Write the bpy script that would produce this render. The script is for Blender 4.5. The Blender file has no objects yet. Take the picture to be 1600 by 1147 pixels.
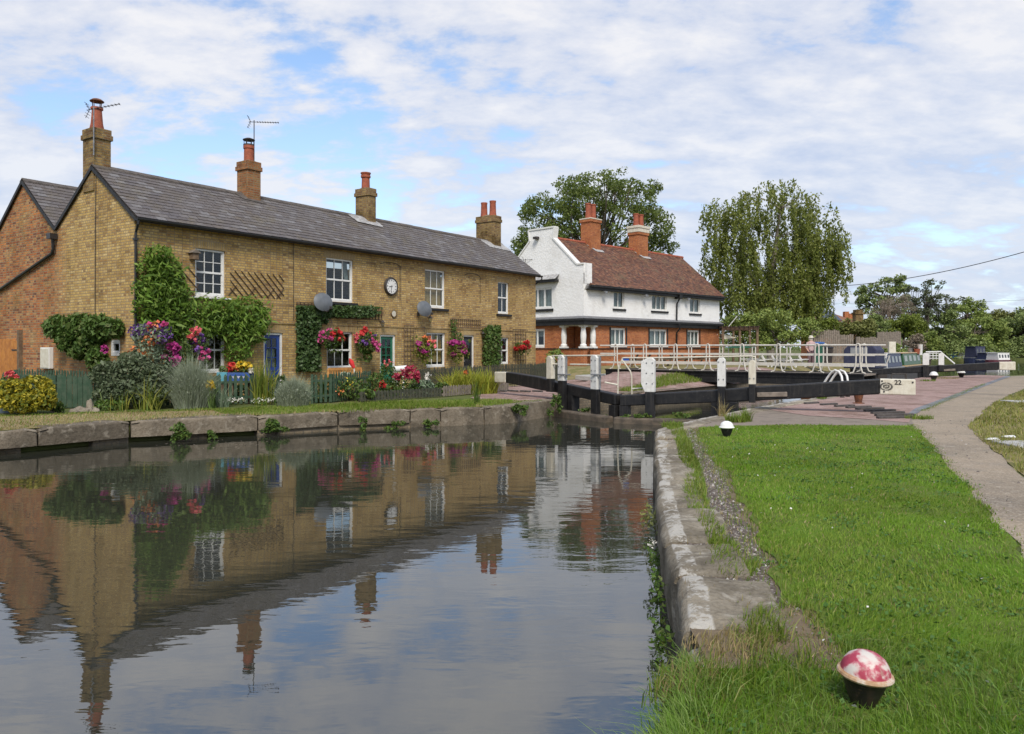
import bpy, bmesh, math, random
import numpy as np
from mathutils import Vector, Matrix, noise
R = math.radians
rng = np.random.default_rng(7); random.seed(7)
SC = bpy.context.scene
COL = SC.collection

# ------------------------------------------------------------------ camera
EYE = 1.6
F = 1200.0
cam = bpy.data.cameras.new('camera')
cam.lens = 27.0; cam.sensor_width = 36.0; cam.sensor_fit = 'HORIZONTAL'
cam.shift_y = -30.5 / 1600.0
cam.clip_start = 0.05; cam.clip_end = 6000
cob = bpy.data.objects.new('camera', cam); COL.objects.link(cob)
cob.location = (0, 0, EYE); cob.rotation_euler = (R(90), 0, 0)
SC.camera = cob

# ------------------------------------------------------------------ light
SUN_DIR = Vector((0.08, -0.85, 0.98)).normalized()       # towards the sun
SUN_EL = math.asin(SUN_DIR.z)
SUN_AZ = math.atan2(SUN_DIR.x, SUN_DIR.y)                  # clockwise from +Y
sl = bpy.data.lights.new('sun', 'SUN'); sl.energy = 2.0; sl.angle = R(20); sl.color = (1.0, 0.94, 0.85)
sob = bpy.data.objects.new('sun', sl); COL.objects.link(sob)
sob.rotation_euler = SUN_DIR.to_track_quat('Z', 'Y').to_euler()

W = bpy.data.worlds.new('World'); SC.world = W; W.use_nodes = True
def build_world():
    t = W.node_tree; N = t.nodes; L = t.links
    bg = N['Background']; bg.inputs[1].default_value = 0.1
    sky = N.new('ShaderNodeTexSky'); sky.sky_type = 'NISHITA'; sky.sun_disc = False
    sky.sun_elevation = SUN_EL; sky.sun_rotation = SUN_AZ
    sky.air_density = 1.0; sky.dust_density = 0.6; sky.ozone_density = 2.2
    tc = N.new('ShaderNodeTexCoord'); sp = N.new('ShaderNodeSeparateXYZ'); L.new(tc.outputs['Generated'], sp.inputs[0])
    def math_(op, a, b=None, clamp=False):
        n = N.new('ShaderNodeMath'); n.operation = op; n.use_clamp = clamp
        for i, v in enumerate((a, b)):
            if v is None: continue
            if isinstance(v, (int, float)): n.inputs[i].default_value = v
            else: L.new(v, n.inputs[i])
        return n.outputs[0]
    zz = math_('MAXIMUM', sp.outputs[2], 0.0)
    den = math_('ADD', zz, 0.27)
    u = math_('DIVIDE', sp.outputs[0], den); v = math_('DIVIDE', sp.outputs[1], den)
    cb = N.new('ShaderNodeCombineXYZ'); L.new(u, cb.inputs[0]); L.new(v, cb.inputs[1])
    def nz(scale, detail, rough, loc, sc=(1, 1, 1), dist=0.0):
        mp = N.new('ShaderNodeMapping'); L.new(cb.outputs[0], mp.inputs[0]); mp.inputs['Location'].default_value = loc
        mp.inputs['Scale'].default_value = sc
        n = N.new('ShaderNodeTexNoise'); L.new(mp.outputs[0], n.inputs['Vector'])
        n.inputs['Scale'].default_value = scale; n.inputs['Detail'].default_value = detail
        n.inputs['Roughness'].default_value = rough; n.inputs['Distortion'].default_value = dist
        return n.outputs['Fac']
    big = nz(0.95, 4, 0.5, (3.1, 1.7, 0))
    mid = nz(4.2, 8, 0.6, (0.4, 5.2, 0), (0.85, 1.15, 1), 0.15)
    fin = nz(9.5, 6, 0.6, (2.4, 0.2, 0), (0.8, 1.2, 1), 0.1)
    s = math_('ADD', math_('MULTIPLY', big, 0.75), math_('MULTIPLY', mid, 0.85))
    s = math_('ADD', s, math_('MULTIPLY', fin, 0.36))
    hi = N.new('ShaderNodeMapRange'); L.new(zz, hi.inputs[0]); hi.inputs[1].default_value = 0.40; hi.inputs[2].default_value = 0.62; hi.inputs[3].default_value = 0.0; hi.inputs[4].default_value = -0.17
    s = math_('ADD', s, hi.outputs[0])
    mr = N.new('ShaderNodeMapRange'); mr.interpolation_type = 'SMOOTHSTEP'
    L.new(s, mr.inputs[0]); mr.inputs[1].default_value = 0.775; mr.inputs[2].default_value = 0.95
    mask = math_('MULTIPLY', mr.outputs[0], 0.93)
    # cloud shade varies with thickness
    mr2 = N.new('ShaderNodeMapRange'); L.new(math_('ADD', mid, math_('MULTIPLY', fin, 0.5)), mr2.inputs[0])
    mr2.inputs[1].default_value = 0.60; mr2.inputs[2].default_value = 0.90
    cr = N.new('ShaderNodeValToRGB'); L.new(mr2.outputs[0], cr.inputs[0])
    cr.color_ramp.elements[0].color = (3.25, 3.65, 4.6, 1); cr.color_ramp.elements[1].color = (5.15, 5.1, 5.2, 1)
    mx = N.new('ShaderNodeMix'); mx.data_type = 'RGBA'; L.new(mask, mx.inputs[0])
    gn = N.new('ShaderNodeMix'); gn.data_type = 'RGBA'; gn.blend_type = 'MULTIPLY'; gn.inputs[0].default_value = 1.0; L.new(sky.outputs[0], gn.inputs[6]); gn.inputs[7].default_value = (1.25, 1.25, 1.25, 1); L.new(gn.outputs[2], mx.inputs[6]); L.new(cr.outputs[0], mx.inputs[7])
    # pale veil of thin cloud low down
    hz = N.new('ShaderNodeMapRange'); L.new(zz, hz.inputs[0]); hz.inputs[1].default_value = 0.0; hz.inputs[2].default_value = 0.35
    hz.inputs[3].default_value = 0.5; hz.inputs[4].default_value = 0.0
    m2 = N.new('ShaderNodeMix'); m2.data_type = 'RGBA'; L.new(hz.outputs[0], m2.inputs[0])
    L.new(mx.outputs[2], m2.inputs[6]); m2.inputs[7].default_value = (3.2, 3.85, 4.9, 1)
    L.new(m2.outputs[2], bg.inputs[0])
build_world()
SC.view_settings.view_transform = 'Standard'
SC.view_settings.look = 'None'
SC.view_settings.exposure = 0.85
SC.view_settings.gamma = 1.0
SC.cycles.max_bounces = 6; SC.cycles.diffuse_bounces = 3; SC.cycles.glossy_bounces = 3; SC.cycles.transparent_max_bounces = 8
SC.cycles.caustics_reflective = False; SC.cycles.caustics_refractive = False
SC.cycles.use_denoising = True
# ------------------------------------------------------------------ measuring helpers (rays of the survey photograph met with real planes)
def gnd(px, py, z=0.0):
    Y = (EYE - z) * F / (py - 543.0)
    return Vector(((px - 800) / F * Y, Y, z))
def at(px, py, Y):
    return Vector(((px - 800) / F * Y, Y, EYE + (543 - py) * Y / F))
class Face:
    """vertical building frame: s along the front, t into the building, z up"""
    def __init__(s, x, y, ang):
        s.p = (x, y); s.a = ang; s.u = (math.cos(ang), math.sin(ang)); s.v = (-math.sin(ang), math.cos(ang))
    def front(s, px, py, t=0.0):
        k = (px - 800) / F
        bx = s.p[0] + t * s.v[0]; by = s.p[1] + t * s.v[1]
        q = (k * by - bx) / (s.u[0] - k * s.u[1])
        return q, EYE + (543 - py) * (by + q * s.u[1]) / F
    def side(s, px, py, q=0.0):
        k = (px - 800) / F
        bx = s.p[0] + q * s.u[0]; by = s.p[1] + q * s.u[1]
        t = (k * by - bx) / (s.v[0] - k * s.v[1])
        return t, EYE + (543 - py) * (by + t * s.v[1]) / F
    def world(s, q, t, z):
        return Vector((s.p[0] + q * s.u[0] + t * s.v[0], s.p[1] + q * s.u[1] + t * s.v[1], z))
COT = Face(-10.47, 21.3, math.atan2(0.823, 0.568))
PUB = Face(4.2, 45.0, math.atan2(0.7086, 0.7056))

# ------------------------------------------------------------------ object helpers
def tag(o, label=None, cat=None, group=None, kind=None):
    if label: o['label'] = label
    if cat: o['category'] = cat
    if group: o['group'] = group
    if kind: o['kind'] = kind
    return o
def empty(name, loc, label, cat, group=None, rz=0.0):
    o = bpy.data.objects.new(name, None); COL.objects.link(o)
    o.location = loc; o.rotation_euler = (0, 0, rz); o.empty_display_size = 0.2
    o['inv'] = 1
    return tag(o, label, cat, group)
def link(name, me, mat=None, parent=None, local=False):
    o = bpy.data.objects.new(name, me); COL.objects.link(o)
    if mat is not None:
        for m in (mat if isinstance(mat, (list, tuple)) else [mat]): me.materials.append(m)
    if parent is not None:
        o.parent = parent
        if not local:
            # verts are in world space
            root = parent
            M_ = Matrix.Identity(4); chain = []
            while root is not None:
                chain.append(root); root = root.parent
            for r in reversed(chain):
                M_ = M_ @ r.matrix_parent_inverse @ Matrix.LocRotScale(r.location, r.rotation_euler, r.scale)
            o.matrix_parent_inverse = M_.inverted()
    return o
class MB:
    def __init__(s): s.v = []; s.f = []; s.mi = []
    def add(s, vs, fs, mi=0):
        o = len(s.v); s.v += [tuple(v) for v in vs]; s.f += [tuple(i + o for i in f) for f in fs]; s.mi += [mi] * len(fs); return s
    def hexa(s, p, mi=0):
        return s.add(p, [(0, 3, 2, 1), (4, 5, 6, 7), (0, 1, 5, 4), (1, 2, 6, 5), (2, 3, 7, 6), (3, 0, 4, 7)], mi)
    def box(s, x0, x1, y0, y1, z0, z1, mi=0):
        return s.hexa([(x0, y0, z0), (x1, y0, z0), (x1, y1, z0), (x0, y1, z0), (x0, y0, z1), (x1, y0, z1), (x1, y1, z1), (x0, y1, z1)], mi)
    def bar(s, p, q, w, h, up=(0, 0, 1), w2=None, h2=None, mi=0):
        p = Vector(p); q = Vector(q); d = (q - p).normalized(); a = d.cross(Vector(up))
        if a.length < 1e-5: a = d.cross(Vector((1, 0, 0)))
        a.normalize(); b = a.cross(d)
        w2 = w if w2 is None else w2; h2 = h if h2 is None else h2
        P = []
        for c, ww, hh in ((p, w, h), (q, w2, h2)):
            P += [c - a * ww / 2 - b * hh / 2, c + a * ww / 2 - b * hh / 2, c + a * ww / 2 + b * hh / 2, c - a * ww / 2 + b * hh / 2]
        return s.hexa(P, mi)
    def tube(s, pts, r, n=8, mi=0, cap=True):
        pts = [Vector(p) for p in pts]; k = len(pts); o = len(s.v)
        prev = None
        for i, p in enumerate(pts):
            d = (pts[min(i + 1, k - 1)] - pts[max(i - 1, 0)]).normalized()
            a = prev if prev is not None else d.orthogonal()
            a = (a - d * a.dot(d)); a = a.normalized() if a.length > 1e-6 else d.orthogonal().normalized(); prev = a
            b = d.cross(a); rr = r[i] if isinstance(r, (list, tuple)) else r
            for j in range(n):
                t = 2 * math.pi * j / n
                s.v.append(tuple(p + a * (math.cos(t) * rr) + b * (math.sin(t) * rr)))
        for i in range(k - 1):
            for j in range(n):
                s.f.append((o + i * n + j, o + i * n + (j + 1) % n, o + (i + 1) * n + (j + 1) % n, o + (i + 1) * n + j)); s.mi.append(mi)
        if cap:
            s.f.append(tuple(o + j for j in range(n))[::-1]); s.f.append(tuple(o + (k - 1) * n + j for j in range(n))); s.mi += [mi, mi]
        return s
    def lathe(s, prof, c=(0, 0, 0), n=20, mi=0, M=None, sq=False):
        o = len(s.v); k = len(prof); M = M or Matrix.Identity(3); c = Vector(c)
        for r, z in prof:
            for j in range(n):
                t = 2 * math.pi * (j + (0.5 if sq else 0)) / n
                s.v.append(tuple(c + M @ Vector((r * math.cos(t), r * math.sin(t), z))))
        for i in range(k - 1):
            for j in range(n):
                s.f.append((o + i * n + j, o + i * n + (j + 1) % n, o + (i + 1) * n + (j + 1) % n, o + (i + 1) * n + j)); s.mi.append(mi)
        s.f.append(tuple(o + j for j in range(n))[::-1]); s.f.append(tuple(o + (k - 1) * n + j for j in range(n))); s.mi += [mi, mi]
        return s
    def prism(s, poly, off, mi=0):
        n = len(poly); off = Vector(off)
        vs = [Vector(p) for p in poly] + [Vector(p) + off for p in poly]
        fs = [tuple(range(n))[::-1], tuple(range(n, 2 * n))] + [(i, (i + 1) % n, n + (i + 1) % n, n + i) for i in range(n)]
        return s.add(vs, fs, mi)
    def build(s, name, mat, parent=None, local=False, smooth=False, bevel=0.0, recalc=True, ang=40):
        me = bpy.data.meshes.new(name); me.from_pydata(s.v, [], s.f)
        me.polygons.foreach_set('material_index', s.mi)
        if recalc:
            bm = bmesh.new(); bm.from_mesh(me); bmesh.ops.recalc_face_normals(bm, faces=bm.faces); bm.to_mesh(me); bm.free()
        me.update()
        if smooth:
            me.shade_smooth(); me.set_sharp_from_angle(angle=R(ang))
        o = link(name, me, mat, parent, local)
        if bevel:
            md = o.modifiers.new('bevel', 'BEVEL'); md.width = bevel; md.segments = 2; md.limit_method = 'ANGLE'
        return o

def fast_mesh(name, V, Q, mat, parent=None, tri=False):
    """V (n,3), Q (m,k) index arrays -> mesh object in world coordinates"""
    me = bpy.data.meshes.new(name); k = Q.shape[1]
    me.vertices.add(len(V)); me.vertices.foreach_set('co', np.ascontiguousarray(V, np.float32).ravel())
    me.loops.add(Q.size); me.loops.foreach_set('vertex_index', np.ascontiguousarray(Q, np.int32).ravel())
    me.polygons.add(len(Q)); me.polygons.foreach_set('loop_start', np.arange(0, Q.size, k, dtype=np.int32))
    me.update(calc_edges=True); me.validate()
    return link(name, me, mat, parent)
def norm(a): return a / np.maximum(np.linalg.norm(a, axis=1, keepdims=True), 1e-9)
def leaves(name, P, size, mat, parent=None, bias=(0, -0.15, 0.55), asp=0.5, sd=0.3, tip=None, fold=0.12):
    P = np.asarray(P, float); n = len(P)
    nr = norm(rng.normal(size=(n, 3)) * 0.8 + np.array(bias))
    t = rng.normal(size=(n, 3)) + (np.array(tip) if tip is not None else 0)
    t = norm(t - nr * (t * nr).sum(1, keepdims=True)); b = np.cross(nr, t)
    s = (size * np.clip(1 + sd * rng.normal(size=n), 0.4, 2))[:, None]
    base = P - t * s * 0.5; mid = P + nr * s * fold
    V = np.stack([base, mid + b * s * asp * 0.5, P + t * s * 0.5, mid - b * s * asp * 0.5], 1).reshape(-1, 3)
    return fast_mesh(name, V, np.arange(4 * n).reshape(n, 4), mat, parent)
def blades(name, P, h, w, mat, parent=None, lean=0.5, sd=0.3, dirs=None, curl=0.6):
    """grass blades: 5 verts each (a quad and a triangle stored as two quads)"""
    P = np.asarray(P, float); n = len(P)
    h = (h * np.clip(1 + sd * rng.normal(size=n), 0.35, 2.2))[:, None] if np.isscalar(h) else (np.asarray(h) * np.clip(1 + sd * rng.normal(size=n), 0.35, 2.2))[:, None]
    w = (np.full(n, w) if np.isscalar(w) else np.asarray(w))[:, None]
    a = rng.uniform(0, 2 * np.pi, n)
    d = np.stack([np.cos(a), np.sin(a), np.zeros(n)], 1)
    if dirs is not None: d = norm(d * 0.6 + dirs)
    ln = (lean * np.abs(rng.normal(size=n)) * 0.9)[:, None]
    b = np.stack([-d[:, 1], d[:, 0], np.zeros(n)], 1); 
    # turn blade width at random round its stalk
    c = rng.uniform(0, 2 * np.pi, n)[:, None]; b = b * np.cos(c) + d * np.sin(c)
    up = np.array([[0, 0, 1.0]])
    m = P + up * h * 0.55 + d * h * ln * 0.35
    tp = P + up * h * (1 - 0.35 * np.minimum(ln, 1.5) * curl) + d * h * ln
    V = np.stack([P - b * w / 2, P + b * w / 2, m + b * w * 0.42, m - b * w * 0.42, tp + b * w * .06, tp - b * w * .06], 1).reshape(-1, 3)
    i = np.arange(n)[:, None] * 6
    Q = np.concatenate([i + np.array([[0, 1, 2, 3]]), i + np.array([[3, 2, 4, 5]])], 1).reshape(-1, 4)
    return fast_mesh(name, V, Q, mat, parent)
def inpoly(x, y, poly):
    p = np.asarray(poly, float); c = np.zeros(len(x), bool); j = len(p) - 1
    for i in range(len(p)):
        xi, yi = p[i][:2]; xj, yj = p[j][:2]
        k = ((yi > y) != (yj > y)) & (x < (xj - xi) * (y - yi) / (yj - yi + 1e-12) + xi); c ^= k; j = i
    return c
def scatter(poly, dens, y0=None, y1=None, excl=()):
    p = np.asarray([q[:2] for q in poly]); lo = p.min(0); hi = p.max(0)
    if y0 is not None: lo[1] = max(lo[1], y0)
    if y1 is not None: hi[1] = min(hi[1], y1)
    if hi[1] <= lo[1]: return np.zeros((0, 3))
    n = int((hi[0] - lo[0]) * (hi[1] - lo[1]) * dens)
    x = rng.uniform(lo[0], hi[0], n); y = rng.uniform(lo[1], hi[1], n); k = inpoly(x, y, p)
    for e in excl: k &= ~inpoly(x, y, e)
    return np.stack([x[k], y[k], np.zeros(k.sum())], 1)
def wob(poly, step=0.3, amp=0.06, closed=True, seed=0):
    out = []; n = len(poly)
    for i in range(n if closed else n - 1):
        a = Vector(poly[i][:2]); b = Vector(poly[(i + 1) % n][:2]); L = (b - a).length; k = max(1, min(80, int(L / step)))
        for j in range(k):
            p = a.lerp(b, j / k)
            q = noise.noise_vector(Vector((p.x * 1.7 + seed, p.y * 1.7, 3.3 + seed))) + noise.noise_vector(Vector((p.x * 5 + seed, p.y * 5, 1.3))) * .5
            out.append((p.x + q.x * amp, p.y + q.y * amp))
    return out
def sheet(name, poly, z, mat, kind='structure', label=None, cat=None):
    me = bpy.data.meshes.new(name); bm = bmesh.new()
    vs = [bm.verts.new((p[0], p[1], z)) for p in poly]; f = bm.faces.new(vs); f.normal_update()
    if f.normal.z < 0: f.normal_flip()
    bmesh.ops.triangulate(bm, faces=[f]); bm.to_mesh(me); bm.free()
    o = link(name, me, mat)
    return tag(o, label, cat, kind=kind)
def ell(c, r, n, shell=0.55):
    """n points in an ellipsoid, pushed towards its shell"""
    d = norm(rng.normal(size=(n, 3))); q = rng.uniform(shell, 1, n)[:, None] ** 0.7
    return np.array(c)[None] + d * q * np.array(r)[None]
def blob(px, py, rx, ry, Y, n, ry_d=None, shell=0.5):
    c = at(px, py, Y); k = Y / F
    return ell(c, (rx * k, (ry_d if ry_d else rx * k * .8), ry * k), n, shell)

# ------------------------------------------------------------------ materials
class G:
    def __init__(s, name):
        s.m = bpy.data.materials.new(name); s.m.use_nodes = True; s.t = s.m.node_tree; s.b = s.t.nodes['Principled BSDF']; s.out = s.t.nodes['Material Output']
    def n(s, typ, props=None, ins=None):
        x = s.t.nodes.new('ShaderNode' + typ)
        for k, v in (props or {}).items(): setattr(x, k, v)
        for k, v in (ins or {}).items(): s.set(x.inputs[k], v)
        return x
    def set(s, i, v):
        if hasattr(v, 'is_output'): s.t.links.new(v, i)
        else:
            if i.type == 'RGBA' and len(v) == 3: v = (*v, 1)
            i.default_value = v
    def co(s, k='Object'): return s.n('TexCoord').outputs[k]
    def noise(s, vec, scale, detail=5, rough=.55, dist=0):
        return s.n('TexNoise', None, {'Vector': vec, 'Scale': scale, 'Detail': detail, 'Roughness': rough, 'Distortion': dist}).outputs['Fac']
    def ramp(s, fac, els, interp='LINEAR'):
        r = s.n('ValToRGB', None, {0: fac}); e = r.color_ramp.elements; r.color_ramp.interpolation = interp
        e[0].position = els[0][0]; e[0].color = (*els[0][1], 1)
        e[1].position = els[-1][0]; e[1].color = (*els[-1][1], 1)
        for p, c in els[1:-1]:
            k = e.new(p); k.color = (*c, 1)
        return r.outputs[0]
    def mix(s, f, a, b, bl='MIX'):
        x = s.n('Mix', {'data_type': 'RGBA', 'blend_type': bl}, {0: f, 6: a, 7: b}); return x.outputs[2]
    def math(s, op, a, b=0.0, clamp=False): return s.n('Math', {'operation': op, 'use_clamp': clamp}, {0: a, 1: b}).outputs[0]
    def rng(s, v, a, b, c=0.0, d=1.0, smooth=True):
        return s.n('MapRange', {'interpolation_type': 'SMOOTHSTEP' if smooth else 'LINEAR'}, {0: v, 1: a, 2: b, 3: c, 4: d}).outputs[0]
    def bump(s, h, strength, dist=0.02):
        b = s.n('Bump', None, {'Height': h, 'Strength': strength, 'Distance': dist}); s.set(s.b.inputs['Normal'], b.outputs[0])
    def fin(s, col=None, rough=.7, spec=.4, metal=0):
        if col is not None: s.set(s.b.inputs['Base Color'], col)
        s.set(s.b.inputs['Roughness'], rough); s.b.inputs['Specular IOR Level'].default_value = spec; s.b.inputs['Metallic'].default_value = metal
        return s.m
    def island(s): return s.n('NewGeometry').outputs['Random Per Island']
def simple(name, c1, c2=None, rough=.6, scale=5, bump=0, spec=.4, metal=0, detail=6, lo=.35, hi=.65):
    g = G(name)
    if c2 is None: c2 = tuple(x * .7 for x in c1)
    f = g.noise(g.co(), scale, detail, .6); col = g.mix(g.rng(f, lo, hi), c1, c2)
    if bump: g.bump(g.noise(g.co(), scale * 6, 4), bump)
    return g.fin(col, rough, spec, metal)
def foliage(name, cols, trans=.25, rough=.55, patch=None):
    g = G(name); n = len(cols)
    c = g.ramp(g.island(), [(i / (n - 1), x) for i, x in enumerate(cols)])
    if patch:
        f = g.rng(g.noise(g.co(), patch[0], 3), .4, .62); c = g.mix(f, c, g.ramp(g.island(), [(0, patch[1]), (1, patch[2])]))
    g.set(g.b.inputs['Base Color'], c); g.b.inputs['Roughness'].default_value = rough; g.b.inputs['Specular IOR Level'].default_value = .3
    tr = g.n('BsdfTranslucent', None, {'Color': c}); mx = g.n('MixShader', None, {0: trans, 1: g.b.outputs[0], 2: tr.outputs[0]})
    g.set(g.out.inputs[0], mx.outputs[0]); return g.m
def wall_uv(g):
    tc = g.n('TexCoord'); p = g.n('SeparateXYZ', None, {0: tc.outputs['Object']}); q = g.n('SeparateXYZ', None, {0: tc.outputs['Normal']})
    sel = g.math('GREATER_THAN', g.math('ABSOLUTE', q.outputs[0]), .5)
    u = g.n('Mix', {'data_type': 'FLOAT'}, {0: sel, 2: p.outputs[0], 3: p.outputs[1]}).outputs[0]
    return g.n('CombineXYZ', None, {0: u, 1: p.outputs[2]}).outputs[0], tc.outputs['Object'], p, sel
def brick(name, cols, mortar, bw=.24, bh=.08, ms=.011, stain=(.55, .5, .42), stain_amt=.5, mixin=None, bump=.5):
    g = G(name); uv, ob, sep, sel = wall_uv(g)
    bt = g.n('TexBrick', {'offset': .5, 'squash': .52, 'squash_frequency': 2}, {'Vector': uv, 'Color1': (0, 0, 0), 'Color2': (1, 1, 1), 'Mortar': (.5, .5, .5), 'Scale': 1.0, 'Mortar Size': ms, 'Mortar Smooth': .15, 'Brick Width': bw, 'Row Height': bh})
    n = len(cols); val = bt.outputs['Color']
    c = g.ramp(val, [(i / (n - 1), x) for i, x in enumerate(cols)])
    if mixin:
        mc, fn = mixin; m2 = g.ramp(val, [(i / (len(mc) - 1), x) for i, x in enumerate(mc)]); c = g.mix(fn(g, ob, sep, sel), c, m2)
    c = g.mix(g.rng(g.noise(ob, 26, 4), .35, .7), c, (.7, .7, .7), 'MULTIPLY')
    c = g.mix(bt.outputs['Fac'], c, mortar)
    st = g.math('MULTIPLY', g.rng(g.noise(ob, .9, 8, .68), .44, .66), stain_amt * 1.3)
    c = g.mix(st, c, stain, 'MULTIPLY')
    h = g.math('SUBTRACT', g.noise(ob, 40, 3), g.math('MULTIPLY', bt.outputs['Fac'], 1.2)); g.bump(h, bump, .012)
    return g.fin(c, .9, .2)
# ---- material library
GARD = None
def red_zone(g, ob, sep, sel):
    # the rear house and the foot of the gable wall are of redder brick
    a = g.math('MULTIPLY', g.rng(sep.outputs[1], 3.4, 5.0), sel)
    nz = g.noise(ob, 1.1, 5, .6)
    lowz = g.math('MULTIPLY', g.rng(sep.outputs[2], 2.2, .8), sel)
    f = g.math('MAXIMUM', a, g.math('MULTIPLY', lowz, .8))
    return g.math('MULTIPLY', f, g.rng(nz, .3, .5, .5, 1.0))
YB = [(.42, .26, .085), (.60, .41, .14), (.48, .30, .10), (.66, .48, .21), (.36, .205, .075), (.62, .42, .145), (.55, .36, .12), (.27, .165, .075)]
RB = [(.40, .13, .045), (.56, .20, .06), (.28, .09, .045), (.50, .28, .12), (.36, .11, .045), (.17, .07, .045), (.58, .22, .07), (.46, .25, .10)]
m_brick = brick('yellow stock brick', YB, (.27, .205, .125), mixin=(RB, red_zone), ms=.012)
m_brick_pale = brick('gauged brick arch', [(.40, .26, .10), (.52, .37, .16), (.46, .30, .11)], (.32, .25, .16), bw=.075, bh=.24)
m_chim = brick('weathered chimney brick', [(.24, .15, .055), (.36, .24, .09), (.19, .10, .045), (.30, .20, .08)], (.20, .16, .10), stain=(.4, .38, .3), stain_amt=.9)
m_chim_red = brick('chimney brick red', [(.32, .12, .045), (.40, .18, .07), (.24, .09, .04), (.34, .20, .08)], (.24, .18, .11), stain=(.45, .4, .32), stain_amt=.7)
m_pubbrick = brick('orange red brick', [(.46, .14, .046), (.56, .20, .065), (.36, .10, .04), (.50, .165, .054)], (.36, .19, .11), stain=(.6, .55, .5), stain_amt=.5)
def slate_mat(name, cols, lich, amt):
    g = G(name); n = len(cols); c = g.ramp(g.island(), [(i / (n - 1), x) for i, x in enumerate(cols)])
    f = g.math('MULTIPLY', g.rng(g.noise(g.co(), 1.3, 6, .65), .5, .72), amt); c = g.mix(f, c, lich)
    c = g.mix(g.rng(g.noise(g.co(), 18, 4), .3, .8), c, (.65, .65, .65), 'MULTIPLY')
    g.bump(g.noise(g.co(), 30, 4), .3, .01); return g.fin(c, .62, .35)
m_slate = slate_mat('roof slate', [(.125, .107, .098), (.145, .125, .113), (.13, .11, .097), (.165, .147, .135), (.125, .11, .107), (.14, .121, .11), (.205, .192, .185), (.13, .11, .094), (.148, .124, .105)], (.17, .14, .085), .6)
m_tile = slate_mat('clay roof tile', [(.15, .062, .04), (.24, .105, .06), (.11, .052, .038), (.30, .15, .08), (.18, .08, .048), (.085, .046, .036), (.23, .12, .075)], (.19, .135, .075), .75)
m_ridge = simple('ridge tile grey', (.12, .10, .085), (.075, .065, .055), .85, 6, .3)
m_ridge_red = simple('ridge tile red', (.38, .10, .05), (.26, .075, .045), .8, 6, .3)
def worn_paint(name, c1, c2, wear, amt, rough=.5, spec=.35, streak=True):
    g = G(name); ob = g.co(); c = g.mix(g.rng(g.noise(ob, 6, 6, .6), .35, .7), c1, c2)
    w = g.rng(g.noise(ob, 13, 9, .72, .4), .60, .66); c = g.mix(g.math('MULTIPLY', w, amt), c, wear)
    if streak:
        mp = g.n('Mapping', None, {0: ob, 'Scale': (9, 9, .9)}).outputs[0]; c = g.mix(g.math('MULTIPLY', g.rng(g.noise(mp, 1.6, 5, .6), .5, .72), .5), c, tuple(.55 * a + .45 * b for a, b in zip(wear, c1)))
    g.bump(g.math('ADD', g.noise(ob, 10, 7, .65), g.noise(g.n('Mapping', None, {0: ob, 'Scale': (3, 3, 30)}).outputs[0], 2, 4)), .25, .012); return g.fin(c, rough, spec)
m_black = worn_paint('black paint', (.008, .008, .009), (.018, .017, .016), (.085, .075, .062), .55)
m_gut = simple('black gutter', (.02, .02, .021), (.032, .03, .03), .4, 5)
m_white = simple('white gloss paint', (.72, .71, .67), (.60, .58, .53), .4, 6, .05, lo=.45, hi=.8)
m_rail = worn_paint('cream rail paint', (.60, .57, .50), (.52, .49, .42), (.30, .25, .18), .5)
m_wpost = worn_paint('white post paint', (.70, .69, .65), (.60, .585, .54), (.30, .27, .21), .6)
m_cream = worn_paint('cream weathered paint', (.64, .60, .49), (.54, .49, .38), (.28, .22, .15), .5)
m_pot = simple('terracotta pot', (.36, .10, .05), (.25, .07, .04), .8, 8, .1)
m_lead = simple('lead flashing', (.42, .41, .39), (.25, .24, .23), .7, 7, .2)
m_metal = simple('galvanised metal', (.35, .35, .35), (.22, .22, .22), .45, 9, metal=.6)
m_rust = simple('rusty iron', (.20, .075, .03), (.09, .04, .025), .85, 14, .5)
m_irond = simple('dark iron', (.03, .026, .024), (.055, .045, .038), .6, 10, .3)
m_dish = simple('grey dish', (.10, .11, .12), (.13, .14, .15), .45, 4)
def white_render():
    g = G('white roughcast'); ob = g.co(); c = g.mix(g.rng(g.noise(ob, .7, 6, .65), .45, .75), (.80, .79, .76), (.66, .64, .60))
    g.bump(g.noise(ob, 7, 6, .6), .6, .05); return g.fin(c, .85, .2)
m_render = white_render()
def pane_mat():
    g = G('window glass'); fr = g.math('ADD', g.math('MULTIPLY', g.math('POWER', g.n('LayerWeight', None, {0: .5}).outputs['Facing'], 5.0), .96), .035)
    tr = g.n('BsdfTransparent', None, {'Color': (.75, .8, .8)}); gl = g.n('BsdfGlossy', None, {'Color': (.9, .95, 1), 'Roughness': .02})
    wv = g.n('Bump', None, {'Height': g.noise(g.co(), 2.5, 2), 'Strength': .012, 'Distance': .05}); g.set(gl.inputs['Normal'], wv.outputs[0])
    f = g.math('MULTIPLY', fr, 1.0, True)
    mx = g.n('MixShader', None, {0: f, 1: tr.outputs[0], 2: gl.outputs[0]}); g.set(g.out.inputs[0], mx.outputs[0]); return g.m
m_glass = pane_mat()
m_curtain = simple('pale curtain', (.55, .54, .50), (.42, .41, .38), .9, 3)
m_blind = simple('bamboo blind', (.74, .47, .19), (.62, .37, .14), .9, 8)
m_drape = simple('dark drape', (.10, .03, .03), (.05, .02, .02), .9, 3)
m_shade = simple('painted dark shade', (.02, .02, .02), (.03, .03, .03), .9, 2)  # near-black colour standing in for shade in room, panel edge and hollow
m_bluep = simple('blue door paint', (.02, .06, .26), (.015, .045, .2), .35, 3)
m_greenp = simple('green door paint', (.02, .16, .09), (.015, .11, .06), .4, 3)
m_fence = simple('dark green stained fence', (.026, .062, .032), (.055, .085, .05), .75, 7, .2)
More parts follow.
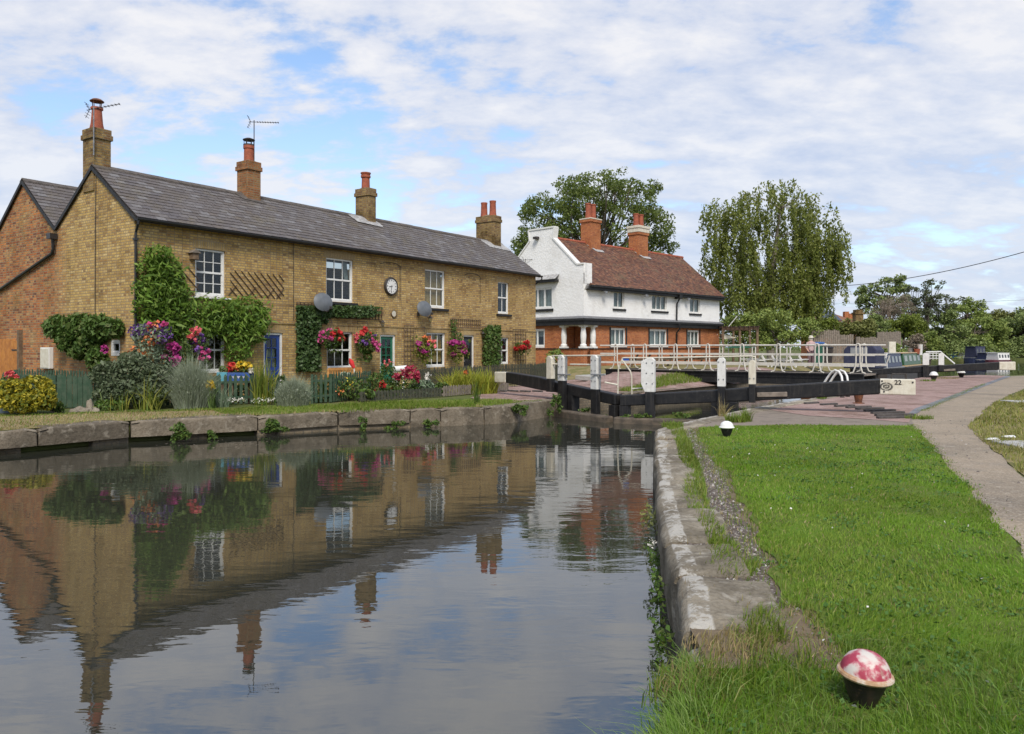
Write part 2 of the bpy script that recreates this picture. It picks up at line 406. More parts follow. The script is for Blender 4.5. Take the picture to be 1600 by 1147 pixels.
m_fence2 = simple('weathered grey green fence', (.07, .068, .045), (.035, .04, .026), .85, 9, .3)
m_oldwood = simple('old brown wood', (.20, .135, .08), (.12, .08, .05), .85, 9, .4)
m_greywood = simple('grey weathered fence wood', (.24, .20, .16), (.15, .125, .10), .9, 7, .3)
m_gatewood = simple('orange stained wood', (.48, .19, .035), (.36, .13, .025), .55, 6, .1)
m_benchwood = simple('varnished bench wood', (.52, .26, .07), (.38, .17, .045), .55, 8, .1)
m_trellis = simple('brown trellis', (.075, .045, .03), (.12, .075, .045), .8, 12)
m_bark = simple('bark', (.10, .08, .06), (.06, .047, .036), .9, 9, .6)
m_bark_pale = simple('pale bark', (.30, .26, .21), (.16, .13, .10), .9, 6, .4)
m_stem = simple('vine stem', (.12, .09, .055), (.08, .06, .04), .9, 9, .3)
def stone_mat(name, base, dark, lich, stripe):
    g = G(name); ob = g.co(); uv = g.n('SeparateXYZ', None, {0: g.co('UV')}); rd = g.n('ObjectInfo').outputs['Random']; k = g.math('ADD', g.math('MULTIPLY', rd, .55), .72)
    base = g.mix(1.0, base, g.n('CombineXYZ', None, {0: k, 1: k, 2: k}).outputs[0], 'MULTIPLY')
    c = g.mix(g.rng(g.noise(ob, 1.6, 8, .65), .35, .68), base, dark)
    c = g.mix(g.math('MULTIPLY', g.rng(g.noise(ob, 4.5, 7, .65), .52, .66), .75), c, lich)
    c = g.mix(g.math('MULTIPLY', g.rng(g.noise(ob, 24, 4, .6), .4, .7), .55), c, (.5, .47, .42), 'MULTIPLY')
    if stripe:
        v = uv.outputs[1]; m = g.math('MULTIPLY', g.rng(v, stripe[0], stripe[0] + .02), g.rng(v, stripe[1] + .02, stripe[1]))
        w = g.rng(g.math('ADD', g.noise(ob, 6, 8, .72), g.math('MULTIPLY', g.noise(ob, 40, 3), .25)), stripe[2], stripe[2] + .09)
        c = g.mix(g.math('MULTIPLY', g.math('MULTIPLY', m, w), .72), c, stripe[3])
    h = g.math('ADD', g.noise(ob, 9, 8, .65), g.math('MULTIPLY', g.noise(ob, 45, 4), .35)); g.bump(h, .7, .04)
    return g.fin(c, .92, .2)
m_cop_near = stone_mat('worn coping with white edge', (.29, .25, .185), (.13, .11, .08), (.38, .345, .28), (.365, .50, .575, (.48, .455, .40)))
m_cop_far = stone_mat('brown coping stone', (.20, .165, .12), (.10, .083, .06), (.30, .26, .20), (.34, .42, .68, (.42, .37, .30)))
m_rock = stone_mat('rough rock', (.30, .26, .20), (.18, .15, .11), (.4, .36, .3), None)
m_pier = brick('dark wet canal brick', [(.20, .16, .11), (.26, .205, .135), (.16, .13, .09)], (.14, .12, .09), bump=.5)
m_baulk = simple('wet timber baulk', (.13, .10, .07), (.065, .052, .038), .7, 5, .5)
m_concrete = simple('pale concrete', (.42, .41, .38), (.32, .31, .28), .9, 5, .3)
def water_mat():
    g = G('canal water'); ob = g.co()
    mp = g.n('Mapping', None, {0: ob, 'Rotation': (0, 0, R(-12)), 'Scale': (.55, 1.5, 1)}).outputs[0]
    n1 = g.noise(mp, 2.4, 3, .5, .3); n2 = g.noise(mp, 9, 3, .5, .2)
    cal = g.rng(g.noise(ob, .16, 3), .38, .62, .25, 1.0)
    h = g.math('MULTIPLY', g.math('ADD', n1, g.math('MULTIPLY', n2, .13)), cal)
    b = g.n('Bump', None, {'Height': h, 'Strength': .085, 'Distance': .06}); g.set(g.b.inputs['Normal'], b.outputs[0])
    g.b.inputs['IOR'].default_value = 2.3
    c = g.mix(g.noise(ob, .5, 4), (.026, .027, .020), (.033, .033, .024)); 
    g.fin(c, .004, .5); g.b.inputs['Specular IOR Level'].default_value = .5
    return g.m
m_water = water_mat()
def ground_mat(name, cols, scale, bump=.4, bscale=30, rough=.95, speck=None, dist=.02):
    g = G(name); ob = g.co(); n = len(cols)
    c = g.ramp(g.noise(ob, scale, 9, .65), [(.3 + .4 * i / (n - 1), x) for i, x in enumerate(cols)])
    if speck:
        vo = g.n('TexVoronoi', None, {'Vector': ob, 'Scale': speck[0]}); v = g.n('SeparateColor', None, {0: vo.outputs['Color']}).outputs[0]
        c = g.mix(g.rng(v, speck[2], speck[2] + .02), c, speck[1]); c = g.mix(.5, c, g.ramp(v, [(0, speck[3]), (1, speck[4])]))
    g.bump(g.noise(ob, bscale, 5, .6), bump, dist); return g.fin(c, rough, .15)
m_soil = ground_mat('bare bank soil', [(.10, .075, .05), (.17, .13, .085), (.13, .10, .065)], 2.2)
m_field = ground_mat('rough green ground', [(.06, .085, .022), (.10, .115, .035), (.16, .14, .06)], .25)
m_turf = ground_mat('turf base', [(.07, .15, .012), (.11, .18, .018), (.11, .14, .03), (.055, .115, .011)], 1.3, .8, 60)
m_dryturf = ground_mat('dry straw turf', [(.22, .17, .08), (.15, .15, .05), (.27, .21, .11), (.13, .14, .04)], 1.8, .7, 60)
m_verge = ground_mat('bank turf', [(.12, .15, .03), (.17, .17, .05), (.10, .14, .025)], 1.5, .7, 60)
m_path0 = ground_mat('tan bonded gravel path', [(.25, .205, .155), (.34, .275, .205), (.29, .235, .175), (.22, .18, .14)], .5, .5, 90, speck=(70, (.46, .41, .34), .93, (.20, .155, .11), (.38, .31, .23)), dist=.008)
def path_mat():
    g = G('worn towpath'); ob = g.co()
    c = g.ramp(g.noise(ob, .45, 8, .62, .4), [(.32, (.17, .14, .105)), (.45, (.26, .21, .15)), (.55, (.32, .255, .18)), (.68, (.225, .19, .15))])
    c = g.mix(g.math('MULTIPLY', g.rng(g.noise(ob, 1.9, 7, .7), .54, .64), .6), c, (.15, .13, .105))
    c = g.mix(g.math('MULTIPLY', g.rng(g.noise(ob, 3.5, 6, .65), .57, .66), .5), c, (.42, .37, .29))
    vo = g.n('TexVoronoi', None, {'Vector': ob, 'Scale': 60}); v = g.n('SeparateColor', None, {0: vo.outputs['Color']}).outputs[0]
    c = g.mix(.35, c, g.ramp(v, [(0, (.13, .11, .085)), (.8, (.34, .28, .21)), (1, (.55, .5, .42))])); g.bump(g.math('ADD', g.noise(ob, 70, 4), g.math('MULTIPLY', g.noise(ob, 4, 5), 1.5)), .5, .012); return g.fin(c, .95, .15)
m_path = path_mat()
m_gravel = ground_mat('dark crushed gravel', [(.10, .08, .065), (.15, .12, .10)], 3, 1.0, 45, speck=(48, (.48, .44, .38), .86, (.06, .048, .04), (.25, .20, .165)), dist=.03)
m_earth = ground_mat('trodden earth by lock', [(.19, .155, .125), (.24, .20, .16), (.15, .125, .10)], 1.6, .6, 50)
def paver(name, ang, cols, mortar, bw=.21, bh=.105):
    g = G(name); ob = g.co(); mp = g.n('Mapping', None, {0: ob, 'Rotation': (0, 0, ang)}).outputs[0]
    bt = g.n('TexBrick', {'offset': .5}, {'Vector': mp, 'Color1': (0, 0, 0), 'Color2': (1, 1, 1), 'Mortar': (.5, .5, .5), 'Scale': 1.0, 'Mortar Size': .007, 'Mortar Smooth': .2, 'Brick Width': bw, 'Row Height': bh})
    c = g.ramp(bt.outputs['Color'], [(i / (len(cols) - 1), x) for i, x in enumerate(cols)])
    c = g.mix(bt.outputs['Fac'], c, mortar); c = g.mix(g.math('MULTIPLY', g.rng(g.noise(ob, .9, 9, .7), .43, .64), .9), c, (.58, .54, .48), 'MULTIPLY')
    c = g.mix(g.math('MULTIPLY', g.rng(g.noise(ob, 2.6, 8, .7), .56, .66), .45), c, (.34, .30, .25))
    g.bump(g.math('SUBTRACT', g.noise(ob, 50, 3), bt.outputs['Fac']), .6, .01); return g.fin(c, .88, .2)
m_pave = paver('pink brick paving', R(53), [(.33, .215, .18), (.39, .275, .24), (.29, .185, .155), (.37, .25, .22)], (.19, .15, .125))
m_blueb = paver('blue grey edging brick', R(53), [(.17, .18, .20), (.23, .24, .26), (.20, .205, .22)], (.14, .13, .12))
m_grip = simple('dark grip brick', (.05, .045, .042), (.09, .08, .072), .85, 9, .3)
# foliage
f_wist = foliage('wisteria leaf', [(.10, .19, .02), (.15, .25, .03), (.07, .14, .018), (.21, .30, .05), (.12, .21, .022)], .3)
f_ivy = foliage('ivy leaf', [(.04, .08, .02), (.06, .105, .028), (.085, .135, .042), (.05, .09, .025)], .25, .45)
f_climb = foliage('climber leaf', [(.085, .155, .028), (.115, .19, .04), (.06, .115, .022), (.15, .18, .05)], .35)
f_vib = foliage('grey green shrub leaf', [(.10, .135, .065), (.14, .175, .095), (.075, .105, .045), (.18, .20, .12)], .3)
f_yel = foliage('golden shrub leaf', [(.42, .33, .02), (.30, .27, .025), (.10, .14, .02), (.5, .40, .03), (.07, .11, .018)], .25)
f_lav = foliage('lavender leaf', [(.25, .29, .20), (.34, .37, .27), (.19, .23, .13), (.28, .31, .23)], .2)
f_iris = foliage('iris leaf', [(.20, .24, .03), (.12, .18, .03), (.32, .30, .05), (.10, .15, .03)], .3)
f_day = foliage('daylily leaf', [(.34, .34, .03), (.24, .29, .03), (.42, .38, .06), (.20, .25, .03)], .3)
f_gard = foliage('garden leaf', [(.07, .13, .025), (.10, .16, .03), (.05, .09, .02), (.14, .18, .05)], .25)
f_silv = foliage('silver leaf', [(.17, .23, .14), (.24, .30, .20), (.12, .18, .09)], .2)
f_weed = foliage('weed leaf', [(.07, .14, .02), (.11, .18, .03), (.05, .095, .018), (.15, .17, .04)], .25)
f_tree = foliage('broad tree leaf', [(.135, .19, .042), (.185, .235, .055), (.095, .14, .032), (.22, .26, .065), (.155, .20, .05)], .45)
f_birch = foliage('birch leaf', [(.20, .245, .05), (.26, .29, .065), (.14, .18, .04), (.31, .32, .085)], .48)
f_hedge = foliage('bush leaf', [(.20, .27, .06), (.26, .32, .075), (.15, .21, .05), (.31, .34, .09)], .25)
f_far = foliage('far tree leaf', [(.19, .25, .075), (.245, .30, .095), (.14, .20, .06), (.29, .33, .11)], .25)
f_olive = foliage('olive bush leaf', [(.18, .20, .055), (.23, .24, .07), (.14, .155, .045)], .25)
f_lime = foliage('lime bush leaf', [(.16, .21, .03), (.20, .24, .04), (.11, .15, .025)], .3)
f_dead = foliage('dead brown twig', [(.25, .20, .145), (.20, .16, .115), (.30, .245, .18)], .15)
f_spar = foliage('thin grey green leaf', [(.09, .11, .05), (.12, .14, .07), (.07, .085, .04)], .2)
def petal(name, cols): return foliage(name, cols, .2, .6)
p_pink = petal('hot pink petals', [(.50, .05, .19), (.58, .10, .27), (.38, .03, .13)])
p_mag = petal('magenta petals', [(.36, .025, .18), (.46, .06, .25), (.26, .015, .12)])
p_red = petal('red petals', [(.50, .02, .02), (.58, .05, .045), (.36, .012, .015)])
p_purp = petal('purple petals', [(.12, .04, .22), (.18, .07, .30), (.08, .025, .15), (.24, .13, .34)])
p_orng = petal('orange petals', [(.72, .20, .04), (.75, .30, .12), (.65, .12, .05)])
p_yel = petal('yellow petals', [(.78, .55, .03), (.8, .62, .08), (.7, .45, .02)])
p_white = petal('white petals', [(.75, .72, .65), (.68, .64, .55)])
p_coral = petal('coral pink petals', [(.70, .10, .10), (.74, .20, .18), (.62, .07, .12)])
p_crim = petal('crimson petals', [(.38, .03, .07), (.45, .05, .09), (.28, .02, .05)])
# grass blades
g_lawn = foliage('lawn blade', [(.135, .275, .014), (.185, .32, .024), (.10, .21, .012), (.25, .365, .045), (.145, .285, .017)], .35, .6, patch=(.6, (.085, .195, .012), (.27, .34, .05)))
g_mix = foliage('verge blade', [(.14, .22, .02), (.10, .18, .015), (.20, .25, .035), (.24, .24, .07)], .3, .55)
g_straw = foliage('straw blade', [(.38, .29, .14), (.30, .22, .10), (.24, .22, .07), (.44, .35, .19)], .2, .6)
g_long = foliage('long pale blade', [(.12, .24, .022), (.18, .29, .045), (.24, .32, .09), (.085, .19, .016)], .3, .5)
# ------------------------------------------------------------------ setting: water, land
LA = (0.605, 0.796); LC = (0.796, -0.605)      # lock axis (away from the camera) and across it (to the right)
def lk(al, pe, z=0): return (al * LA[0] + pe * LC[0], al * LA[1] + pe * LC[1], z)
EDGE_L = [(-60, -18.7), (-9.7, 14.5), (-8.2, 16.5), (-5.9, 17.85), (-4.3, 19.0), (-2.6, 19.65), (-.77, 20.4), (0.02, 20.95), (1.42, 23.2), lk(43.5, -12.7)[:2], lk(50, -12.4)[:2], lk(64, -12.2)[:2], (40, 76), (59, 104), (72, 112), (86, 122), (130, 150), (700, 420)]
EDGE_R = [(-60, -9), (-4, 1.5), (-.6, 2.2), (.50, 2.9), (.78, 3.6), (.966, 4.34), (2.74, 14.7), (3.9, 16.7), (6.2, 20.0), (8.9, 23.4), (12.8, 28.6), (20.8, 39.3), (29, 44.8), (46, 53), (90, 76), (700, 330)]
sheet('water', [(-400, -200), (900, -200), (900, 700), (-400, 700)], -0.45, m_water)
def lift(x, y):     # the left bank is a little higher beyond the swing bridge
    al = x * LA[0] + y * LA[1]; pe = x * LC[0] + y * LC[1]
    if pe > -12.4: return 0.0
    a = min(1, max(0, (al - 24.5) / 5.0)); b = min(1, max(0, (-12.9 - pe) / 1.5)); 
    d = (x + 10.47) * .823 - (y - 21.3) * .568
    c = min(1, max(0, (al - 33) / 3.0)) if d < 5 else 1
    return 0.5 * a * a * (3 - 2 * a) * b * c
def land(name, edge, tail, mat, side, depth=-1.6):
    # keep the sheet a hand's breadth behind the face of the coping
    off = []
    for i, p in enumerate(edge):
        a = Vector(edge[max(0, i - 1)]); b = Vector(edge[min(len(edge) - 1, i + 1)]); t = (b - a).normalized(); off.append((p[0] - t.y * side * .3, p[1] + t.x * side * .3))
    edge = off
    me = bpy.data.meshes.new(name); bm = bmesh.new()
    top = [bm.verts.new((p[0], p[1], 0)) for p in edge]; far = [bm.verts.new((p[0], p[1], 0)) for p in tail]
    f = bm.faces.new(top + far); f.normal_update()
    if f.normal.z < 0: f.normal_flip()
    low = [bm.verts.new((p[0], p[1], depth)) for p in edge]
    for i in range(len(edge) - 1): bm.faces.new((top[i], top[i + 1], low[i + 1], low[i]))
    bmesh.ops.triangulate(bm, faces=[f]); bm.to_mesh(me); bm.free()
    return tag(link(name, me, mat), kind='structure')
land('ground', EDGE_L, [(700, 3000), (-3000, 3000), (-3000, -1632)], m_field, 1)
land('ground', EDGE_R, [(3000, 1400), (3000, -3000), (-60, -3000)], m_field, -1)
# raised terrace round the white house and the bridge approach
def terrace():
    mb = MB(); a0, a1, p0, p1 = 24.2, 62.0, -40.0, -12.72; na, np_ = 60, 50
    for i in range(na + 1):
        for j in range(np_ + 1):
            x, y, _ = lk(a0 + (a1 - a0) * i / na, p0 + (p1 - p0) * j / np_)
            mb.v.append((x, y, lift(x, y) + .006 - (.05 if j in (0,) or i in (0, na) else 0)))
    for i in range(na):
        for j in range(np_):
            k = i * (np_ + 1) + j; mb.f.append((k, k + 1, k + np_ + 2, k + np_ + 1)); mb.mi.append(0)
    for k, f in enumerate(mb.f):
        x, y = [sum(mb.v[i][j] for i in f) / 4 for j in (0, 1)]; al = x * LA[0] + y * LA[1]; pe = x * LC[0] + y * LC[1]
        mb.mi[k] = 1 if (pe > -19 and al < 36) or (pe > -16 and al < 42) else 0
    o = mb.build('terrace_ground', [m_dryturf, m_pave], smooth=True); tag(o, kind='structure')
terrace()
GP = lambda l: [tuple(gnd(x, y)[:2]) for x, y in l]
LAWN = GP([(1092, 670), (1135, 666), (1250, 665), (1350, 665), (1424, 666), (1436, 676), (1600, 872)]) + [(3.1, 4.0), (2.3, 2.2), (1.6, 1.0), (-.4, 1.0), (-2.5, 1.95), (-.6, 2.28), (.50, 2.95), (.79, 3.62), (.92, 3.74), (1.18, 3.82), (1.5, 3.9), (1.72, 4.25), (1.86, 4.6)] + GP([(1232, 945), (1205, 872), (1190, 835), (1163, 790), (1143, 755), (1117, 720), (1100, 695)])
sheet('lawn', wob(LAWN[:11], .12, .05, closed=False) + [tuple(p) for p in LAWN[10:15]] + wob(LAWN[15:], .12, .13, closed=False) + [LAWN[-1]], .012, m_turf)
GRAV = [(3.05, 15.2), (3.55, 15.2)] + GP([(1100, 690), (1125, 730), (1150, 790), (1185, 845), (1205, 890), (1225, 930), (1262, 985)]) + [(1.75, 4.05), (1.35, 4.15), (1.2, 5.0), (1.5, 6.6), (2.05, 9.4), (2.55, 12.5)]
sheet('soil', wob([(.98, 4.34), (2.76, 14.7), (3.9, 16.6), (5.2, 16.5), (4.6, 14.5), (2.2, 4.0), (1.0, 3.4)], .4, .05), .004, m_soil)
sheet('gravel', wob(GRAV, .12, .12), .008, m_gravel)
WORN = GP([(1165, 985), (1200, 962), (1248, 948), (1285, 985), (1318, 1030), (1330, 1055), (1255, 1048), (1185, 1030)])
sheet('worn_earth', wob(WORN, .08, .09), .017, m_soil)
EARTH = [(2.85, 14.85), (3.9, 16.75), (6.2, 20.05), (8.85, 23.35), (11, 23.0), (10.6, 19.6), (9.6, 16.2), (8.4, 15.2), (3.6, 15.3)]
sheet('earth', wob(EARTH, .5, .06), .005, m_earth)
PATH = GP([(1424, 664), (1440, 640), (1577, 588)]) + [(31, 44.4), (60, 58), (120, 82), (121, 80), (60, 54), (30, 38)] + GP([(1600, 608), (1560, 625), (1540, 640), (1512, 668), (1535, 688), (1600, 748)]) + [(6.2, 7.5), (5.2, 4), (4.4, 1), (3.0, 1), (3.4, 4)] + GP([(1600, 870), (1436, 676)])
sheet('path', wob(PATH, .4, .09), .008, m_path)
PAVE = [(6.6, 20.2), (9.2, 23.45)] + GP([(1338, 608), (1440, 590), (1530, 586.2)]) + GP([(1572, 587.6), (1430, 640), (1420, 661), (1360, 656), (1262, 650), (1215, 643)])
sheet('paving', PAVE, .012, m_pave)
BL = GP([(1572, 587.6), (1580, 588.2), (1440, 642), (1428, 650), (1415, 650), (1430, 639)])
sheet('paving_edge', BL, .016, m_blueb)
RIGHTG = GP([(1512, 668), (1540, 641), (1562, 627), (1600, 611)]) + [(30, 36), (60, 50), (60, 10), (9, -4), (6.4, 4), (6.6, 8)] + GP([(1600, 745), (1535, 688)])
sheet('dry_grass_ground', wob(RIGHTG, .4, .08), .014, m_dryturf)
APRON = GP([(735, 622), (775, 634), (880, 623)]) + [(1.5, 23.6), lk(33, -12.9)[:2], lk(33, -15.5)[:2]] + GP([(905, 592), (850, 600), (800, 604), (770, 611)])
sheet('paving', APRON, .016, m_pave)
VERGE = [(-20, 8.1), (-9.7, 14.75), (-8.25, 16.75), (-5.95, 18.1), (-4.35, 19.25), (-2.65, 19.9), (-.8, 20.65), (.0, 21.2), (.9, 22.6)] + GP([(800, 626), (700, 626), (600, 629), (530, 633), (440, 636), (330, 640), (140, 646), (0, 650)]) + [(-22, 14)]
sheet('bank_turf', wob(VERGE, .4, .05), .008, m_verge)
DRYV = [(-20, 8.2), (-9.7, 14.8), (-8.25, 16.8), (-6.5, 17.8)] + GP([(330, 642), (200, 645), (0, 652)]) + [(-20, 14)]
sheet('worn_path', wob(DRYV, .3, .08), .012, ground_mat('dusty worn path', [(.30, .22, .14), (.24, .19, .10), (.20, .17, .07), (.33, .25, .17)], 1.4, .5, 50))

# soft earth bank where the coping has gone, under the foreground grass
BANK = [(-6, 1.25), (-4, 1.45), (-2.4, 1.85), (-.6, 2.3), (.1, 2.6), (.52, 2.93), (.70, 3.3), (.80, 3.62), (.86, 3.85)]
def earth_bank():
    mb = MB(); pr = [(.25, .002), (.06, -.01), (-.04, -.07), (-.10, -.2), (-.14, -.45), (-.2, -1.2)]; k = len(pr)
    P = [Vector((*p, 0)) for p in wob(BANK, .1, .03, closed=False)] + [Vector((.86, 3.85, 0))]
    for i, p in enumerate(P):
        d = (P[min(i + 1, len(P) - 1)] - P[max(0, i - 1)]).normalized(); c = Vector((d.y, -d.x, 0))
        for o, z in pr: q = p + c * o + Vector((0, 0, z)); mb.v.append(tuple(q + noise.noise_vector(q * 6) * .02))
    for i in range(len(P) - 1):
        for j in range(k - 1): mb.f.append((i * k + j, (i + 1) * k + j, (i + 1) * k + j + 1, i * k + j + 1)); mb.mi.append(0)
    tag(mb.build('earth_bank', m_soil, smooth=True), kind='structure')
earth_bank()
# ------------------------------------------------------------------ coping stones and canal walls
def stone(name, p0, p1, width, z0, z1, r, mat, label, group, amp=.02, seg=.11, seed=0, cat='coping stone'):
    """one coping block lying along the water's edge p0->p1, land on the left of that direction if width>0"""
    p0 = Vector((p0[0], p0[1], 0)); p1 = Vector((p1[0], p1[1], 0)); d = (p1 - p0); L = d.length; d.normalize()
    c = Vector((-d.y, d.x, 0)) * (1 if width > 0 else -1); w = abs(width); g = .018; rr = random.Random(seed + 5); p0 += c * rr.uniform(-.02, .02); z1 += rr.uniform(-.012, .012); tl = rr.uniform(-.02, .02)
    prof = [(0, z0), (0, z0 + (z1 - r - z0) * .33), (0, z0 + (z1 - r - z0) * .66)]
    prof += [(r - r * math.cos(a), z1 - r + r * math.sin(a)) for a in [math.pi / 2 * i / 4 for i in range(5)]]
    n = max(2, int((w - r - .02) / .12))
    prof += [(r + (w - r - .02) * i / n, z1) for i in range(1, n + 1)] + [(w, z1 - .02), (w, z0)]
    k = max(3, int(L / seg)); V = []; UV = []
    acc = [0]
    for a, b in zip(prof, prof[1:]): acc.append(acc[-1] + math.hypot(b[0] - a[0], b[1] - a[1]))
    face = acc[7] if len(acc) > 7 else 0
    for i in range(k + 1):
        t = i / k; al = g + (L - 2 * g) * t
        endr = max(0, 1 - min(al, L - al) / .10) ** 2 * .045
        for j, (dd, z) in enumerate(prof):
            p = p0 + d * al + c * dd; p.z = z - (endr if j > 3 else 0) + (tl * (t - .5) if j > 1 else 0)
            q = Vector((p.x * 2.3 + seed, p.y * 2.3, z * 2.3)); nz = noise.noise_vector(q) * amp + noise.noise_vector(q * 3.7) * amp * .45
            if j in (0, len(prof) - 1): nz = nz * .3
            p += nz + c * (endr if j <= 3 else 0)
            V.append(p); UV.append((al, .35 + acc[j] - acc[5]))
    m = len(prof); Fc = [(i * m + j, (i + 1) * m + j, (i + 1) * m + j + 1, i * m + j + 1) for i in range(k) for j in range(m - 1)]
    Fc += [tuple(range(m)), tuple(range(k * m, k * m + m))[::-1]]
    mb = MB(); mb.add(V, Fc); o = mb.build(name, mat, smooth=True, ang=60)
    uvl = o.data.uv_layers.new(name='UVMap')
    for l in o.data.loops: uvl.data[l.index].uv = UV[l.vertex_index]
    return tag(o, label, cat, group)
def along(ys, a=(.966, 4.34), b=(2.74, 14.7)):
    return [(a[0] + (b[0] - a[0]) * (y - a[1]) / (b[1] - a[1]) - .07 * math.sin(math.pi * (y - a[1]) / (b[1] - a[1])), y) for y in ys]
rs0 = (.82, 3.74)
rs = along([4.34, 5.33, 6.25, 7.55, 9.15, 10.55, 12.0, 13.35, 14.7])
rlab = ['nearest coping stone on the right bank, beside the long foreground grass', 'broad flat coping stone on the right bank with a broken white stripe', 'pitted pale coping stone on the right bank, third from the front', 'coping stone on the right bank in line with the bend of the gravel strip', 'grey coping stone with chipped white edge halfway along the right bank', 'white edged coping stone on the right bank past the halfway point', 'narrow looking white edged coping stone, third from the far corner of the right bank', 'farthest straight coping stone on the right bank before the rounded corner']
for i in range(8):
    stone('coping_stone', rs[i], rs[i + 1], -(.60 if i == 0 else .54 if i < 3 else .46), -.62, .035 + .008 * (i % 2), .10, m_cop_near, rlab[i], 'coping stones along the right bank', .035, .09, i * 3.1)
stone('coping_stone', rs0, (.962, 4.31), -.6, -.62, -.01, .12, m_cop_near, 'broken low coping stone under dry grass at the near end of the right bank', 'coping stones along the right bank', .05, .08, 70)
cr = [(2.74, 14.7), (3.9, 16.7), (6.2, 20.0), (8.9, 23.4), (12.8, 28.6)]
cl = ['rounded corner coping stone at the far end of the right bank', 'white edged lock side coping behind the white capped bollard', 'lock side coping under the numbered balance beam', 'lock side coping by the rusty bollard']
for i in range(4):
    stone('coping_stone', cr[i], cr[i + 1], -.5, -.6, .03, .05, m_cop_near, cl[i], 'coping stones along the lock', .02, .15, 40 + i)
lbx = [(-34, -1.1), (-17, 9.7), (-10.0, 14.32), (-9.28, 15.05), (-8.2, 16.5), (-5.9, 17.85), (-4.3, 19.0), (-2.6, 19.65), (-1.85, 19.95), (-.72, 20.42), (.05, 20.9)]
llab = [None, 'long coping stone leaving the picture at the left edge of the far bank', 'short coping stone near the left edge of the far bank', 'coping stone on the far bank below the big grey green shrub', 'longest coping stone on the far bank, below the first lavender bush', 'coping stone on the far bank with a pale diagonal scar', 'coping stone on the far bank below the low picket edging', 'small coping stone in the middle of the far bank', 'large block coping stone on the far bank before the end block', 'square end block of the far bank coping, next to the wing wall']
for i in range(1, 10):
    stone('coping_stone', lbx[i], lbx[i + 1], .62, -.33 if i < 7 else -.47, .03 - .008 * (i % 3), .05, m_cop_far, llab[i], 'coping stones along the far bank', .02, .16, 80 + i)
stone('wing_wall', (.05, 20.9), (1.42, 23.2), .5, -.7, .03, .04, m_cop_far, 'stone wing wall with weeds between the far bank and the lock gate', None, .02, .16, 99, 'wall')
def wall_run(name, pts, off, z0, z1, mat, label, gaps=()):
    mb = MB()
    for a, b in zip(pts, pts[1:]):
        a = Vector((*a[:2], 0)); b = Vector((*b[:2], 0)); d = (b - a).normalized(); c = Vector((-d.y, d.x, 0))
        mb.hexa([a + c * off + Vector((0, 0, z0)), b + c * off + Vector((0, 0, z0)), b + c * (off + .3) + Vector((0, 0, z0)), a + c * (off + .3) + Vector((0, 0, z0)),
                 a + c * off + Vector((0, 0, z1)), b + c * off + Vector((0, 0, z1)), b + c * (off + .3) + Vector((0, 0, z1)), a + c * (off + .3) + Vector((0, 0, z1))])
    return tag(mb.build(name, mat), label, 'wall')
wall_run('canal_wall', [(-5.9, 17.85), (-4.3, 19.0), (-2.6, 19.65), (-.77, 20.4), (.02, 20.95)], .05, -1.5, -.335, m_pier, 'dark wet brick wall under the far bank coping')
# piers standing in the undercut hollow at the left
for q, lab in ((.5, 'brick pier under the coping at the left edge of the far bank'), (2.6, 'second brick pier under the far bank coping, between two dark hollows'), (4.15, 'low brick pier where the dark hollows end under the far bank coping')):
    a = Vector((-9.7, 14.45, 0)); d = (Vector((-8.2, 16.5, 0)) - a) if q < 1.2 else None
    pts = [Vector((-10.6, 13.9, 0)), Vector((-9.28, 15.05, 0)), Vector((-8.2, 16.5, 0)), Vector((-5.9, 17.85, 0))]
    # walk along the edge
    r = q + .6; k = 0
    while r > (pts[k + 1] - pts[k]).length: r -= (pts[k + 1] - pts[k]).length; k += 1
    d = (pts[k + 1] - pts[k]).normalized(); p = pts[k] + d * r; c = Vector((-d.y, d.x, 0))
    mb = MB(); mb.bar(p + c * .25 + Vector((0, 0, -.9)), p + c * .25 + Vector((0, 0, -.34)), .75, .3, up=tuple(c))
    tag(mb.build('brick_pier', m_pier, bevel=.02), lab, 'pier', 'brick piers in the undercut of the far bank')
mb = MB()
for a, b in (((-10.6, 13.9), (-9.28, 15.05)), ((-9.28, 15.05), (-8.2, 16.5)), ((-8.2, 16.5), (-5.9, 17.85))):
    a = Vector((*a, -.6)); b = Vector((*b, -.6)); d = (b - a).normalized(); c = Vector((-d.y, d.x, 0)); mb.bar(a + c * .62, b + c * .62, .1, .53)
tag(mb.build('undercut_back_wall', m_shade), 'back wall of the hollow under the far bank coping, painted dark as shade', 'wall')  # shade of the hollow is put into this wall's near-black colour
wall_run('lock_wall', [(1.42, 23.2), lk(43.5, -12.7)], .0, -3, -.012, m_pier, 'brick chamber wall on the far side of the lock')
wall_run('lock_wall', [(20.8, 39.3), (12.8, 28.6), (8.9, 23.4), (6.2, 20.0), (3.9, 16.7), (2.74, 14.7)], .012, -3, -.02, m_pier, 'brick chamber wall on the near side of the lock')
mbx = MB(); a = Vector(lk(23.5, -12.75)); b = Vector(lk(43.3, -12.72)); mbx.bar(a + Vector((-.22, .17, .0)), b + Vector((-.22, .17, .0)), .46, .07)
tag(mbx.build('lock_coping', m_cop_far, bevel=.02), 'straight stone coping along the far side of the lock chamber', 'coping')
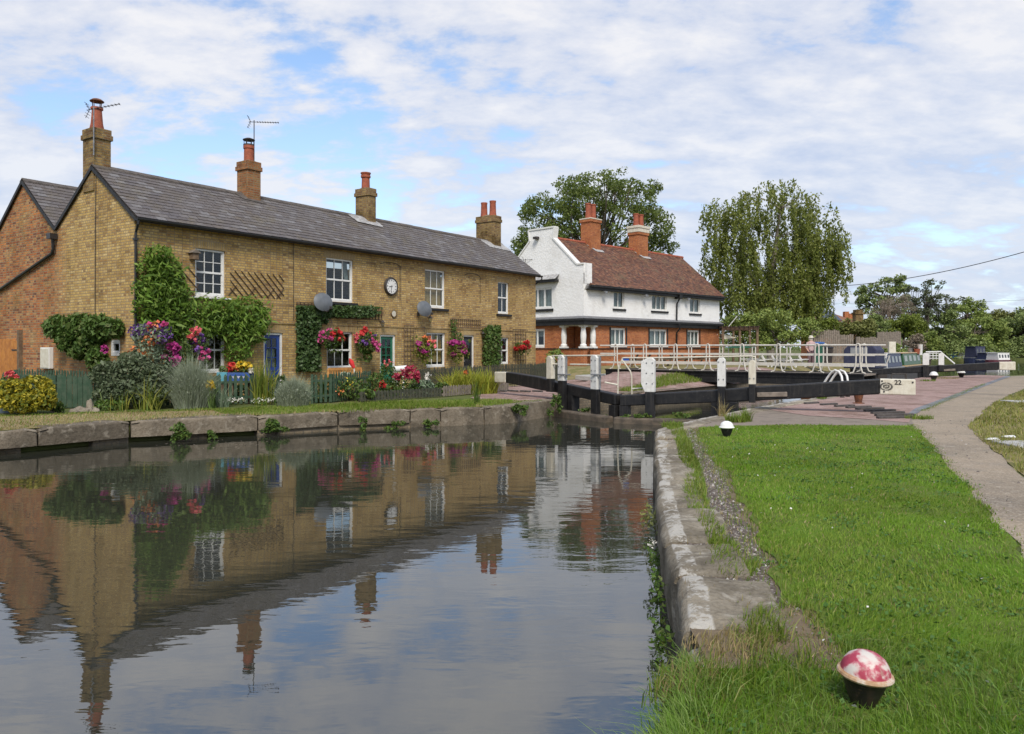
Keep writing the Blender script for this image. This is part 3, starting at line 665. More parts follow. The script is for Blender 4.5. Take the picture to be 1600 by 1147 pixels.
# ------------------------------------------------------------------ brick cottages
def holed(mb, x0, x1, z0, z1, holes, d=.12, y=0.0, axis='x'):
    xs = sorted({x0, x1, *[h[0] for h in holes], *[h[1] for h in holes]}); zs = sorted({z0, z1, *[h[2] for h in holes], *[h[3] for h in holes]})
    P = (lambda a, b, c: (a, b, c)) if axis == 'x' else (lambda a, b, c: (b, a, c))
    for i in range(len(xs) - 1):
        for j in range(len(zs) - 1):
            cx = (xs[i] + xs[i + 1]) / 2; cz = (zs[j] + zs[j + 1]) / 2
            if any(h[0] < cx < h[1] and h[2] < cz < h[3] for h in holes): continue
            mb.add([P(xs[i], y, zs[j]), P(xs[i + 1], y, zs[j]), P(xs[i + 1], y, zs[j + 1]), P(xs[i], y, zs[j + 1])], [(0, 1, 2, 3)])
    for a, b, c, e in holes:
        mb.add([P(a, y, c), P(b, y, c), P(b, y, e), P(a, y, e), P(a, y + d, c), P(b, y + d, c), P(b, y + d, e), P(a, y + d, e)], [(0, 4, 5, 1), (1, 5, 6, 2), (2, 6, 7, 3), (3, 7, 4, 0)])
def PB(axis, sgn=1):
    """box maker in a wall plane: (a0,a1) along wall, (d0,d1) depth into building, (z0,z1)"""
    def f(mb, a0, a1, d0, d1, z0, z1, mi=0):
        return mb.box(a0, a1, d0, d1, z0, z1, mi) if axis == 'x' else mb.box(d0, d1, a0, a1, z0, z1, mi)
    return f
def window(parent, axis, a0, a1, z0, z1, dep=.10, cols=3, rows=(1, 1), frame=.06, split=.5, mat=None, inner=None, inner_cover=1.0, bar=.022, meet=.05, cas=False):
    """sash or casement window, depth measured into the building"""
    mat = mat or m_white; B = PB(axis); m = MB(); f = frame
    B(m, a0, a0 + f, dep - .05, dep + .05, z0, z1); B(m, a1 - f, a1, dep - .05, dep + .05, z0, z1)
    B(m, a0 + f, a1 - f, dep - .05, dep + .05, z1 - f, z1); B(m, a0 + f, a1 - f, dep - .07, dep + .05, z0, z0 + f * 1.5)
    w = m.build('window', mat, parent, True, bevel=.006)
    g = MB(); zb = z0 + f * 1.5; zt = z1 - f; zm = zb + (zt - zb) * split; ia, ib = a0 + f, a1 - f
    if cas:
        for k in range(cols + 1):
            x = ia + (ib - ia) * k / cols; hw = meet / 2 if 0 < k < cols else .02
            B(g, max(ia, x - hw), min(ib, x + hw), dep - .03, dep + .03, zb, zt)
        for k in range(cols):
            xa, xb = ia + (ib - ia) * k / cols + meet / 2, ia + (ib - ia) * (k + 1) / cols - meet / 2
            B(g, xa, xb, dep - .027, dep + .027, zb, zb + .04); B(g, xa, xb, dep - .027, dep + .027, zt - .04, zt)
    else:
        B(g, ia, ib, dep - .035, dep + .02, zm - meet / 2, zm + meet / 2)
        for k in range(1, cols):
            x = ia + (ib - ia) * k / cols; B(g, x - bar / 2, x + bar / 2, dep - .02, dep + .015, zb, zt)
        for (lo, hi, r) in ((zb, zm, rows[0]), (zm, zt, rows[1])):
            for k in range(1, r):
                z = lo + (hi - lo) * k / r; B(g, ia, ib, dep - .018, dep + .013, z - bar / 2, z + bar / 2)
            B(g, ia, ib, dep - .017, dep + .02, lo, lo + .035)
        for x in (ia, ib - .03): B(g, x, x + .03, dep - .017, dep + .02, zb, zt)
    g.build('glazing_bars', mat, w, True)
    p = MB(); B(p, ia, ib, dep + .002, dep + .008, zb, zt); p.build('pane', m_glass, w, True)
    if inner:
        zc = zt - (zt - zb) * inner_cover; c = MB(); n = 24
        for k in range(n):   # folded cloth
            xa, xb = ia + (ib - ia) * k / n, ia + (ib - ia) * (k + 1) / n; ya, yb = (dep + .10 + .02 * (k % 2), dep + .10 + .02 * ((k + 1) % 2))
            q = [(xa, ya, zc), (xb, yb, zc), (xb, yb, zt), (xa, ya, zt)]
            c.add([v if axis == 'x' else (v[1], v[0], v[2]) for v in q], [(0, 1, 2, 3)])
        c.build(inner[0], inner[1], w, True)
    return w
def slates(mb, x0, x1, e, r, row, wid, thick=.012, jit=.004, axis_end=None):
    """overlapping slates from eave (y,z) to ridge (y,z)"""
    e = Vector((0, *e)); r = Vector((0, *r)); sl = r - e; L = sl.length; sd = sl.normalized(); nn = Vector((1, 0, 0)).cross(sd)
    if nn.z < 0: nn = -nn
    n = int(math.ceil(L / row))
    for i in range(n):
        lo = i * L / n; hi = min(L, (i + 1.25) * L / n); x = x0 - (wid / 2 if i % 2 else 0)
        while x < x1 - .01:
            xa = max(x, x0); xb = min(x + wid, x1); x += wid
            if xb - xa < .02: continue
            h = thick * 1.9 + random.uniform(-jit, jit); dl = random.uniform(-.006, .006)
            sagz = Vector((0, 0, .025 * noise.noise(Vector((xa * .35, lo * .6, 2.2)))))
            a = e + sd * (lo + dl) + sagz; b = e + sd * hi + sagz
            X1 = Vector((xa + .003, 0, 0)); X2 = Vector((xb - .003, 0, 0))
            mb.add([a + X1 + nn * h, a + X2 + nn * (h + random.uniform(-jit, jit) * .6), b + X2 + nn * .004, b + X1 + nn * .004, a + X1, a + X2], [(0, 1, 2, 3), (4, 5, 1, 0)])
CR = empty('cottage_row', (-10.47, 21.3, 0), 'long yellow brick cottage row with slate roof and four chimneys behind the flower gardens', 'house', rz=COT.a)
CLEN = 20.5; ER = 6.95; EV = 5.36; VZ = 5.36
def fz(px, y0, y1, pad=0): # z range at a px
    return COT.front(px, y1)[1] - pad, COT.front(px, y0)[1] + pad
def fr(xl, xr, y0, y1):
    xm = (xl + xr) / 2; return (COT.front(xl, 500)[0], COT.front(xr, 500)[0], COT.front(xm, y1)[1], COT.front(xm, y0)[1])
WIN = dict(w1u=fr(305, 352, 390, 464), w1l=fr(311, 352, 513, 583), w2u=fr(509.6, 552, 404.5, 472), w2l=fr(511, 551, 519, 577), w3u=fr(664, 695.5, 422, 481.5), w3l=fr(666, 696, 520, 574), w4u=fr(778, 795, 441, 490.5), w4l=fr(777.5, 795, 527.5, 569))
DOOR = dict(d1=fr(412, 442, 520, 600), d2=fr(594, 618, 523, 600), d3=fr(724.5, 741, 524, 600))
for k in DOOR: v = DOOR[k]; DOOR[k] = (v[0], v[1], 0.02, v[3])
BLIND = [fr(594, 625, 414, 468), fr(726, 750, 431, 474)]
def cottage():
    mb = MB(); H = list(WIN.values()) + list(DOOR.values())
    holed(mb, 0, CLEN, -.1, 5.24, H)
    gw = [(*[COT.side(x, 540)[0] for x in (187.5, 173)], COT.side(180, 556)[1], COT.side(180, 531)[1])]
    # gable wall (x = 0 plane): lower part with the little window, then the two gable triangles
    holed(mb, 0, 8.85, -.1, 5.24, gw, axis='y')
    for x, prof in ((0, [(0, 5.24), (2.2, 6.88), (4.42, 5.24)]), (0, [(4.42, 5.24), (6.65, 7.0), (8.85, 5.24)]), (CLEN, [(0, -.1), (0, 5.24), (2.2, 6.88), (4.42, 5.24), (4.42, -.1)])):
        mb.add([(x, a, b) for a, b in prof], [tuple(range(len(prof)))])
    mb.add([(CLEN, 4.42, -.1), (0, 8.85, -.1), (0, 8.85, 5.24), (CLEN, 4.42, 5.24)], [(0, 1, 2, 3)])
    mb.build('wall', m_brick, CR, True, recalc=False)
    # brick arches over openings, string course, cornice below the gutter
    for k, (a, b, c, e) in list(WIN.items()) + list(DOOR.items()):
        ar = MB(); n = 12; rise = .09 if k != 'w4u' else .03
        for i in range(n):
            x0 = a - .10 + (b - a + .20) * i / n; x1 = a - .10 + (b - a + .20) * (i + 1) / n; q = 1 - ((i + .5) / n * 2 - 1) ** 2
            ar.box(x0, x1 - .004, -.004, .05, e - .015 + rise * q * .3, e + .20 + rise * q)
        ar.build('brick_arch', m_brick_pale, CR, True)
    sc = MB(); z = 2.42; xs = sorted([(v[0] - .1, v[1] + .1) for k, v in DOOR.items() if v[3] > 2.4]); sc.box(0.02, CLEN, -.03, .04, z - .04, z + .03)
    sc.build('string_course', m_brick, CR, True)
    co = MB(); co.box(0, CLEN, -.035, .03, 5.1, 5.22); co.build('cornice', m_brick, CR, True)
    # blank panels: dark bars on the flat wall, painted as shade of the recess
    for (a, b, c, e) in BLIND:
        bl = MB(); n = 10
        pts = [(b, 0, c)] + [(b + (a - b) * i / n, 0, e + .10 * (1 - (i / n * 2 - 1) ** 2)) for i in range(n + 1)]
        for p, q in zip(pts, pts[1:]): bl.bar((p[0], -.002, p[2]), (q[0], -.002, q[2]), .02, .022, up=(0, 1, 0))
        bl.build('panel_edge_shade', m_shade, CR, True)
    # roofs
    rf = MB(); e0 = (-.24, 5.19); rdg = (2.2, ER)
    slates(rf, -.06, CLEN + .12, e0, rdg, .21, .30)
    rf.build('roof', m_slate, CR, True, recalc=False)
    rb = MB()
    def slab(y0, z0, y1, z1, x0, x1, th=.05, off=.012): rb.prism([(x0, y0, z0 - off), (x0, y1, z1 - off), (x0, y1, z1 - off - th), (x0, y0, z0 - off - th)], (x1 - x0, 0, 0))
    slab(-.22, 5.19, 2.2, ER, -.05, CLEN + .1); slab(2.2, ER, 4.45, 5.33, -.05, CLEN + .1); slab(4.45, 5.33, 6.65, 7.08, -.05, 13); slab(6.65, 7.08, 9.1, 5.13, -.05, 13)
    rb.build('roof_underlay', m_irond, CR, True)
    r2 = MB(); slates(r2, -.06, 13, (4.5, 5.36), (6.65, 7.08), .21, .30); r2.build('rear_roof', m_slate, CR, True, recalc=False)
    for (x1, y, z) in ((CLEN + .1, 2.2, ER), (13, 6.65, 7.08)):
        rt = MB(); x = -.06
        while x < x1:
            L = min(.45, x1 - x); j = random.uniform(-.006, .006)
            for sgn in (-1, 1): rt.prism([(x, y, z + .05 + j), (x, y + sgn * .15, z - .055 + j), (x, y + sgn * .15, z - .085 + j), (x, y, z + .02 + j)], (L - .012, 0, 0))
            x += L
        rt.build('ridge_tiles', m_ridge, CR, True)
    # black painted verges on the gables
    vg = MB()
    for (y0, z0, y1, z1) in ((-.2, 5.17, 2.2, ER - .03), (2.2, ER - .03, 4.45, 5.31), (4.45, 5.31, 6.65, 7.05), (6.65, 7.05, 9.1, 5.11)):
        vg.bar((-.05, y0, z0 - .05), (-.05, y1, z1 - .05), .06, .10, up=(0, -(z1 - z0), (y1 - y0)))
    vg.build('verge', m_black, CR, True); vg = MB(); vg.bar((CLEN + .05, -.2, 5.12), (CLEN + .05, 2.2, ER - .08), .06, .12, up=(0, -1.7, 2.4))
    vg.build('verge', m_black, CR, True)
    # gutter and pipes
    gt = MB(); n = 10; gy, gz = -.29, 5.15
    pr = [(gy + .062 * math.cos(math.pi + math.pi * i / n), gz + .062 * math.sin(math.pi + math.pi * i / n)) for i in range(n + 1)] + [(gy + .05 * math.cos(2 * math.pi - math.pi * i / n), gz + .05 * math.sin(2 * math.pi - math.pi * i / n)) for i in range(n + 1)]
    gt.prism([(-.1, a, b) for a, b in pr], (CLEN + .25, 0, 0))
    gt.box(-.05, CLEN + .1, -.235, -.215, 5.07, 5.20)
    gt.build('gutter', m_gut, CR, True)
    dp = MB(); dp.tube([(-.06, -.29, 5.1), (-.06, -.29, 5.0), (.0, -.08, 4.82), (.0, -.06, 4.7), (.0, -.06, 0.02)], .038, 8)
    for z in (4.6, 3.4, 2.2, 1.0): dp.box(-.055, .055, -.11, -.0, z - .03, z + .03)
    dp.build('downpipe', m_gut, CR, True, True)
    dp = MB(); dp.tube([(CLEN + .1, -.29, 5.1), (CLEN + .12, -.29, 4.98), (CLEN + .06, -.05, 4.8), (CLEN + .06, .1, 4.7), (CLEN + .06, .1, 3)], .035, 8); dp.build('downpipe', m_gut, CR, True, True)
    dg = MB(); t1, z1 = COT.side(0, 455); t0, z0 = 4.46, 5.0; dt, dz = t1 - t0, z1 - (z0 - .35)
    dg.box(-.24, -.02, 4.34, 4.58, 4.95, 5.12); dg.tube([(-.11, 4.46, 5.0), (-.09, 4.46, 4.66), (-.07, t0 + .12, 4.52), (-.07, t1, z1), (-.07, t0 + dt * 1.5, z0 - .35 + dz * 1.5)], .05, 8)
    dg.build('diagonal_waste_pipe', m_gut, CR, True, True)
    cb = MB(); cb.tube([(-.012, 2.05, 6.7), (-.014, 2.08, 5), (-.012, 2.1, 2.3)], .010, 5); cb.build('cable', m_gut, CR, True)
    cb = MB(); x = COT.front(458, 480)[0]; cb.tube([(x, -.012, 5.1), (x + .01, -.012, 2.5)], .008, 5); cb.build('cable', m_gut, CR, True)
    # windows
    window(CR, 'x', *WIN['w1u'], rows=(2, 2)); window(CR, 'x', *WIN['w1l'], cols=3); window(CR, 'x', *WIN['w2u'])
    window(CR, 'x', *WIN['w2l']); window(CR, 'x', *WIN['w3u'], cols=3, inner=('bamboo_blind', m_blind)); window(CR, 'x', *WIN['w3l'], cols=3, inner=('bamboo_blind', m_blind), inner_cover=.9)
    window(CR, 'x', *WIN['w4u'], cols=2, frame=.05, inner=('curtain', m_shade)); window(CR, 'x', *WIN['w4l'], cols=2, frame=.05, inner=('curtain', m_drape))  # upper window: sheet coloured near-black to stand for the unlit room
    window(CR, 'y', *gw[0], dep=.06, cols=1, frame=.07, cas=True, meet=.02)
    # half drawn white curtain in the second upper window
    a, b, c, e = WIN['w2u']; cu = MB(); zt = e - .06
    for k in range(8):
        x0 = b - .32 + .032 * k; x1 = x0 + .032; y0, y1 = .21 + .02 * (k % 2), .21 + .02 * ((k + 1) % 2); lo = e - .75 + .0 * k
        cu.add([(x0 + .06 * (7 - k) / 7 * 1.5, y0, lo), (x1 + .06 * (7 - k) / 7 * 1.5, y1, lo), (x1 - .06, y1, zt), (x0 - .06, y0, zt)], [(0, 1, 2, 3)])
    cu.build('curtain', m_curtain, CR, True)
    ss = MB(); 
    for k in ('w2u', 'w3u', 'w4u'): a, b, c, e = WIN[k]; ss.box(a - .12, b + .16, -.09, .1, c - .11, c - .012)
    for k in ('w1u',): a, b, c, e = WIN[k]; ss.box(a - .02, b + .02, -.06, .1, c - .06, c - .01)
    for k in ('w2u', 'w3u', 'w4u', 'w1u'):
        s1 = MB(); a, b, c, e = WIN[k]; s1.box(a - .12, b + .16, -.09, .1, c - (.11 if k != 'w1u' else .06), c - .012); s1.build('window_sill', m_black if k != 'w1u' else m_white, CR, True, bevel=.01)
    # doors
    for k, mt, dark in (('d1', m_bluep, 0), ('d2', m_greenp, 0), ('d3', m_black, 1)):
        a, b, c, e = DOOR[k]; f = MB(); w = .07 if k != 'd3' else .06
        f.box(a, a + w, .04, .13, c, e); f.box(b - w, b, .04, .13, c, e); f.box(a + w, b - w, .04, .13, e - w, e); fo = f.build('door_frame', m_white, CR, True, bevel=.006)
        d = MB(); ia, ib, it = a + w, b - w, e - w; y0, y1 = .09, .13; h0 = .95 if k == 'd1' else 1.0
        d.box(ia, ia + .11, y0, y1, c, it); d.box(ib - .11, ib, y0, y1, c, it); d.box(ia + .11, ib - .11, y0, y1, c, c + .2); d.box(ia + .11, ib - .11, y0, y1, h0 - .12, h0); d.box(ia + .11, ib - .11, y0, y1, it - .11, it)
        d.box(ia + .11, ib - .11, y0 + .02, y1 - .005, c + .2, h0 - .12)
        nc, nr = (2, 3) if k != 'd3' else (1, 1)
        for i in range(1, nc): x = ia + .11 + (ib - ia - .22) * i / nc; d.box(x - .015, x + .015, y0 + .005, y1 - .005, h0, it - .11)
        for i in range(1, nr): z = h0 + (it - .11 - h0) * i / nr; d.box(ia + .11, ib - .11, y0 + .006, y1 - .006, z - .015, z + .015)
        do = d.build('door', mt, CR, True, bevel=.004)
        g = MB(); g.box(ia + .11, ib - .11, .108, .114, h0, it - .11); g.build('door_pane', m_glass, do, True)
        if k == 'd1':
            g = MB(); g.box(ia + .12, ib - .12, .19, .20, h0, h0 + .6); g.build('net_curtain', m_curtain, do, True)
        hd = MB(); hd.ball = None; hd.lathe([(.0, -.02), (.022, -.015), (.03, 0), (.022, .015), (0, .02)], (ia + .06, .07, 1.0), 10); hd.build('door_handle', m_metal, do, True, True)
    # chimneys
    def chimney(px0, px1, yb, yt, w, d, mat, pots, yc, cap=None, z_base=6.2, capmat=None, name='chimney'):
        s0, _ = COT.front(px0, 300, yc - d / 2); s1, _ = COT.front(px1, 300, yc - d / 2)
        zt = COT.front((px0 + px1) / 2, yt, yc - d / 2)[1]; xa, xb = s0 + (0 if w is None else 0), (s1 if w is None else s0 + w)
        m = MB(); y0, y1 = yc - d / 2, yc + d / 2
        m.box(xa, xb, y0, y1, z_base, zt - .32)
        m.box(xa - .045, xb + .045, y0 - .045, y1 + .045, zt - .32, zt - .17); m.box(xa - .015, xb + .015, y0 - .015, y1 + .015, zt - .17, zt)
        co = m.build('chimney', mat, CR, True, bevel=.012)
        fl = MB(); fl.prism([(xa, y0, zt), (xb, y0, zt), (xb, y1, zt), (xa, y1, zt)], (0, 0, .001)); 
        fm = MB(); cx, cy = (xa + xb) / 2, yc; fm.lathe([((xb - xa) * .62, 0), ((xb - xa) * .4, .05), ((xb - xa) * .2, .09)], (cx, cy, zt), 4, sq=True); fm.build('mortar_flaunching', m_pier, co, True)
        return co, xa, xb, y0, y1, zt
    c1, xa, xb, y0, y1, z = chimney(146, 173.5, 255, 201, None, .62, m_chim, 1, 2.45)
    p = MB(); cx, cy = (xa + xb) / 2, (y0 + y1) / 2; zt = COT.front(150, 168, cy)[1]
    p.lathe([(.20, z + .03), (.165, z + .2), (.14, zt - .15), (.135, zt - .08), (.17, zt - .06), (.17, zt), (.11, zt)], (cx, cy, 0), 16); p.build('chimney_pot', m_pot, c1, True, True)
    p = MB(); p.lathe([(.19, zt + .17), (.20, zt + .19), (.12, zt + .25), (.0, zt + .27)], (cx, cy, 0), 16)
    for k in range(4): a = k * math.pi / 2 + .5; p.tube([(cx + .13 * math.cos(a), cy + .13 * math.sin(a), zt - .01), (cx + .15 * math.cos(a), cy + .15 * math.sin(a), zt + .19)], .014, 5)
    p.build('chimney_cowl', m_rust, c1, True, True)
    c2, xa, xb, y0, y1, z = chimney(387, 407.5, 303, 252, None, .6, m_chim_red, 1, 2.15)
    p = MB(); cx, cy = xa + (xb - xa) * .5, (y0 + y1) / 2; zt = COT.front(388, 228, cy)[1]
    p.lathe([(.17, z + .03), (.165, zt - .12), (.19, zt - .1), (.19, zt), (.12, zt)], (cx, cy, 0), 16); p.build('chimney_pot', m_pot, c2, True, True)
    p = MB(); p.lathe([(.20, zt + .19), (.21, zt + .22), (.10, zt + .27), (.0, zt + .28)], (cx, cy, 0), 16); p.lathe([(.19, zt), (.19, zt + .05), (.1, zt + .05)], (cx, cy, 0), 16)
    for k in range(6): a = k * math.pi / 3 + .5; p.tube([(cx + .16 * math.cos(a), cy + .16 * math.sin(a), zt + .03), (cx + .16 * math.cos(a), cy + .16 * math.sin(a), zt + .2)], .012, 5)
    p.build('chimney_cowl', m_irond, c2, True, True)
    c3, xa, xb, y0, y1, z = chimney(575.5, 587.5, 335, 294, None, .74, m_chim, 1, 2.2)
    p = MB(); cx, cy = (xa + xb) / 2, (y0 + y1) / 2; zt = COT.front(571, 270, cy)[1]
    p.lathe([(.17, z + .03), (.16, zt - .22), (.20, zt - .2), (.20, zt - .12), (.165, zt - .1), (.21, zt - .04), (.21, zt), (.1, zt)], (cx, cy, 0), 16); p.build('chimney_pot', m_pot, c3, True, True)
    c4, xa, xb, y0, y1, z = chimney(772.5, 783, 370, 337, None, 1.15, m_chim, 2, 2.35)
    for px, ytop in ((756.5, 317), (770, 314)):
        cx = (xa + xb) / 2; cy = COT.side(px, 330, cx)[0]; zt = COT.side(px, ytop, cx)[1]
        p = MB(); p.lathe([(.19, z + .03), (.17, z + .2), (.155, zt - .1), (.17, zt - .06), (.17, zt), (.1, zt)], (cx, cy, 0), 16); p.build('chimney_pot', m_pot, c4, True, True)
    # mortar and lead flashings where the stacks meet the front slope
    for (co, px, ym) in ((c3, 571, 0), (c4, 766, 0), (c2, 389, 0)):
        pass
    sd = Vector((0, 2.44, ER - 5.19)).normalized(); nn = Vector((0, -sd.z, sd.y))
    for (co, x0, x1, dd, mt) in ((c3, COT.front(552, 340, 1.8)[0], COT.front(592, 340, 1.8)[0], .75, m_lead), (c4, COT.front(753, 360, 2)[0], COT.front(786, 360, 2)[0], .85, m_lead), (c2, COT.front(372, 300, 1.9)[0], COT.front(410, 300, 1.9)[0], .6, m_ridge)):
        tp = Vector((0, 2.2, ER)); f = MB()
        a = tp - sd * dd; n2 = nn * .045
        f.prism([Vector((x0 + .05, 0, 0)) + tp - sd * .05 + n2, Vector((x1, 0, 0)) + a + n2, Vector((x1 + .08, 0, 0)) + a + sd * .12 + n2, Vector((x1 - .0, 0, 0)) + tp - sd * .06 + n2], -nn * .02)
        f.prism([Vector((x0, 0, 0)) + tp - sd * .1 + n2 * 1.05, Vector((x0 + .12, 0, 0)) + a * 1 + sd * .1 + n2 * 1.05, Vector((x1 - .1, 0, 0)) + a + n2 * 1.05, Vector((x1 - .1, 0, 0)) + a + sd * .14 + n2 * 1.05], -nn * .02)
        f.build('roof_flashing', mt, CR, True)
    # wooden side door and meter box on the gable
    t0, _ = COT.side(32, 550); t1, _ = COT.side(-12, 550); zt = COT.side(10, 530)[1]
    d = MB(); n = 7
    for i in range(n):
        a = t0 + (t1 - t0) * i / n; b = t0 + (t1 - t0) * (i + 1) / n; q0 = 1 - (2 * i / n - 1) ** 2; q1 = 1 - (2 * (i + 1) / n - 1) ** 2
        d.prism([(-.07, a + .006, .1), (-.07, b - .006, .1), (-.07, b - .006, zt - .1 + .12 * q1), (-.07, a + .006, zt - .1 + .12 * q0)], (.045, 0, 0))
    sd_ = d.build('side_door', m_gatewood, CR, True)
    h = MB(); h.box(-.085, -.07, t0 - .05, t0 + .45, zt - .38, zt - .34); h.box(-.085, -.07, t0 - .05, t0 + .45, .5, .54); h.build('door_hinge', m_irond, sd_, True)
    ps = MB(); ps.box(-.12, -.0, t0 - .16, t0 - .03, 0, zt + .3); ps.build('door_post', m_oldwood, CR, True)
cottage()
# things fixed to the cottages
def fix(name, label, cat, s, t, z, group=None):
    return empty(name, COT.world(s, t, z), label, cat, group, COT.a)
t0 = COT.side(84, 560)[0]; t1 = COT.side(70, 560)[0]; zb = COT.side(77, 576)[1]; zt = COT.side(77, 543)[1]
mr = fix('meter_box', 'white meter box on the red brick gable wall beside the orange wooden door', 'meter box', 0, (t0 + t1) / 2, zb)
h = (t1 - t0) / 2; m = MB(); m.box(-.14, -.002, -h, h, 0, zt - zb); m.build('box_body', m_white, mr, True, bevel=.015); m = MB(); m.box(-.152, -.14, -h + .03, h - .03, .03, zt - zb - .03); m.build('box_lid', m_cream, mr, True, bevel=.006)
# wall clock
s, z = COT.front(609.5, 447.5); ck = fix('wall_clock', 'round white faced clock with a dark rim on the upper brick wall', 'clock', s, 0, z)
M90 = Matrix.Rotation(R(90), 3, 'X')
m = MB(); m.lathe([(.0, .0), (.34, .0), (.36, .05), (.34, .10), (.30, .11), (.28, .075), (0, .075)], (0, 0, 0), 32, M=M90); m.build('clock_rim', m_irond, ck, True, True)
m = MB(); m.lathe([(0, .08), (.285, .08), (.285, .085), (0, .085)], (0, 0, 0), 32, M=M90); m.build('clock_face', m_white, ck, True)
m = MB()
for k in range(12):
    a = math.pi * 2 * k / 12; m.bar((.20 * math.sin(a), -.088, .20 * math.cos(a)), (.25 * math.sin(a), -.088, .25 * math.cos(a)), .006, .022 if k % 3 else .034, up=(math.cos(a), 0, -math.sin(a)))
m.build('hour_marks', m_irond, ck, True)
for nm, a, L in (('hour_hand', R(262), .15), ('minute_hand', R(190), .21)):
    m = MB(); m.bar((-.04 * math.sin(a), -.092, -.04 * math.cos(a)), (L * math.sin(a), -.092, L * math.cos(a)), .006, .02, up=(math.cos(a), 0, -math.sin(a))); m.build(nm, m_irond, ck, True)
def dish(px, py, label, feed):
    s, z = COT.front(px, py, -.35); d = fix('satellite_dish', label, 'satellite dish', s, -.35, z, 'satellite dishes')
    Mx = Matrix.Rotation(R(78), 3, 'X') @ Matrix.Rotation(R(0), 3, 'Z'); Mx = Matrix.Rotation(R(-12), 3, 'Z') @ Mx
    m = MB(); r = .36; m.lathe([(r * i / 6, -.10 + .10 * (i / 6) ** 2 + .0) for i in range(7)] + [(r * i / 6, -.115 + .10 * (i / 6) ** 2) for i in range(6, -1, -1)], (0, 0, 0), 28, M=Mx.to_3x3() @ Matrix.Diagonal((1, .9, -1)).to_3x3())
    m.build('dish_bowl', m_dish, d, True, True)
    m = MB(); m.tube([(0, .33, -.2), (0, .15, -.12), (0, .05, -.03)], .022, 6); m.tube([(0, .0, -.28), (0, -.22, -.34), (0, -.38, -.22)], .016, 6); m.box(-.05, .05, .30, .345, -.28, -.10); m.build('dish_arm', m_irond, d, True)
    m = MB(); m.box(-.035, .035, -.44, -.36, -.25, -.16); m.build('receiver', m_irond, d, True, bevel=.01)
dish(504.7, 472, 'grey satellite dish above the ivy covered trellis', 0); dish(663, 482.5, 'grey satellite dish below the bamboo blind window', 0)
def aerial(base, h, dr, n, label, foot=None, rod=m_irond):
    e = empty('tv_aerial', base, label, 'aerial', 'television aerials'); b = Vector(base)
    m = MB(); m.tube([b, b + Vector((0, 0, h))], .018, 6); m.build('mast', rod, e)
    dr = Vector(dr).normalized(); p = b + Vector((0, 0, h - .06)); L = n[1]; sd = dr.cross(Vector((0, 0, 1))).normalized()
    m = MB(); m.tube([p - dr * .18, p + dr * L], .011, 5)
    for k in range(n[0]):
        q = p + dr * (.12 + (L - .14) * k / (n[0] - 1)); m.tube([q - sd * .10, q + sd * .10], .006, 4); m.tube([q - Vector((0, 0, .03)), q + Vector((0, 0, .03))], .006, 4)
    for sx in (-1, 1):
        for k in range(3): q = p - dr * .14 + Vector((0, 0, sx * (.05 + .07 * k))) - dr * .03 * k; m.tube([q - sd * .16, q + sd * .16], .006, 4)
        m.tube([p - dr * .12, p - dr * .23 + Vector((0, 0, sx * .22))], .008, 4)
    m.build('antenna', m_irond, e)
b1 = COT.world(*[COT.front(147, 245, 2.1)[0] - .02, 2.08, COT.front(147, 243, 2.1)[1]]); hh = at(147, 168, b1.y).z - b1.z
aerial(b1, hh + .02, (.95, .1, .22), (7, .75), 'television aerial on a pale pole strapped to the leftmost chimney', rod=m_metal)
b2 = COT.world(COT.front(397, 250, 2.1)[0], 2.1, COT.front(397, 256, 2.1)[1]); aerial(b2, at(397, 188, b2.y).z - b2.z, (1, .1, 0), (9, .85), 'dark television aerial beside the second chimney from the left')
# birdhouse
s, z = COT.front(300, 406); bh = fix('birdhouse', 'small wooden birdhouse beside the upper left window', 'birdhouse', s, 0, z)
m = MB(); m.box(-.10, .10, -.2, -.01, 0, .2); m.build('box', m_oldwood, bh, True, bevel=.008); m = MB(); m.prism([(-.15, -.24, .19), (.15, -.24, .19), (.0, -.24, .30)], (0, .26, 0)); m.build('box_roof', m_greywood, bh, True)
# lanterns
def lantern(px, py, label, w=.1, h=.2):
    s, z = COT.front(px, py); l = fix('wall_lantern', label, 'lantern', s, 0, z, 'wall lanterns'); m = MB()
    m.box(-w * .3, w * .3, -.12, 0, h * .75, h * .85); m.lathe([(w, h * .6), (w * .2, h), (w * .15, h * 1.1)], (0, -.14, 0), 6); m.lathe([(w * .5, -h * .1), (w * .6, 0)], (0, -.14, 0), 6); m.build('lantern_frame', m_irond, l, True)
    m = MB(); m.lathe([(w * .55, 0), (w * .85, h * .6)], (0, -.14, 0), 6); m.build('lantern_glass', m_glass, l, True)
lantern(410.5, 511, 'dark wall lantern beside the blue door', .10, .26); lantern(594, 509, 'small brown lantern at the end of the ivy trellis above the green door', .09, .2)
lantern(668.5, 503, 'black box lantern below the right satellite dish', .09, .24); lantern(751, 526, 'black lantern above and beside the black door', .08, .22)
s, z = COT.front(615, 490); pl = fix('wall_plaque', 'round cream vent plaque with a dark ring on the brick wall', 'plaque', s, 0, z)
m = MB(); m.lathe([(0, 0), (.17, 0), (.17, .03), (.12, .03), (.12, .015), (0, .015)], (0, 0, 0), 24, M=M90); m.build('ring', m_chim, pl, True); m = MB(); m.lathe([(0, .016), (.118, .016), (.118, .02), (0, .02)], (0, 0, 0), 24, M=M90); m.build('disc', m_cream, pl, True)
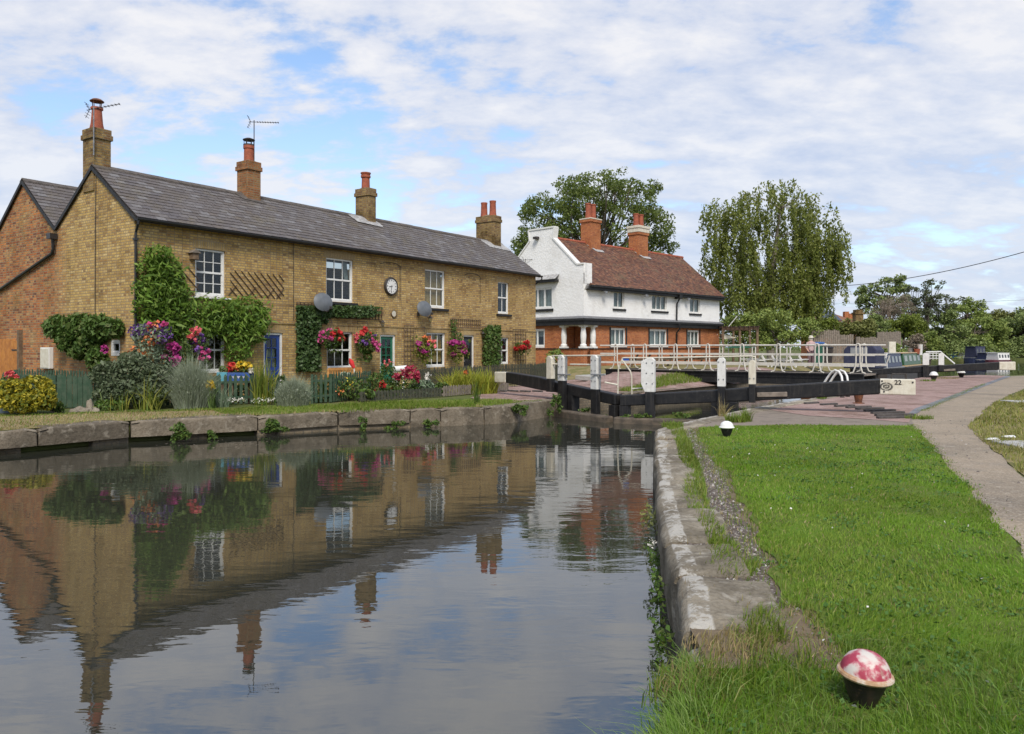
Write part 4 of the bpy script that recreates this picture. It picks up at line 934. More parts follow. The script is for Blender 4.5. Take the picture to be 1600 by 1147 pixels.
# trellises
def trellis(x0, x1, y0, y1, label, kind, mat=m_trellis, step=.16):
    xm = (x0 + x1) / 2; s0 = COT.front(x0, 500)[0]; s1 = COT.front(x1, 500)[0]; zb = COT.front(xm, y1)[1]; zt = COT.front(xm, y0)[1]
    e = fix('trellis', label, 'trellis', s0, 0, zb, 'wooden wall trellises'); w = s1 - s0; h = zt - zb
    m = MB(); m2 = MB(); k = 0
    if kind == 'grid':
        n = max(2, int(w / step)); 
        for i in range(n + 1): x = w * i / n; m.box(x - .012, x + .012, -.03, -.012, 0, h)
        n = max(2, int(h / step))
        for i in range(n + 1): z = h * i / n; m2.box(0, w, -.045, -.03, z - .012, z + .012)
    else:
        n = int((w + h) / step)
        for i in range(n + 1):
            q = i * step - h * .0
            # lath going down to the right, clipped to the panel
            a = Vector((q - h, 0, h)); b = Vector((q, 0, 0))
            if a.x < 0: a = Vector((0, 0, q)) if q <= h else a
            if a.x < 0: continue
            if b.x > w: b = Vector((w, 0, q - w))
            if b.x <= a.x: continue
            m.bar(a + Vector((0, -.03, 0)), b + Vector((0, -.03, 0)), .016, .03, up=(0, 1, 0))
            if i % 3 == 1:
                a2 = Vector((max(0, q - h), 0, max(0, h - q) if q < h else 0)); 
                m2.bar((min(q, w) - .01, -.018, min(h, .35)), (min(q, w) - .3, -.018, 0.02), .012, .024, up=(0, 1, 0))
    m.build('lath_front', mat, e, True); m2.build('lath_back', mat, e, True)
trellis(359, 443, 426, 465, 'diagonal brown trellis on bare brick right of the upper left window', 'diag', step=.24)
trellis(212, 310, 414, 460, 'diagonal brown trellis half hidden behind the wisteria', 'diag', step=.3)
trellis(463, 500, 476, 580, 'tall square trellis covered by dark ivy beside the second lower window', 'grid'); trellis(463, 596, 476, 497, 'long horizontal trellis with ivy below the second upper window', 'grid')
trellis(631, 646, 509, 570, 'narrow bare trellis right of the green door', 'grid', m_oldwood, .18); trellis(703, 750, 499, 512, 'low wide trellis above the black door', 'grid', m_oldwood, .14); trellis(801, 821, 515, 569, 'bare trellis behind the red hanging basket at the right end of the cottages', 'grid', m_oldwood, .2); trellis(753, 781, 511, 571, 'trellis under the leafy climber right of the black door', 'grid', m_oldwood, .2)
# ------------------------------------------------------------------ white house
PH = empty('lockside_house', (4.2, 45.0, .5), 'white painted house with red brick ground floor, tiled roof and shaped gable', 'house', rz=PUB.a)
PL = 15.46; PE = 5.3; PR = 8.47; PDEP = 6.72
def pub():
    par = empty('tmp', (0, 0, 0), '', ''); bpy.data.objects.remove(par)
    zo = .5
    Z = lambda z: z - zo       # children live in the house's own frame, whose floor is at 0.5
    def fp(xl, xr, y0, y1):
        xm = (xl + xr) / 2; return (PUB.front(xl, 500)[0], PUB.front(xr, 500)[0], Z(PUB.front(xm, y1)[1]), Z(PUB.front(xm, y0)[1]))
    def gp(xl, xr, y0, y1):
        xm = (xl + xr) / 2; return (PUB.side(xr, 500)[0], PUB.side(xl, 500)[0], Z(PUB.side(xm, y1)[1]), Z(PUB.side(xm, y0)[1]))
    up = [fp(959, 975.5, 455, 482.5), fp(1018.7, 1042, 461, 486), fp(1078, 1094, 466, 490)]
    lo = [fp(954.5, 977.5, 512.5, 542), fp(1015, 1042, 514.5, 542), fp(1074, 1092.5, 516, 542)]
    gu = [gp(827, 862.5, 450, 483)]; gl = [gp(827, 851, 514, 543.5)]
    zb = Z(2.95)
    s3, t3 = PUB.front(931, 530)[0], PUB.side(878, 530)[0]
    m = MB(); holed(m, 0, PL, zb, Z(PE) + .05, up); holed(m, 0, PDEP, zb, Z(6.0), gu, axis='y')
    zsh = Z(PUB.side(906, 413)[1]); zt = Z(PUB.side(846, 358)[1])
    ta, tb = PUB.side(866, 370)[0], PUB.side(826, 370)[0]
    zsl = Z(PUB.side(863, 373)[1])
    gab = [(0, Z(6.0)), (-.02, zsh), (.5, zsh), (ta + .1, zsl), (ta, zt), (tb, zt), (tb - .1, zsl), (PDEP - .5, zsh), (PDEP, zsh), (PDEP, Z(6.0))]
    m.prism([(0, a, b) for a, b in gab], (.32, 0, 0))
    m.add([(PL, 0, 0), (PL, PDEP, 0), (PL, PDEP, Z(PE)), (PL, PDEP / 2, Z(PR) - .1), (PL, 0, Z(PE))], [(0, 1, 2, 3, 4)])
    m.add([(0, PDEP, 0), (PL, PDEP, 0), (PL, PDEP, Z(PE)), (0, PDEP, Z(PE))], [(0, 1, 2, 3)])
    m.build('upper_wall', m_render, PH, True, recalc=False)
    # coping on the shaped gable
    c = MB()
    for (a, b) in zip(gab[1:], gab[2:-1]):
        c.bar((.16, a[0], a[1] + .03), (.16, b[0], b[1] + .03), .42, .09, up=(0, -(b[1] - a[1]), (b[0] - a[0])) if abs(b[0] - a[0]) > .12 else (0, 1, 0))
    c.build('gable_coping', m_white, PH, True)
    k = MB(); k.box(.05, .5, -.22, -.003, Z(5.35), zsh + .05); k.prism([(.05, -.22, Z(5.348)), (.05, -.003, Z(5.0)), (.05, -.003, Z(5.348))], (.45, 0, 0)); k.build('kneeler', m_render, PH, True)
    # ground floor brick, with the recessed porch at the corner
    r = MB(); zd = Z(1.50)
    holed(r, s3, PL, -.6, zb, lo); holed(r, t3 + .05, PDEP, -.6, zb, gl, axis='y')
    r.add([(s3, 0, -.6), (s3, 1.6, -.6), (s3, 1.6, zb), (s3, 0, zb)], [(0, 1, 2, 3)])
    r.add([(0, t3 + .05, -.6), (1.6, t3 + .05, -.6), (1.6, t3 + .05, zb), (0, t3 + .05, zb)], [(0, 1, 2, 3)])
    r.add([(1.25, -.0, -.6), (1.25, t3 + .1, -.6), (1.25, t3 + .1, zb), (1.25, -.0, zb)], [(0, 1, 2, 3)])
    r.box(-.02, .25, .25, t3 + .05, -.6, zd); r.box(-.02, .3, -.02, .3, -.6, zd); r.box(s3 - .25, s3, -.02, .25, -.6, zd)
    r.build('ground_floor_wall', m_pubbrick, PH, True, recalc=False)
    sl = MB(); sl.box(-.08, .32, -.08, .36, zd, zd + .06); sl.box(-.08, .3, .36, t3 + .1, zd, zd + .055); sl.box(s3 - .3, s3 + .03, -.08, .3, zd, zd + .06)
    sl.box(s3 + .03, PL, -.05, .02, zd + .001, zd + .056); sl.box(-.05, .02, t3 + .1, PDEP, zd + .001, zd + .054); sl.build('sill_band', m_black, PH, True)
    cei = MB(); cei.box(0, s3 + .3, 0, t3 + .3, zb - .06, zb - .02); cei.build('porch_ceiling', m_white, PH, True)
    h = zb - zd - .06
    for (x, y) in ((.13, .13), (s3 - .12, .12), (.13, t3 - .05)):
        p = MB(); q = zd + .06
        p.box(x - .2, x + .2, y - .2, y + .2, q, q + .1); p.lathe([(.2, q + .1), (.2, q + .2), (.14, q + .26), (.17, q + .6), (.175, q + h * .55), (.13, q + h - .22), (.15, q + h - .2), (.15, q + h - .14)], (x, y, 0), 16); p.box(x - .2, x + .2, y - .2, y + .2, q + h - .14, q + h)
        p.build('porch_column', m_white, PH, True, True)
    d = MB(); d.box(1.21, 1.249, .35, 1.35, -.1, Z(2.55)); dd = d.build('door', m_black, PH, True, bevel=.01); d = MB(); d.lathe([(0, 0), (.04, .0), (.04, .04), (0, .05)], (1.19, .5, .95), 8, M=Matrix.Rotation(R(-90), 3, 'Y')); d.build('door_handle', m_metal, dd, True)
    # fascia band between the storeys
    f = MB(); a, b = Z(2.93), Z(3.30)
    f.box(-.22, PL + .12, -.22, .05, a, b - .12); f.box(-.30, PL + .15, -.30, .05, b - .12, b); f.box(-.22, .05, .05, PDEP, a, b - .12); f.box(-.30, .05, .05, PDEP, b - .12, b)
    f.build('fascia_band', m_black, PH, True)
    f = MB(); f.prism([(-.30, -.30, b + .002), (PL + .15, -.30, b + .002), (PL + .15, .0, b + .14), (.0, .0, b + .14)], (0, 0, .02)); f.prism([(-.30, -.30, b + .002), (0, 0, b + .14), (0, PDEP, b + .14), (-.30, PDEP, b + .002)], (0, 0, .02)); f.build('lead_capping', simple('dull lead', (.16, .16, .165), (.11, .11, .115), .6, 4), PH, True)
    # windows
    for w, n in zip(up, (2, 3, 2)):
        window(PH, 'x', *w, cols=n, cas=True, frame=.06, meet=.08, dep=.12, inner=('curtain', m_curtain), inner_cover=1)
        s = MB(); s.box(w[0] - .12, w[1] + .12, -.07, .1, w[2] - .12, w[2] - .004); s.build('window_sill', m_black, PH, True)
    for w, n in zip(lo, (3, 3, 3)):
        window(PH, 'x', *w, cols=n, cas=True, frame=.09, meet=.09, dep=.10, inner=('net_curtain', m_curtain)); s = MB(); s.box(w[0] - .08, w[1] + .08, -.06, .1, w[2] - .02, w[2] + .1); s.build('window_sill', m_white, PH, True)
        s = MB(); 
        for x0, x1 in ((w[0] - .14, w[0] - .01), (w[1] + .01, w[1] + .14)): s.box(x0, x1, -.02, .05, w[2] - .06, w[3] + .05)
        s.build('window_surround', m_black, PH, True)
    w = gu[0]; window(PH, 'y', *w, cols=3, cas=True, frame=.08, meet=.14, dep=.1, inner=('curtain', m_curtain)); s = MB(); s.box(-.08, .1, w[0] - .12, w[1] + .3, w[2] - .16, w[2] - .004); s.build('window_sill', m_black, PH, True)
    s = MB(); s.box(-.36, .02, w[0] - .55, w[1] + .3, w[3] + .30, w[3] + .44); ho = s.build('window_hood', m_black, PH, True); s = MB(); s.prism([(-.42, w[0] - .6, w[3] + .442), (-.42, w[1] + .3, w[3] + .442), (.0, w[1] + .3, w[3] + .75), (.0, w[0] - .6, w[3] + .75)], (0, 0, .03)); s.build('hood_top', m_lead, ho, True)
    window(PH, 'y', *gl[0], cols=2, cas=True, frame=.10, meet=.12, dep=.08, inner=('curtain', m_curtain), inner_cover=.4)
    # roof
    rf = MB(); slates(rf, .30, PL + .18, (-.34, Z(PE) - .02), (PDEP / 2, Z(PR)), .125, .19, .012, .006); rf.build('roof', m_tile, PH, True, recalc=False)
    rb = MB(); rb.prism([(.3, -.32, Z(PE) - .03), (.3, PDEP / 2, Z(PR) - .02), (.3, PDEP + .3, Z(PE) - .05), (.3, PDEP + .3, Z(PE) - .15), (.3, PDEP / 2, Z(PR) - .12), (.3, -.32, Z(PE) - .12)], (PL - .15, 0, 0)); rb.build('roof_underlay', m_tile, PH, True)
    rt = MB(); x = .33
    while x < PL + .15:
        rt.tube([(x, PDEP / 2, Z(PR) - .02), (x + .40, PDEP / 2, Z(PR) - .02)], .11, 10); x += .42
    rt.build('ridge_tiles', m_ridge_red, PH, True)
    g = MB(); g.box(.2, PL + .2, -.44, -.32, Z(PE) - .14, Z(PE) - .03); g.box(.2, PL + .15, -.32, -.28, Z(PE) - .30, Z(PE) - .08); g.box(.2, PL + .15, -.28, .02, Z(PE) - .30, Z(PE) - .26); g.build('gutter', m_black, PH, True)
    x = PUB.front(1056, 500)[0]; dp = MB(); dp.box(x - .16, x + .16, -.42, -.02, Z(PE) - .42, Z(PE) - .14); dp.tube([(x, -.3, Z(PE) - .4), (x - .05, -.12, Z(PE) - .75), (x - .05, -.1, zb + .3), (x - .05, -.34, zb + .2), (x - .05, -.34, zb - .1), (x - .05, -.1, zb - .35), (x - .05, -.1, 0)], .055, 8); dp.build('downpipe', m_black, PH, True, True)
    for px in (939, 1003, 1069):
        x = PUB.front(px, 450)[0]; l = MB(); l.box(x - .13, x + .13, -.42, -.28, Z(PE) - .48, Z(PE) - .34); l.box(x - .03, x + .03, -.35, -.02, Z(PE) - .34, Z(PE) - .31); l.build('floodlight', m_metal, PH, True, bevel=.02)
    tl = PUB.side(840, 371); l = MB(); l.box(-.28, -.01, tl[0] - .16, tl[0] + .16, Z(tl[1]) - .12, Z(tl[1]) + .03); l.build('floodlight', m_irond, PH, True, bevel=.02)
    # chimneys
    for (xa, xb, yt, yb, pots, band) in ((912.5, 938.5, 343, 379, 2, 0), (987.5, 1017.5, 357, 395, 4, 1)):
        yc = PDEP / 2 - .1; sa = PUB.front(xa, 380, yc)[0]; w = 1.02 if not band else 1.15
        sb = sa + w; zt2 = Z(PUB.front((xa + xb) / 2, yt, yc)[1]); sa += .18
        c = MB(); c.box(sa, sa + w, yc - .42, yc + .42, Z(7.6), zt2 - .25 - .3 * band); c.box(sa - .06, sa + w + .06, yc - .48, yc + .48, zt2 - .25 - .3 * band, zt2 - .08 - .3 * band)
        co = c.build('chimney', m_pubbrick, PH, True); c = MB(); c.box(sa - .08, sa + w + .08, yc - .5, yc + .5, zt2 - .08 - .3 * band, zt2); 
        if band: c.box(sa - .12, sa + w + .12, yc - .54, yc + .54, zt2 - .1, zt2 + .08)
        c.build('chimney_cap', m_cream, co, True, bevel=.02)
        for i in range(pots):
            q = MB(); x = sa + w * ((i % (2 if pots == 2 else 4)) + .5) / pots; hh = 1.0 if pots == 2 else .85
            y = yc + (.0 if pots == 2 else (.12 if i % 2 else -.12)); q.lathe([(.2, zt2), (.17, zt2 + hh - .1), (.2, zt2 + hh - .08), (.2, zt2 + hh), (.12, zt2 + hh)], (x, y, .08 * band), 12); q.build('chimney_pot', m_pot, co, True, True)
        fl = MB(); e = Vector((0, -.34, Z(PE))); rr = Vector((0, PDEP / 2, Z(PR))); sd = (rr - e).normalized(); nn = Vector((0, -sd.z, sd.y)) * .05
        X = lambda v: Vector((v, 0, 0))
        fl.prism([X(sa - .1) + rr - sd * .3 + nn, X(sa + .3) + rr - sd * 1.0 + nn, X(sa + w + .1) + rr - sd * 1.0 + nn, X(sa + w + .1) + rr - sd * .75 + nn, X(sa + .4) + rr - sd * .75 + nn, X(sa + .15) + rr - sd * .3 + nn], -nn * .3); fl.build('roof_flashing', m_lead, co, True)
pub()
b = PUB.world(-.15, 4.6, PUB.side(817, 455)[1]); 
aerial((b.x, b.y, b.z), 2.0, (.8, -.4, 0), (6, 1.1), 'television aerial fixed to the white gable, its boom seen against the tree')
# flagpole on the right end
a = PUB.world(PL, -.2, PUB.front(1124, 523)[1]); q = at(1152, 494, a.y - .5)
fp_ = empty('flagpole', tuple(a), 'slanting white flagpole at the right corner of the white house', 'flagpole'); m = MB(); m.tube([a, q], .03, 6); m.build('pole', m_white, fp_); m = MB(); m.box(a.x - .12, a.x + .12, a.y - .1, a.y + .1, a.z - .25, a.z + .05); m.build('bracket', m_irond, fp_, bevel=.02)
# ------------------------------------------------------------------ lock gates
MI = Vector((2.98, 21.3, 0)); DL = Vector((-.568, .823, 0)); DR = Vector((.911, -.413, 0))
CAM2 = lambda d: (Vector((d.y, -d.x, 0)) if Vector((d.y, -d.x, 0)).y < 0 else Vector((-d.y, d.x, 0)))   # side facing the camera
def qat(o, d, px):
    k = (px - 800) / F; return (k * o.y - o.x) / (d.x - k * d.y)
def zat(p, py): return EYE + (543 - py) * p.y / F
def beam(o, d, q0, z0, q1, z1, h0, h1, th, mat, name, parent, bevel=.03, mid=()):
    st = [(q0, z0, h0)] + list(mid) + [(q1, z1, h1)]; m = MB(); c = CAM2(d); o_ = 0; V = []; Fc = []
    for q, z, h in st:
        p = o + d * q
        for s, zz in ((.5, 0), (-.5, 0), (-.5, h), (.5, h)): V.append(p + c * th * s + Vector((0, 0, z + zz)))
    n = len(st)
    for i in range(n - 1):
        for j in range(4): Fc.append((i * 4 + j, i * 4 + (j + 1) % 4, (i + 1) * 4 + (j + 1) % 4, (i + 1) * 4 + j))
    Fc += [(0, 1, 2, 3), ((n - 1) * 4 + 3, (n - 1) * 4 + 2, (n - 1) * 4 + 1, (n - 1) * 4)]
    m.add(V, Fc); return m.build(name, mat, parent, bevel=bevel)
def post(o, d, px, w, yt, yw, yb, parent, off=.22, th=.16, name='gate_post', notch=False, top=m_wpost, bolts=3, low=True):
    q = qat(o, d, px); p = o + d * q + CAM2(d) * off; zt = zat(p, yt); zw = zat(p, yw); zb = zat(p, yb)
    m = MB(); c = CAM2(d)
    m.bar(p + Vector((0, 0, zb)), p + Vector((0, 0, zw)), w * .92, th, up=tuple(c)); po = m.build(name, m_black, parent, bevel=.012)
    m = MB(); k = 6; pf = [(-w / 2, zw + .001)] + ([(-w / 2 - .1, zw + .22), (-w / 2 - .1, zt - .1)] if notch else [(-w / 2, zt - .08)])
    pf += [(-w / 4, zt - .01), (w / 4, zt)] + [(w / 2, zt - .07), (w / 2, zw + .001)]
    m.prism([p - c * th / 2 + d * a + Vector((0, 0, z)) for a, z in pf], c * th); m.build('white_top', top, po, bevel=.012)
    if bolts:
        m = MB()
        for i in range(bolts):
            for sx in (-1, 1):
                z = zw + (zt - zw) * (.25 + .6 * i / max(1, bolts - 1)); m.lathe([(.02, 0), (.018, .015), (0, .02)], p + c * th / 2 + d * (sx * w * .3) + Vector((0, 0, z)), 6, M=c.to_track_quat('Z', 'Y').to_matrix())
        m.build('bolt_heads', m_metal, po)
    return p
gl = empty('lock_gate', tuple(MI + DL * 2.4), 'left leaf of the near lock gates, its black beam ending white by the picket fence', 'lock gate', 'lock gates')
qL = [qat(MI, DL, x) for x in (785, 795, 866, 889, 941)]
qe = qat(MI, DL, 778); qb = qat(MI, DL, 795.5); z1 = .40; ze = .41
beam(MI, DL, .02, .0, qb, .42, .30, .36, .30, m_black, 'balance_beam', gl, mid=((qat(MI, DL, 868), .24, .32), (qat(MI, DL, 850), .26, .40)))
beam(MI, DL, qb + .003, .42, qe, .41, .355, .36, .31, m_cream, 'beam_end', gl)
pA = post(MI, DL, 871, .24, 556, 592, 612, gl, off=.26, top=m_cream, bolts=0)
pB = post(MI, DL, 889, .27, 554.5, 595, 652, gl, off=.25); pC = post(MI, DL, 941, .27, 554.5, 608.5, 660, gl, off=.25)
def underpost(o, d, q, w, z0, z1, parent): m = MB(); p = o + d * q; m.bar(p + Vector((0, 0, z0)), p + Vector((0, 0, z1)), w, .3, up=tuple(CAM2(d))); m.build('heel_post' if q > 1.5 else 'mitre_post', m_black, parent, bevel=.02)
underpost(MI, DL, qat(MI, DL, 895), .3, -1.6, .22, gl); underpost(MI, DL, .16, .26, -1.6, .0, gl)
m = MB(); a = MI + DL * .05; b = MI + DL * 2.6; m.bar(a + Vector((0, 0, -1.0)), b + Vector((0, 0, -1.0)), .14, 1.25); m.build('gate_planking', m_black, gl)
m = MB(); a = MI - DL * .02 + CAM2(DL) * .40; b = MI + DL * 2.75 + CAM2(DL) * .40; m.bar(a + Vector((0, 0, -.50)), b + Vector((0, 0, -.45)), .34, .42); m.build('sill_timber', m_baulk, gl, bevel=.04)
m = MB(); tp = lambda p, y: Vector((p.x, p.y, zat(p, y)))
m.tube([tp(pA, 566), tp(pA, 556.5), tp(pA, 556) + (pC - pA) * .05, tp(pC, 555.5), tp(pC + (pC - pB) * .55, 555.5)], .022, 8); m.tube([tp(pA, 569), tp(pB, 569)], .024, 8); m.tube([tp(pB + (pC - pB) * .25, 569.5), tp(pC, 570)], .024, 8)
m.build('handrail', m_cream, gl, smooth=True)
for p, ya, yb2 in ((pB, 557, 590), (pC, 557, 606)):
    m = MB(); s = DL * -.19; m.tube([tp(p, ya) + s, tp(p, yb2) + s], .03, 8); m.tube([tp(p, ya + 28) + s * 2.0 + Vector((0, 0, 0)), tp(p, ya + 28) - s * .2 + CAM2(DL) * .14], .022, 6); m.build('paddle_rod', m_metal, gl, smooth=True)
gr = empty('lock_gate', tuple(MI + DR * 2.7), 'right leaf of the near lock gates, its long beam ending in white block 22', 'lock gate', 'lock gates')
q22 = qat(MI, DR, 1374.5); qend = qat(MI, DR, 1430); qh = qat(MI, DR, 1128)
beam(MI, DR, .05, -.02, q22, .475, .30, .365, .32, m_black, 'balance_beam', gr, mid=((qh, .17, .33), (qat(MI, DR, 1185), .24, .36)))
be = beam(MI, DR, q22 + .003, .475, qend, .47, .37, .37, .335, m_cream, 'beam_end', gr, bevel=.02)
pD = post(MI, DR, 1019.5, .27, 559, 612.5, 658, gr, off=.25, notch=True); pE = post(MI, DR, 1130, .20, 558.5, 604, 655, gr, off=.26, notch=False, bolts=2)
pF = post(MI, DR, 1177.5, .17, 562.5, 600.5, 629, gr, off=.26, top=m_cream, bolts=1)
underpost(MI, DR, .16, .26, -1.6, .02, gr); underpost(MI, DR, qh + .25, .32, -1.6, .2, gr); underpost(MI, DR, qh - .15, .22, -1.6, .2, gr)
m = MB(); a = MI + DR * .05; b = MI + DR * 3.0; m.bar(a + Vector((0, 0, -1.0)), b + Vector((0, 0, -1.0)), .14, 1.25); m.build('gate_planking', m_black, gr)
m = MB(); c_ = CAM2(DR) * .40; a = MI - DR * .02 + c_; b = MI + DR * 3.3 + c_; m.bar(a + Vector((0, 0, -.50)), b + Vector((0, 0, -.49)), .34, .42); m.build('sill_timber', m_baulk, gr, bevel=.04)
q = qat(MI, DR, 972) ; p0 = MI + DR * q + Vector((0, 0, 0)) - CAM2(DR) * .1; pk = MI + DR * .3 - CAM2(DR) * .1
def hp(px, py): p = MI + DR * qat(MI, DR, px) - CAM2(DR) * .12; return Vector((p.x, p.y, zat(p, py)))
m = MB(); m.tube([hp(963.5, 616), hp(963.5, 600), hp(964.5, 576), hp(971, 559.5), hp(973, 559), hp(1012, 559), hp(1060, 558.5), hp(1172, 556.5), hp(1179, 557.5), hp(1180, 566)], .02, 8); m.tube([hp(970, 562), hp(983, 580), hp(985, 588), hp(985.5, 622)], .02, 8)
m.tube([hp(943, 597.5), hp(963.5, 601.5)], .024, 8); m.tube([hp(985, 607.5), hp(1018, 606)], .022, 8); m.build('handrail', m_cream, gr, smooth=True)
m = MB(); a = hp(971, 561.5); b = hp(981, 561.5); m.bar(a, b, .012, .07); m.build('blue_sign', simple('blue enamel', (.02, .08, .35), (.02, .07, .3), .35, 3), gr)
m = MB(); a = MI + DR * .9 - CAM2(DR) * .5; b = MI + DR * -.1 - CAM2(DR) * .5; m.bar(a + Vector((0, 0, .10)), b + Vector((0, 0, .08)), .35, .06); m.build('footboard', m_concrete, gr)
# patched timber on the beam, handle and lettering
cc = CAM2(DR); a = MI + DR * qat(MI, DR, 1184) + cc * .165; b = MI + DR * qat(MI, DR, 1231) + cc * .165
m = MB(); m.bar(a + Vector((0, 0, zat(a, 617))), b + Vector((0, 0, zat(b, 616))), .06, .12); m.build('timber_patch', m_greywood, gr, bevel=.015)
def be_pt(px, py, off=.17): p = MI + DR * qat(MI, DR, px) + cc * off; return Vector((p.x, p.y, zat(p, py)))
m = MB(); z = lambda px, py: be_pt(px, py, -.02); m.tube([z(1393, 594), z(1393, 585), z(1394, 584.3), z(1415, 584.3), z(1416, 585), z(1416, 593)], .016, 6); m.build('lifting_handle', m_irond, gr)
m = MB()
for px, py in ((1378, 595.5), (1425.5, 597.5), (1381, 612)): p = be_pt(px, py, .168); m.lathe([(.022, 0), (.02, .012), (0, .016)], p, 8, M=cc.to_track_quat('Z', 'Y').to_matrix())
m.build('bolt_heads', m_irond, gr)
def text(s, size, loc, dirx, parent, name, mat, ex=.004):
    cu = bpy.data.curves.new('t', 'FONT'); cu.body = s; cu.size = size; cu.extrude = ex; cu.offset = size * .02
    o = bpy.data.objects.new('t', cu); COL.objects.link(o); dg = bpy.context.evaluated_depsgraph_get(); me = bpy.data.meshes.new_from_object(o.evaluated_get(dg)); bpy.data.objects.remove(o)
    x = Vector(dirx).normalized(); zv = Vector((0, 0, 1)); y = x.cross(zv) * -1; M4 = Matrix((x, zv, x.cross(zv))).transposed().to_4x4(); M4.translation = loc
    me.transform(M4); return link(name, me, mat, parent)
text('22', .155, be_pt(1397, 600.8, .172), DR, gr, 'number_22', m_irond)
em = MB(); ec = be_pt(1384.5, 603.8, .172); n = 24
for k in range(n):
    a0 = 2 * math.pi * k / n; a1 = 2 * math.pi * (k + 1) / n
    P = lambda a, r: ec + DR * (.125 * r * math.cos(a)) + Vector((0, 0, .085 * r * math.sin(a)))
    if k not in (5, 6, 17, 18): em.bar(P(a0, 1), P(a1, 1), .006, .018, up=tuple(cc))
    em.bar(P(a0, .82), P(a0 + .15, 1.18), .006, .016, up=tuple(cc))
    if k % 3 == 0: em.bar(P(a0, .25), P(a0 + .6, .6), .006, .014, up=tuple(cc)); em.bar(P(a0, .55), P(a0 + .8, .5), .006, .010, up=tuple(cc))
for a in (-.05, 0, .05): em.bar(ec + DR * a + Vector((0, 0, -.03)), ec + DR * a * 1.4 + Vector((0, 0, .04)), .006, .014, up=tuple(cc))
em.build('wreath_emblem', m_irond, gr)
# far gate
FO = Vector((17.9 * 1.12, 37.3 * 1.12, 0)); FD = Vector((22.9 - 17.9, 35.0 - 37.3, 0)).normalized()
gf = empty('lock_gate', (20, 37, 0), 'far lock gate whose black beam ends in a plain white block near the water', 'lock gate', 'lock gates')
qa = qat(FO, FD, 1376); qb = qat(FO, FD, 1560.5); qc = qat(FO, FD, 1586)
beam(FO, FD, qa - 1.4, .12, qb, .458, .30, .40, .34, m_black, 'balance_beam', gf, mid=((qa, .145, .30),)); beam(FO, FD, qb + .003, .458, qc, .446, .405, .43, .35, m_cream, 'beam_end', gf)
for px, w in ((1446, .30), (1470, .26)): post(FO, FD, px, w, 551.5, 570.5, 592 if px < 1460 else 580, gf, off=.25, bolts=0)
underpost(FO, FD, qat(FO, FD, 1452), .25, -1.6, .4, gf); underpost(FO, FD, qat(FO, FD, 1438), .25, -1.6, .4, gf)
def hf(px, py): p = FO + FD * qat(FO, FD, px) - CAM2(FD) * .1; return Vector((p.x, p.y, zat(p, py)))
m = MB(); m.tube([hf(1447, 550), hf(1470, 549.5), hf(1477, 556), hf(1492, 568.5)], .035, 6); 
for y in (552, 556, 560): m.tube([hf(1450, y), hf(1467, y)], .02, 5)
for x in (1453, 1458, 1463): m.tube([hf(x, 549), hf(x, 562)], .02, 5)
m.build('handrail', m_white, gf)
m = MB(); a = FO + FD * qat(FO, FD, 1470) + CAM2(FD) * .2; b = FO + FD * qat(FO, FD, 1492) + CAM2(FD) * .2; m.bar(a + Vector((0, 0, .40)), b + Vector((0, 0, .45)), .1, .1); m.build('timber_patch', m_greywood, gf)

# ------------------------------------------------------------------ swing bridge
BA = Vector((4.35, 35.6, 0)); BB = Vector((13.15, 28.7, 0)); BD = (BB - BA).normalized(); BLn = (BB - BA).length; BK = Vector((LA[0], LA[1], 0)); BW = 2.0; DZ = .62
sb = empty('swing_bridge', (BA.x, BA.y, .1), 'black swing footbridge with white tubular railings lying across the lock', 'bridge')
def girder(off, nm):
    m = MB(); a = BA + BK * off; b = BB + BK * off; z = lambda h: Vector((0, 0, h))
    m.bar(a + z(DZ - .03), b + z(DZ - .03), .20, .05); m.bar(a + z(DZ - .24), b + z(DZ - .24), .05, .37); m.bar(a + z(DZ - .45), b + z(DZ - .45), .20, .05)
    m.bar(a - BK * .04 + z(DZ - .20), b - BK * .04 + z(DZ - .20), .03, .012); m.build(nm, m_black, sb)
girder(0, 'girder'); girder(BW, 'girder')
m = MB(); m.bar(BA + BK * BW / 2 + Vector((0, 0, DZ - .07)), BB + BK * BW / 2 + Vector((0, 0, DZ - .07)), BW - .22, .06); m.build('deck', m_greywood, sb)
def rail(off, sgn, nm):
    m = MB(); z = lambda h: Vector((0, 0, DZ + h)); a = BA + BK * off; b = BB + BK * off
    m.tube([a + z(1.07) - BD * .3, b + z(1.07) + BD * .35], .032, 8); m.bar(a + z(.70) - BD * .3, b + z(.70) + BD * .38, .02, .07); m.bar(a + z(.30) - BD * .3, b + z(.30) + BD * .38, .02, .09)
    r = m.build('railing', m_rail, sb, smooth=True)
    n = 8
    for i in range(n):
        q = .55 + (BLn - .75) * i / (n - 1) - (.25 if off > 1 else 0); p = a + BD * q; s = -BK * sgn
        m = MB()
        for e, d in ((-1, BD), (1, BD)):
            x = .07; m.tube([p + d * e * .28 + z(.005) + s * .08, p + d * e * .16 + z(.05) + s * .06, p + d * e * .10 + z(.25) + s * .035, p + d * e * x + z(.45) + s * .03, p + d * e * x + z(1.0) + s * .03, p + d * e * .05 + z(1.10) + s * .03, p + z(1.13) + s * .03], .028, 7)
        m.build('railing_post', m_rail, r, smooth=True)
rail(.0, 1, 'a'); rail(BW, -1, 'b')
m = MB(); p = BB + BK * .6 + BD * .35; z = lambda h: Vector((0, 0, DZ + h)); m.tube([p + z(.30), p + BD * .30 + z(.35), p + BD * .42 + z(.68), p + BD * .25 + z(.62)], .02, 6)
m.build('end_bracket', m_rail, sb)
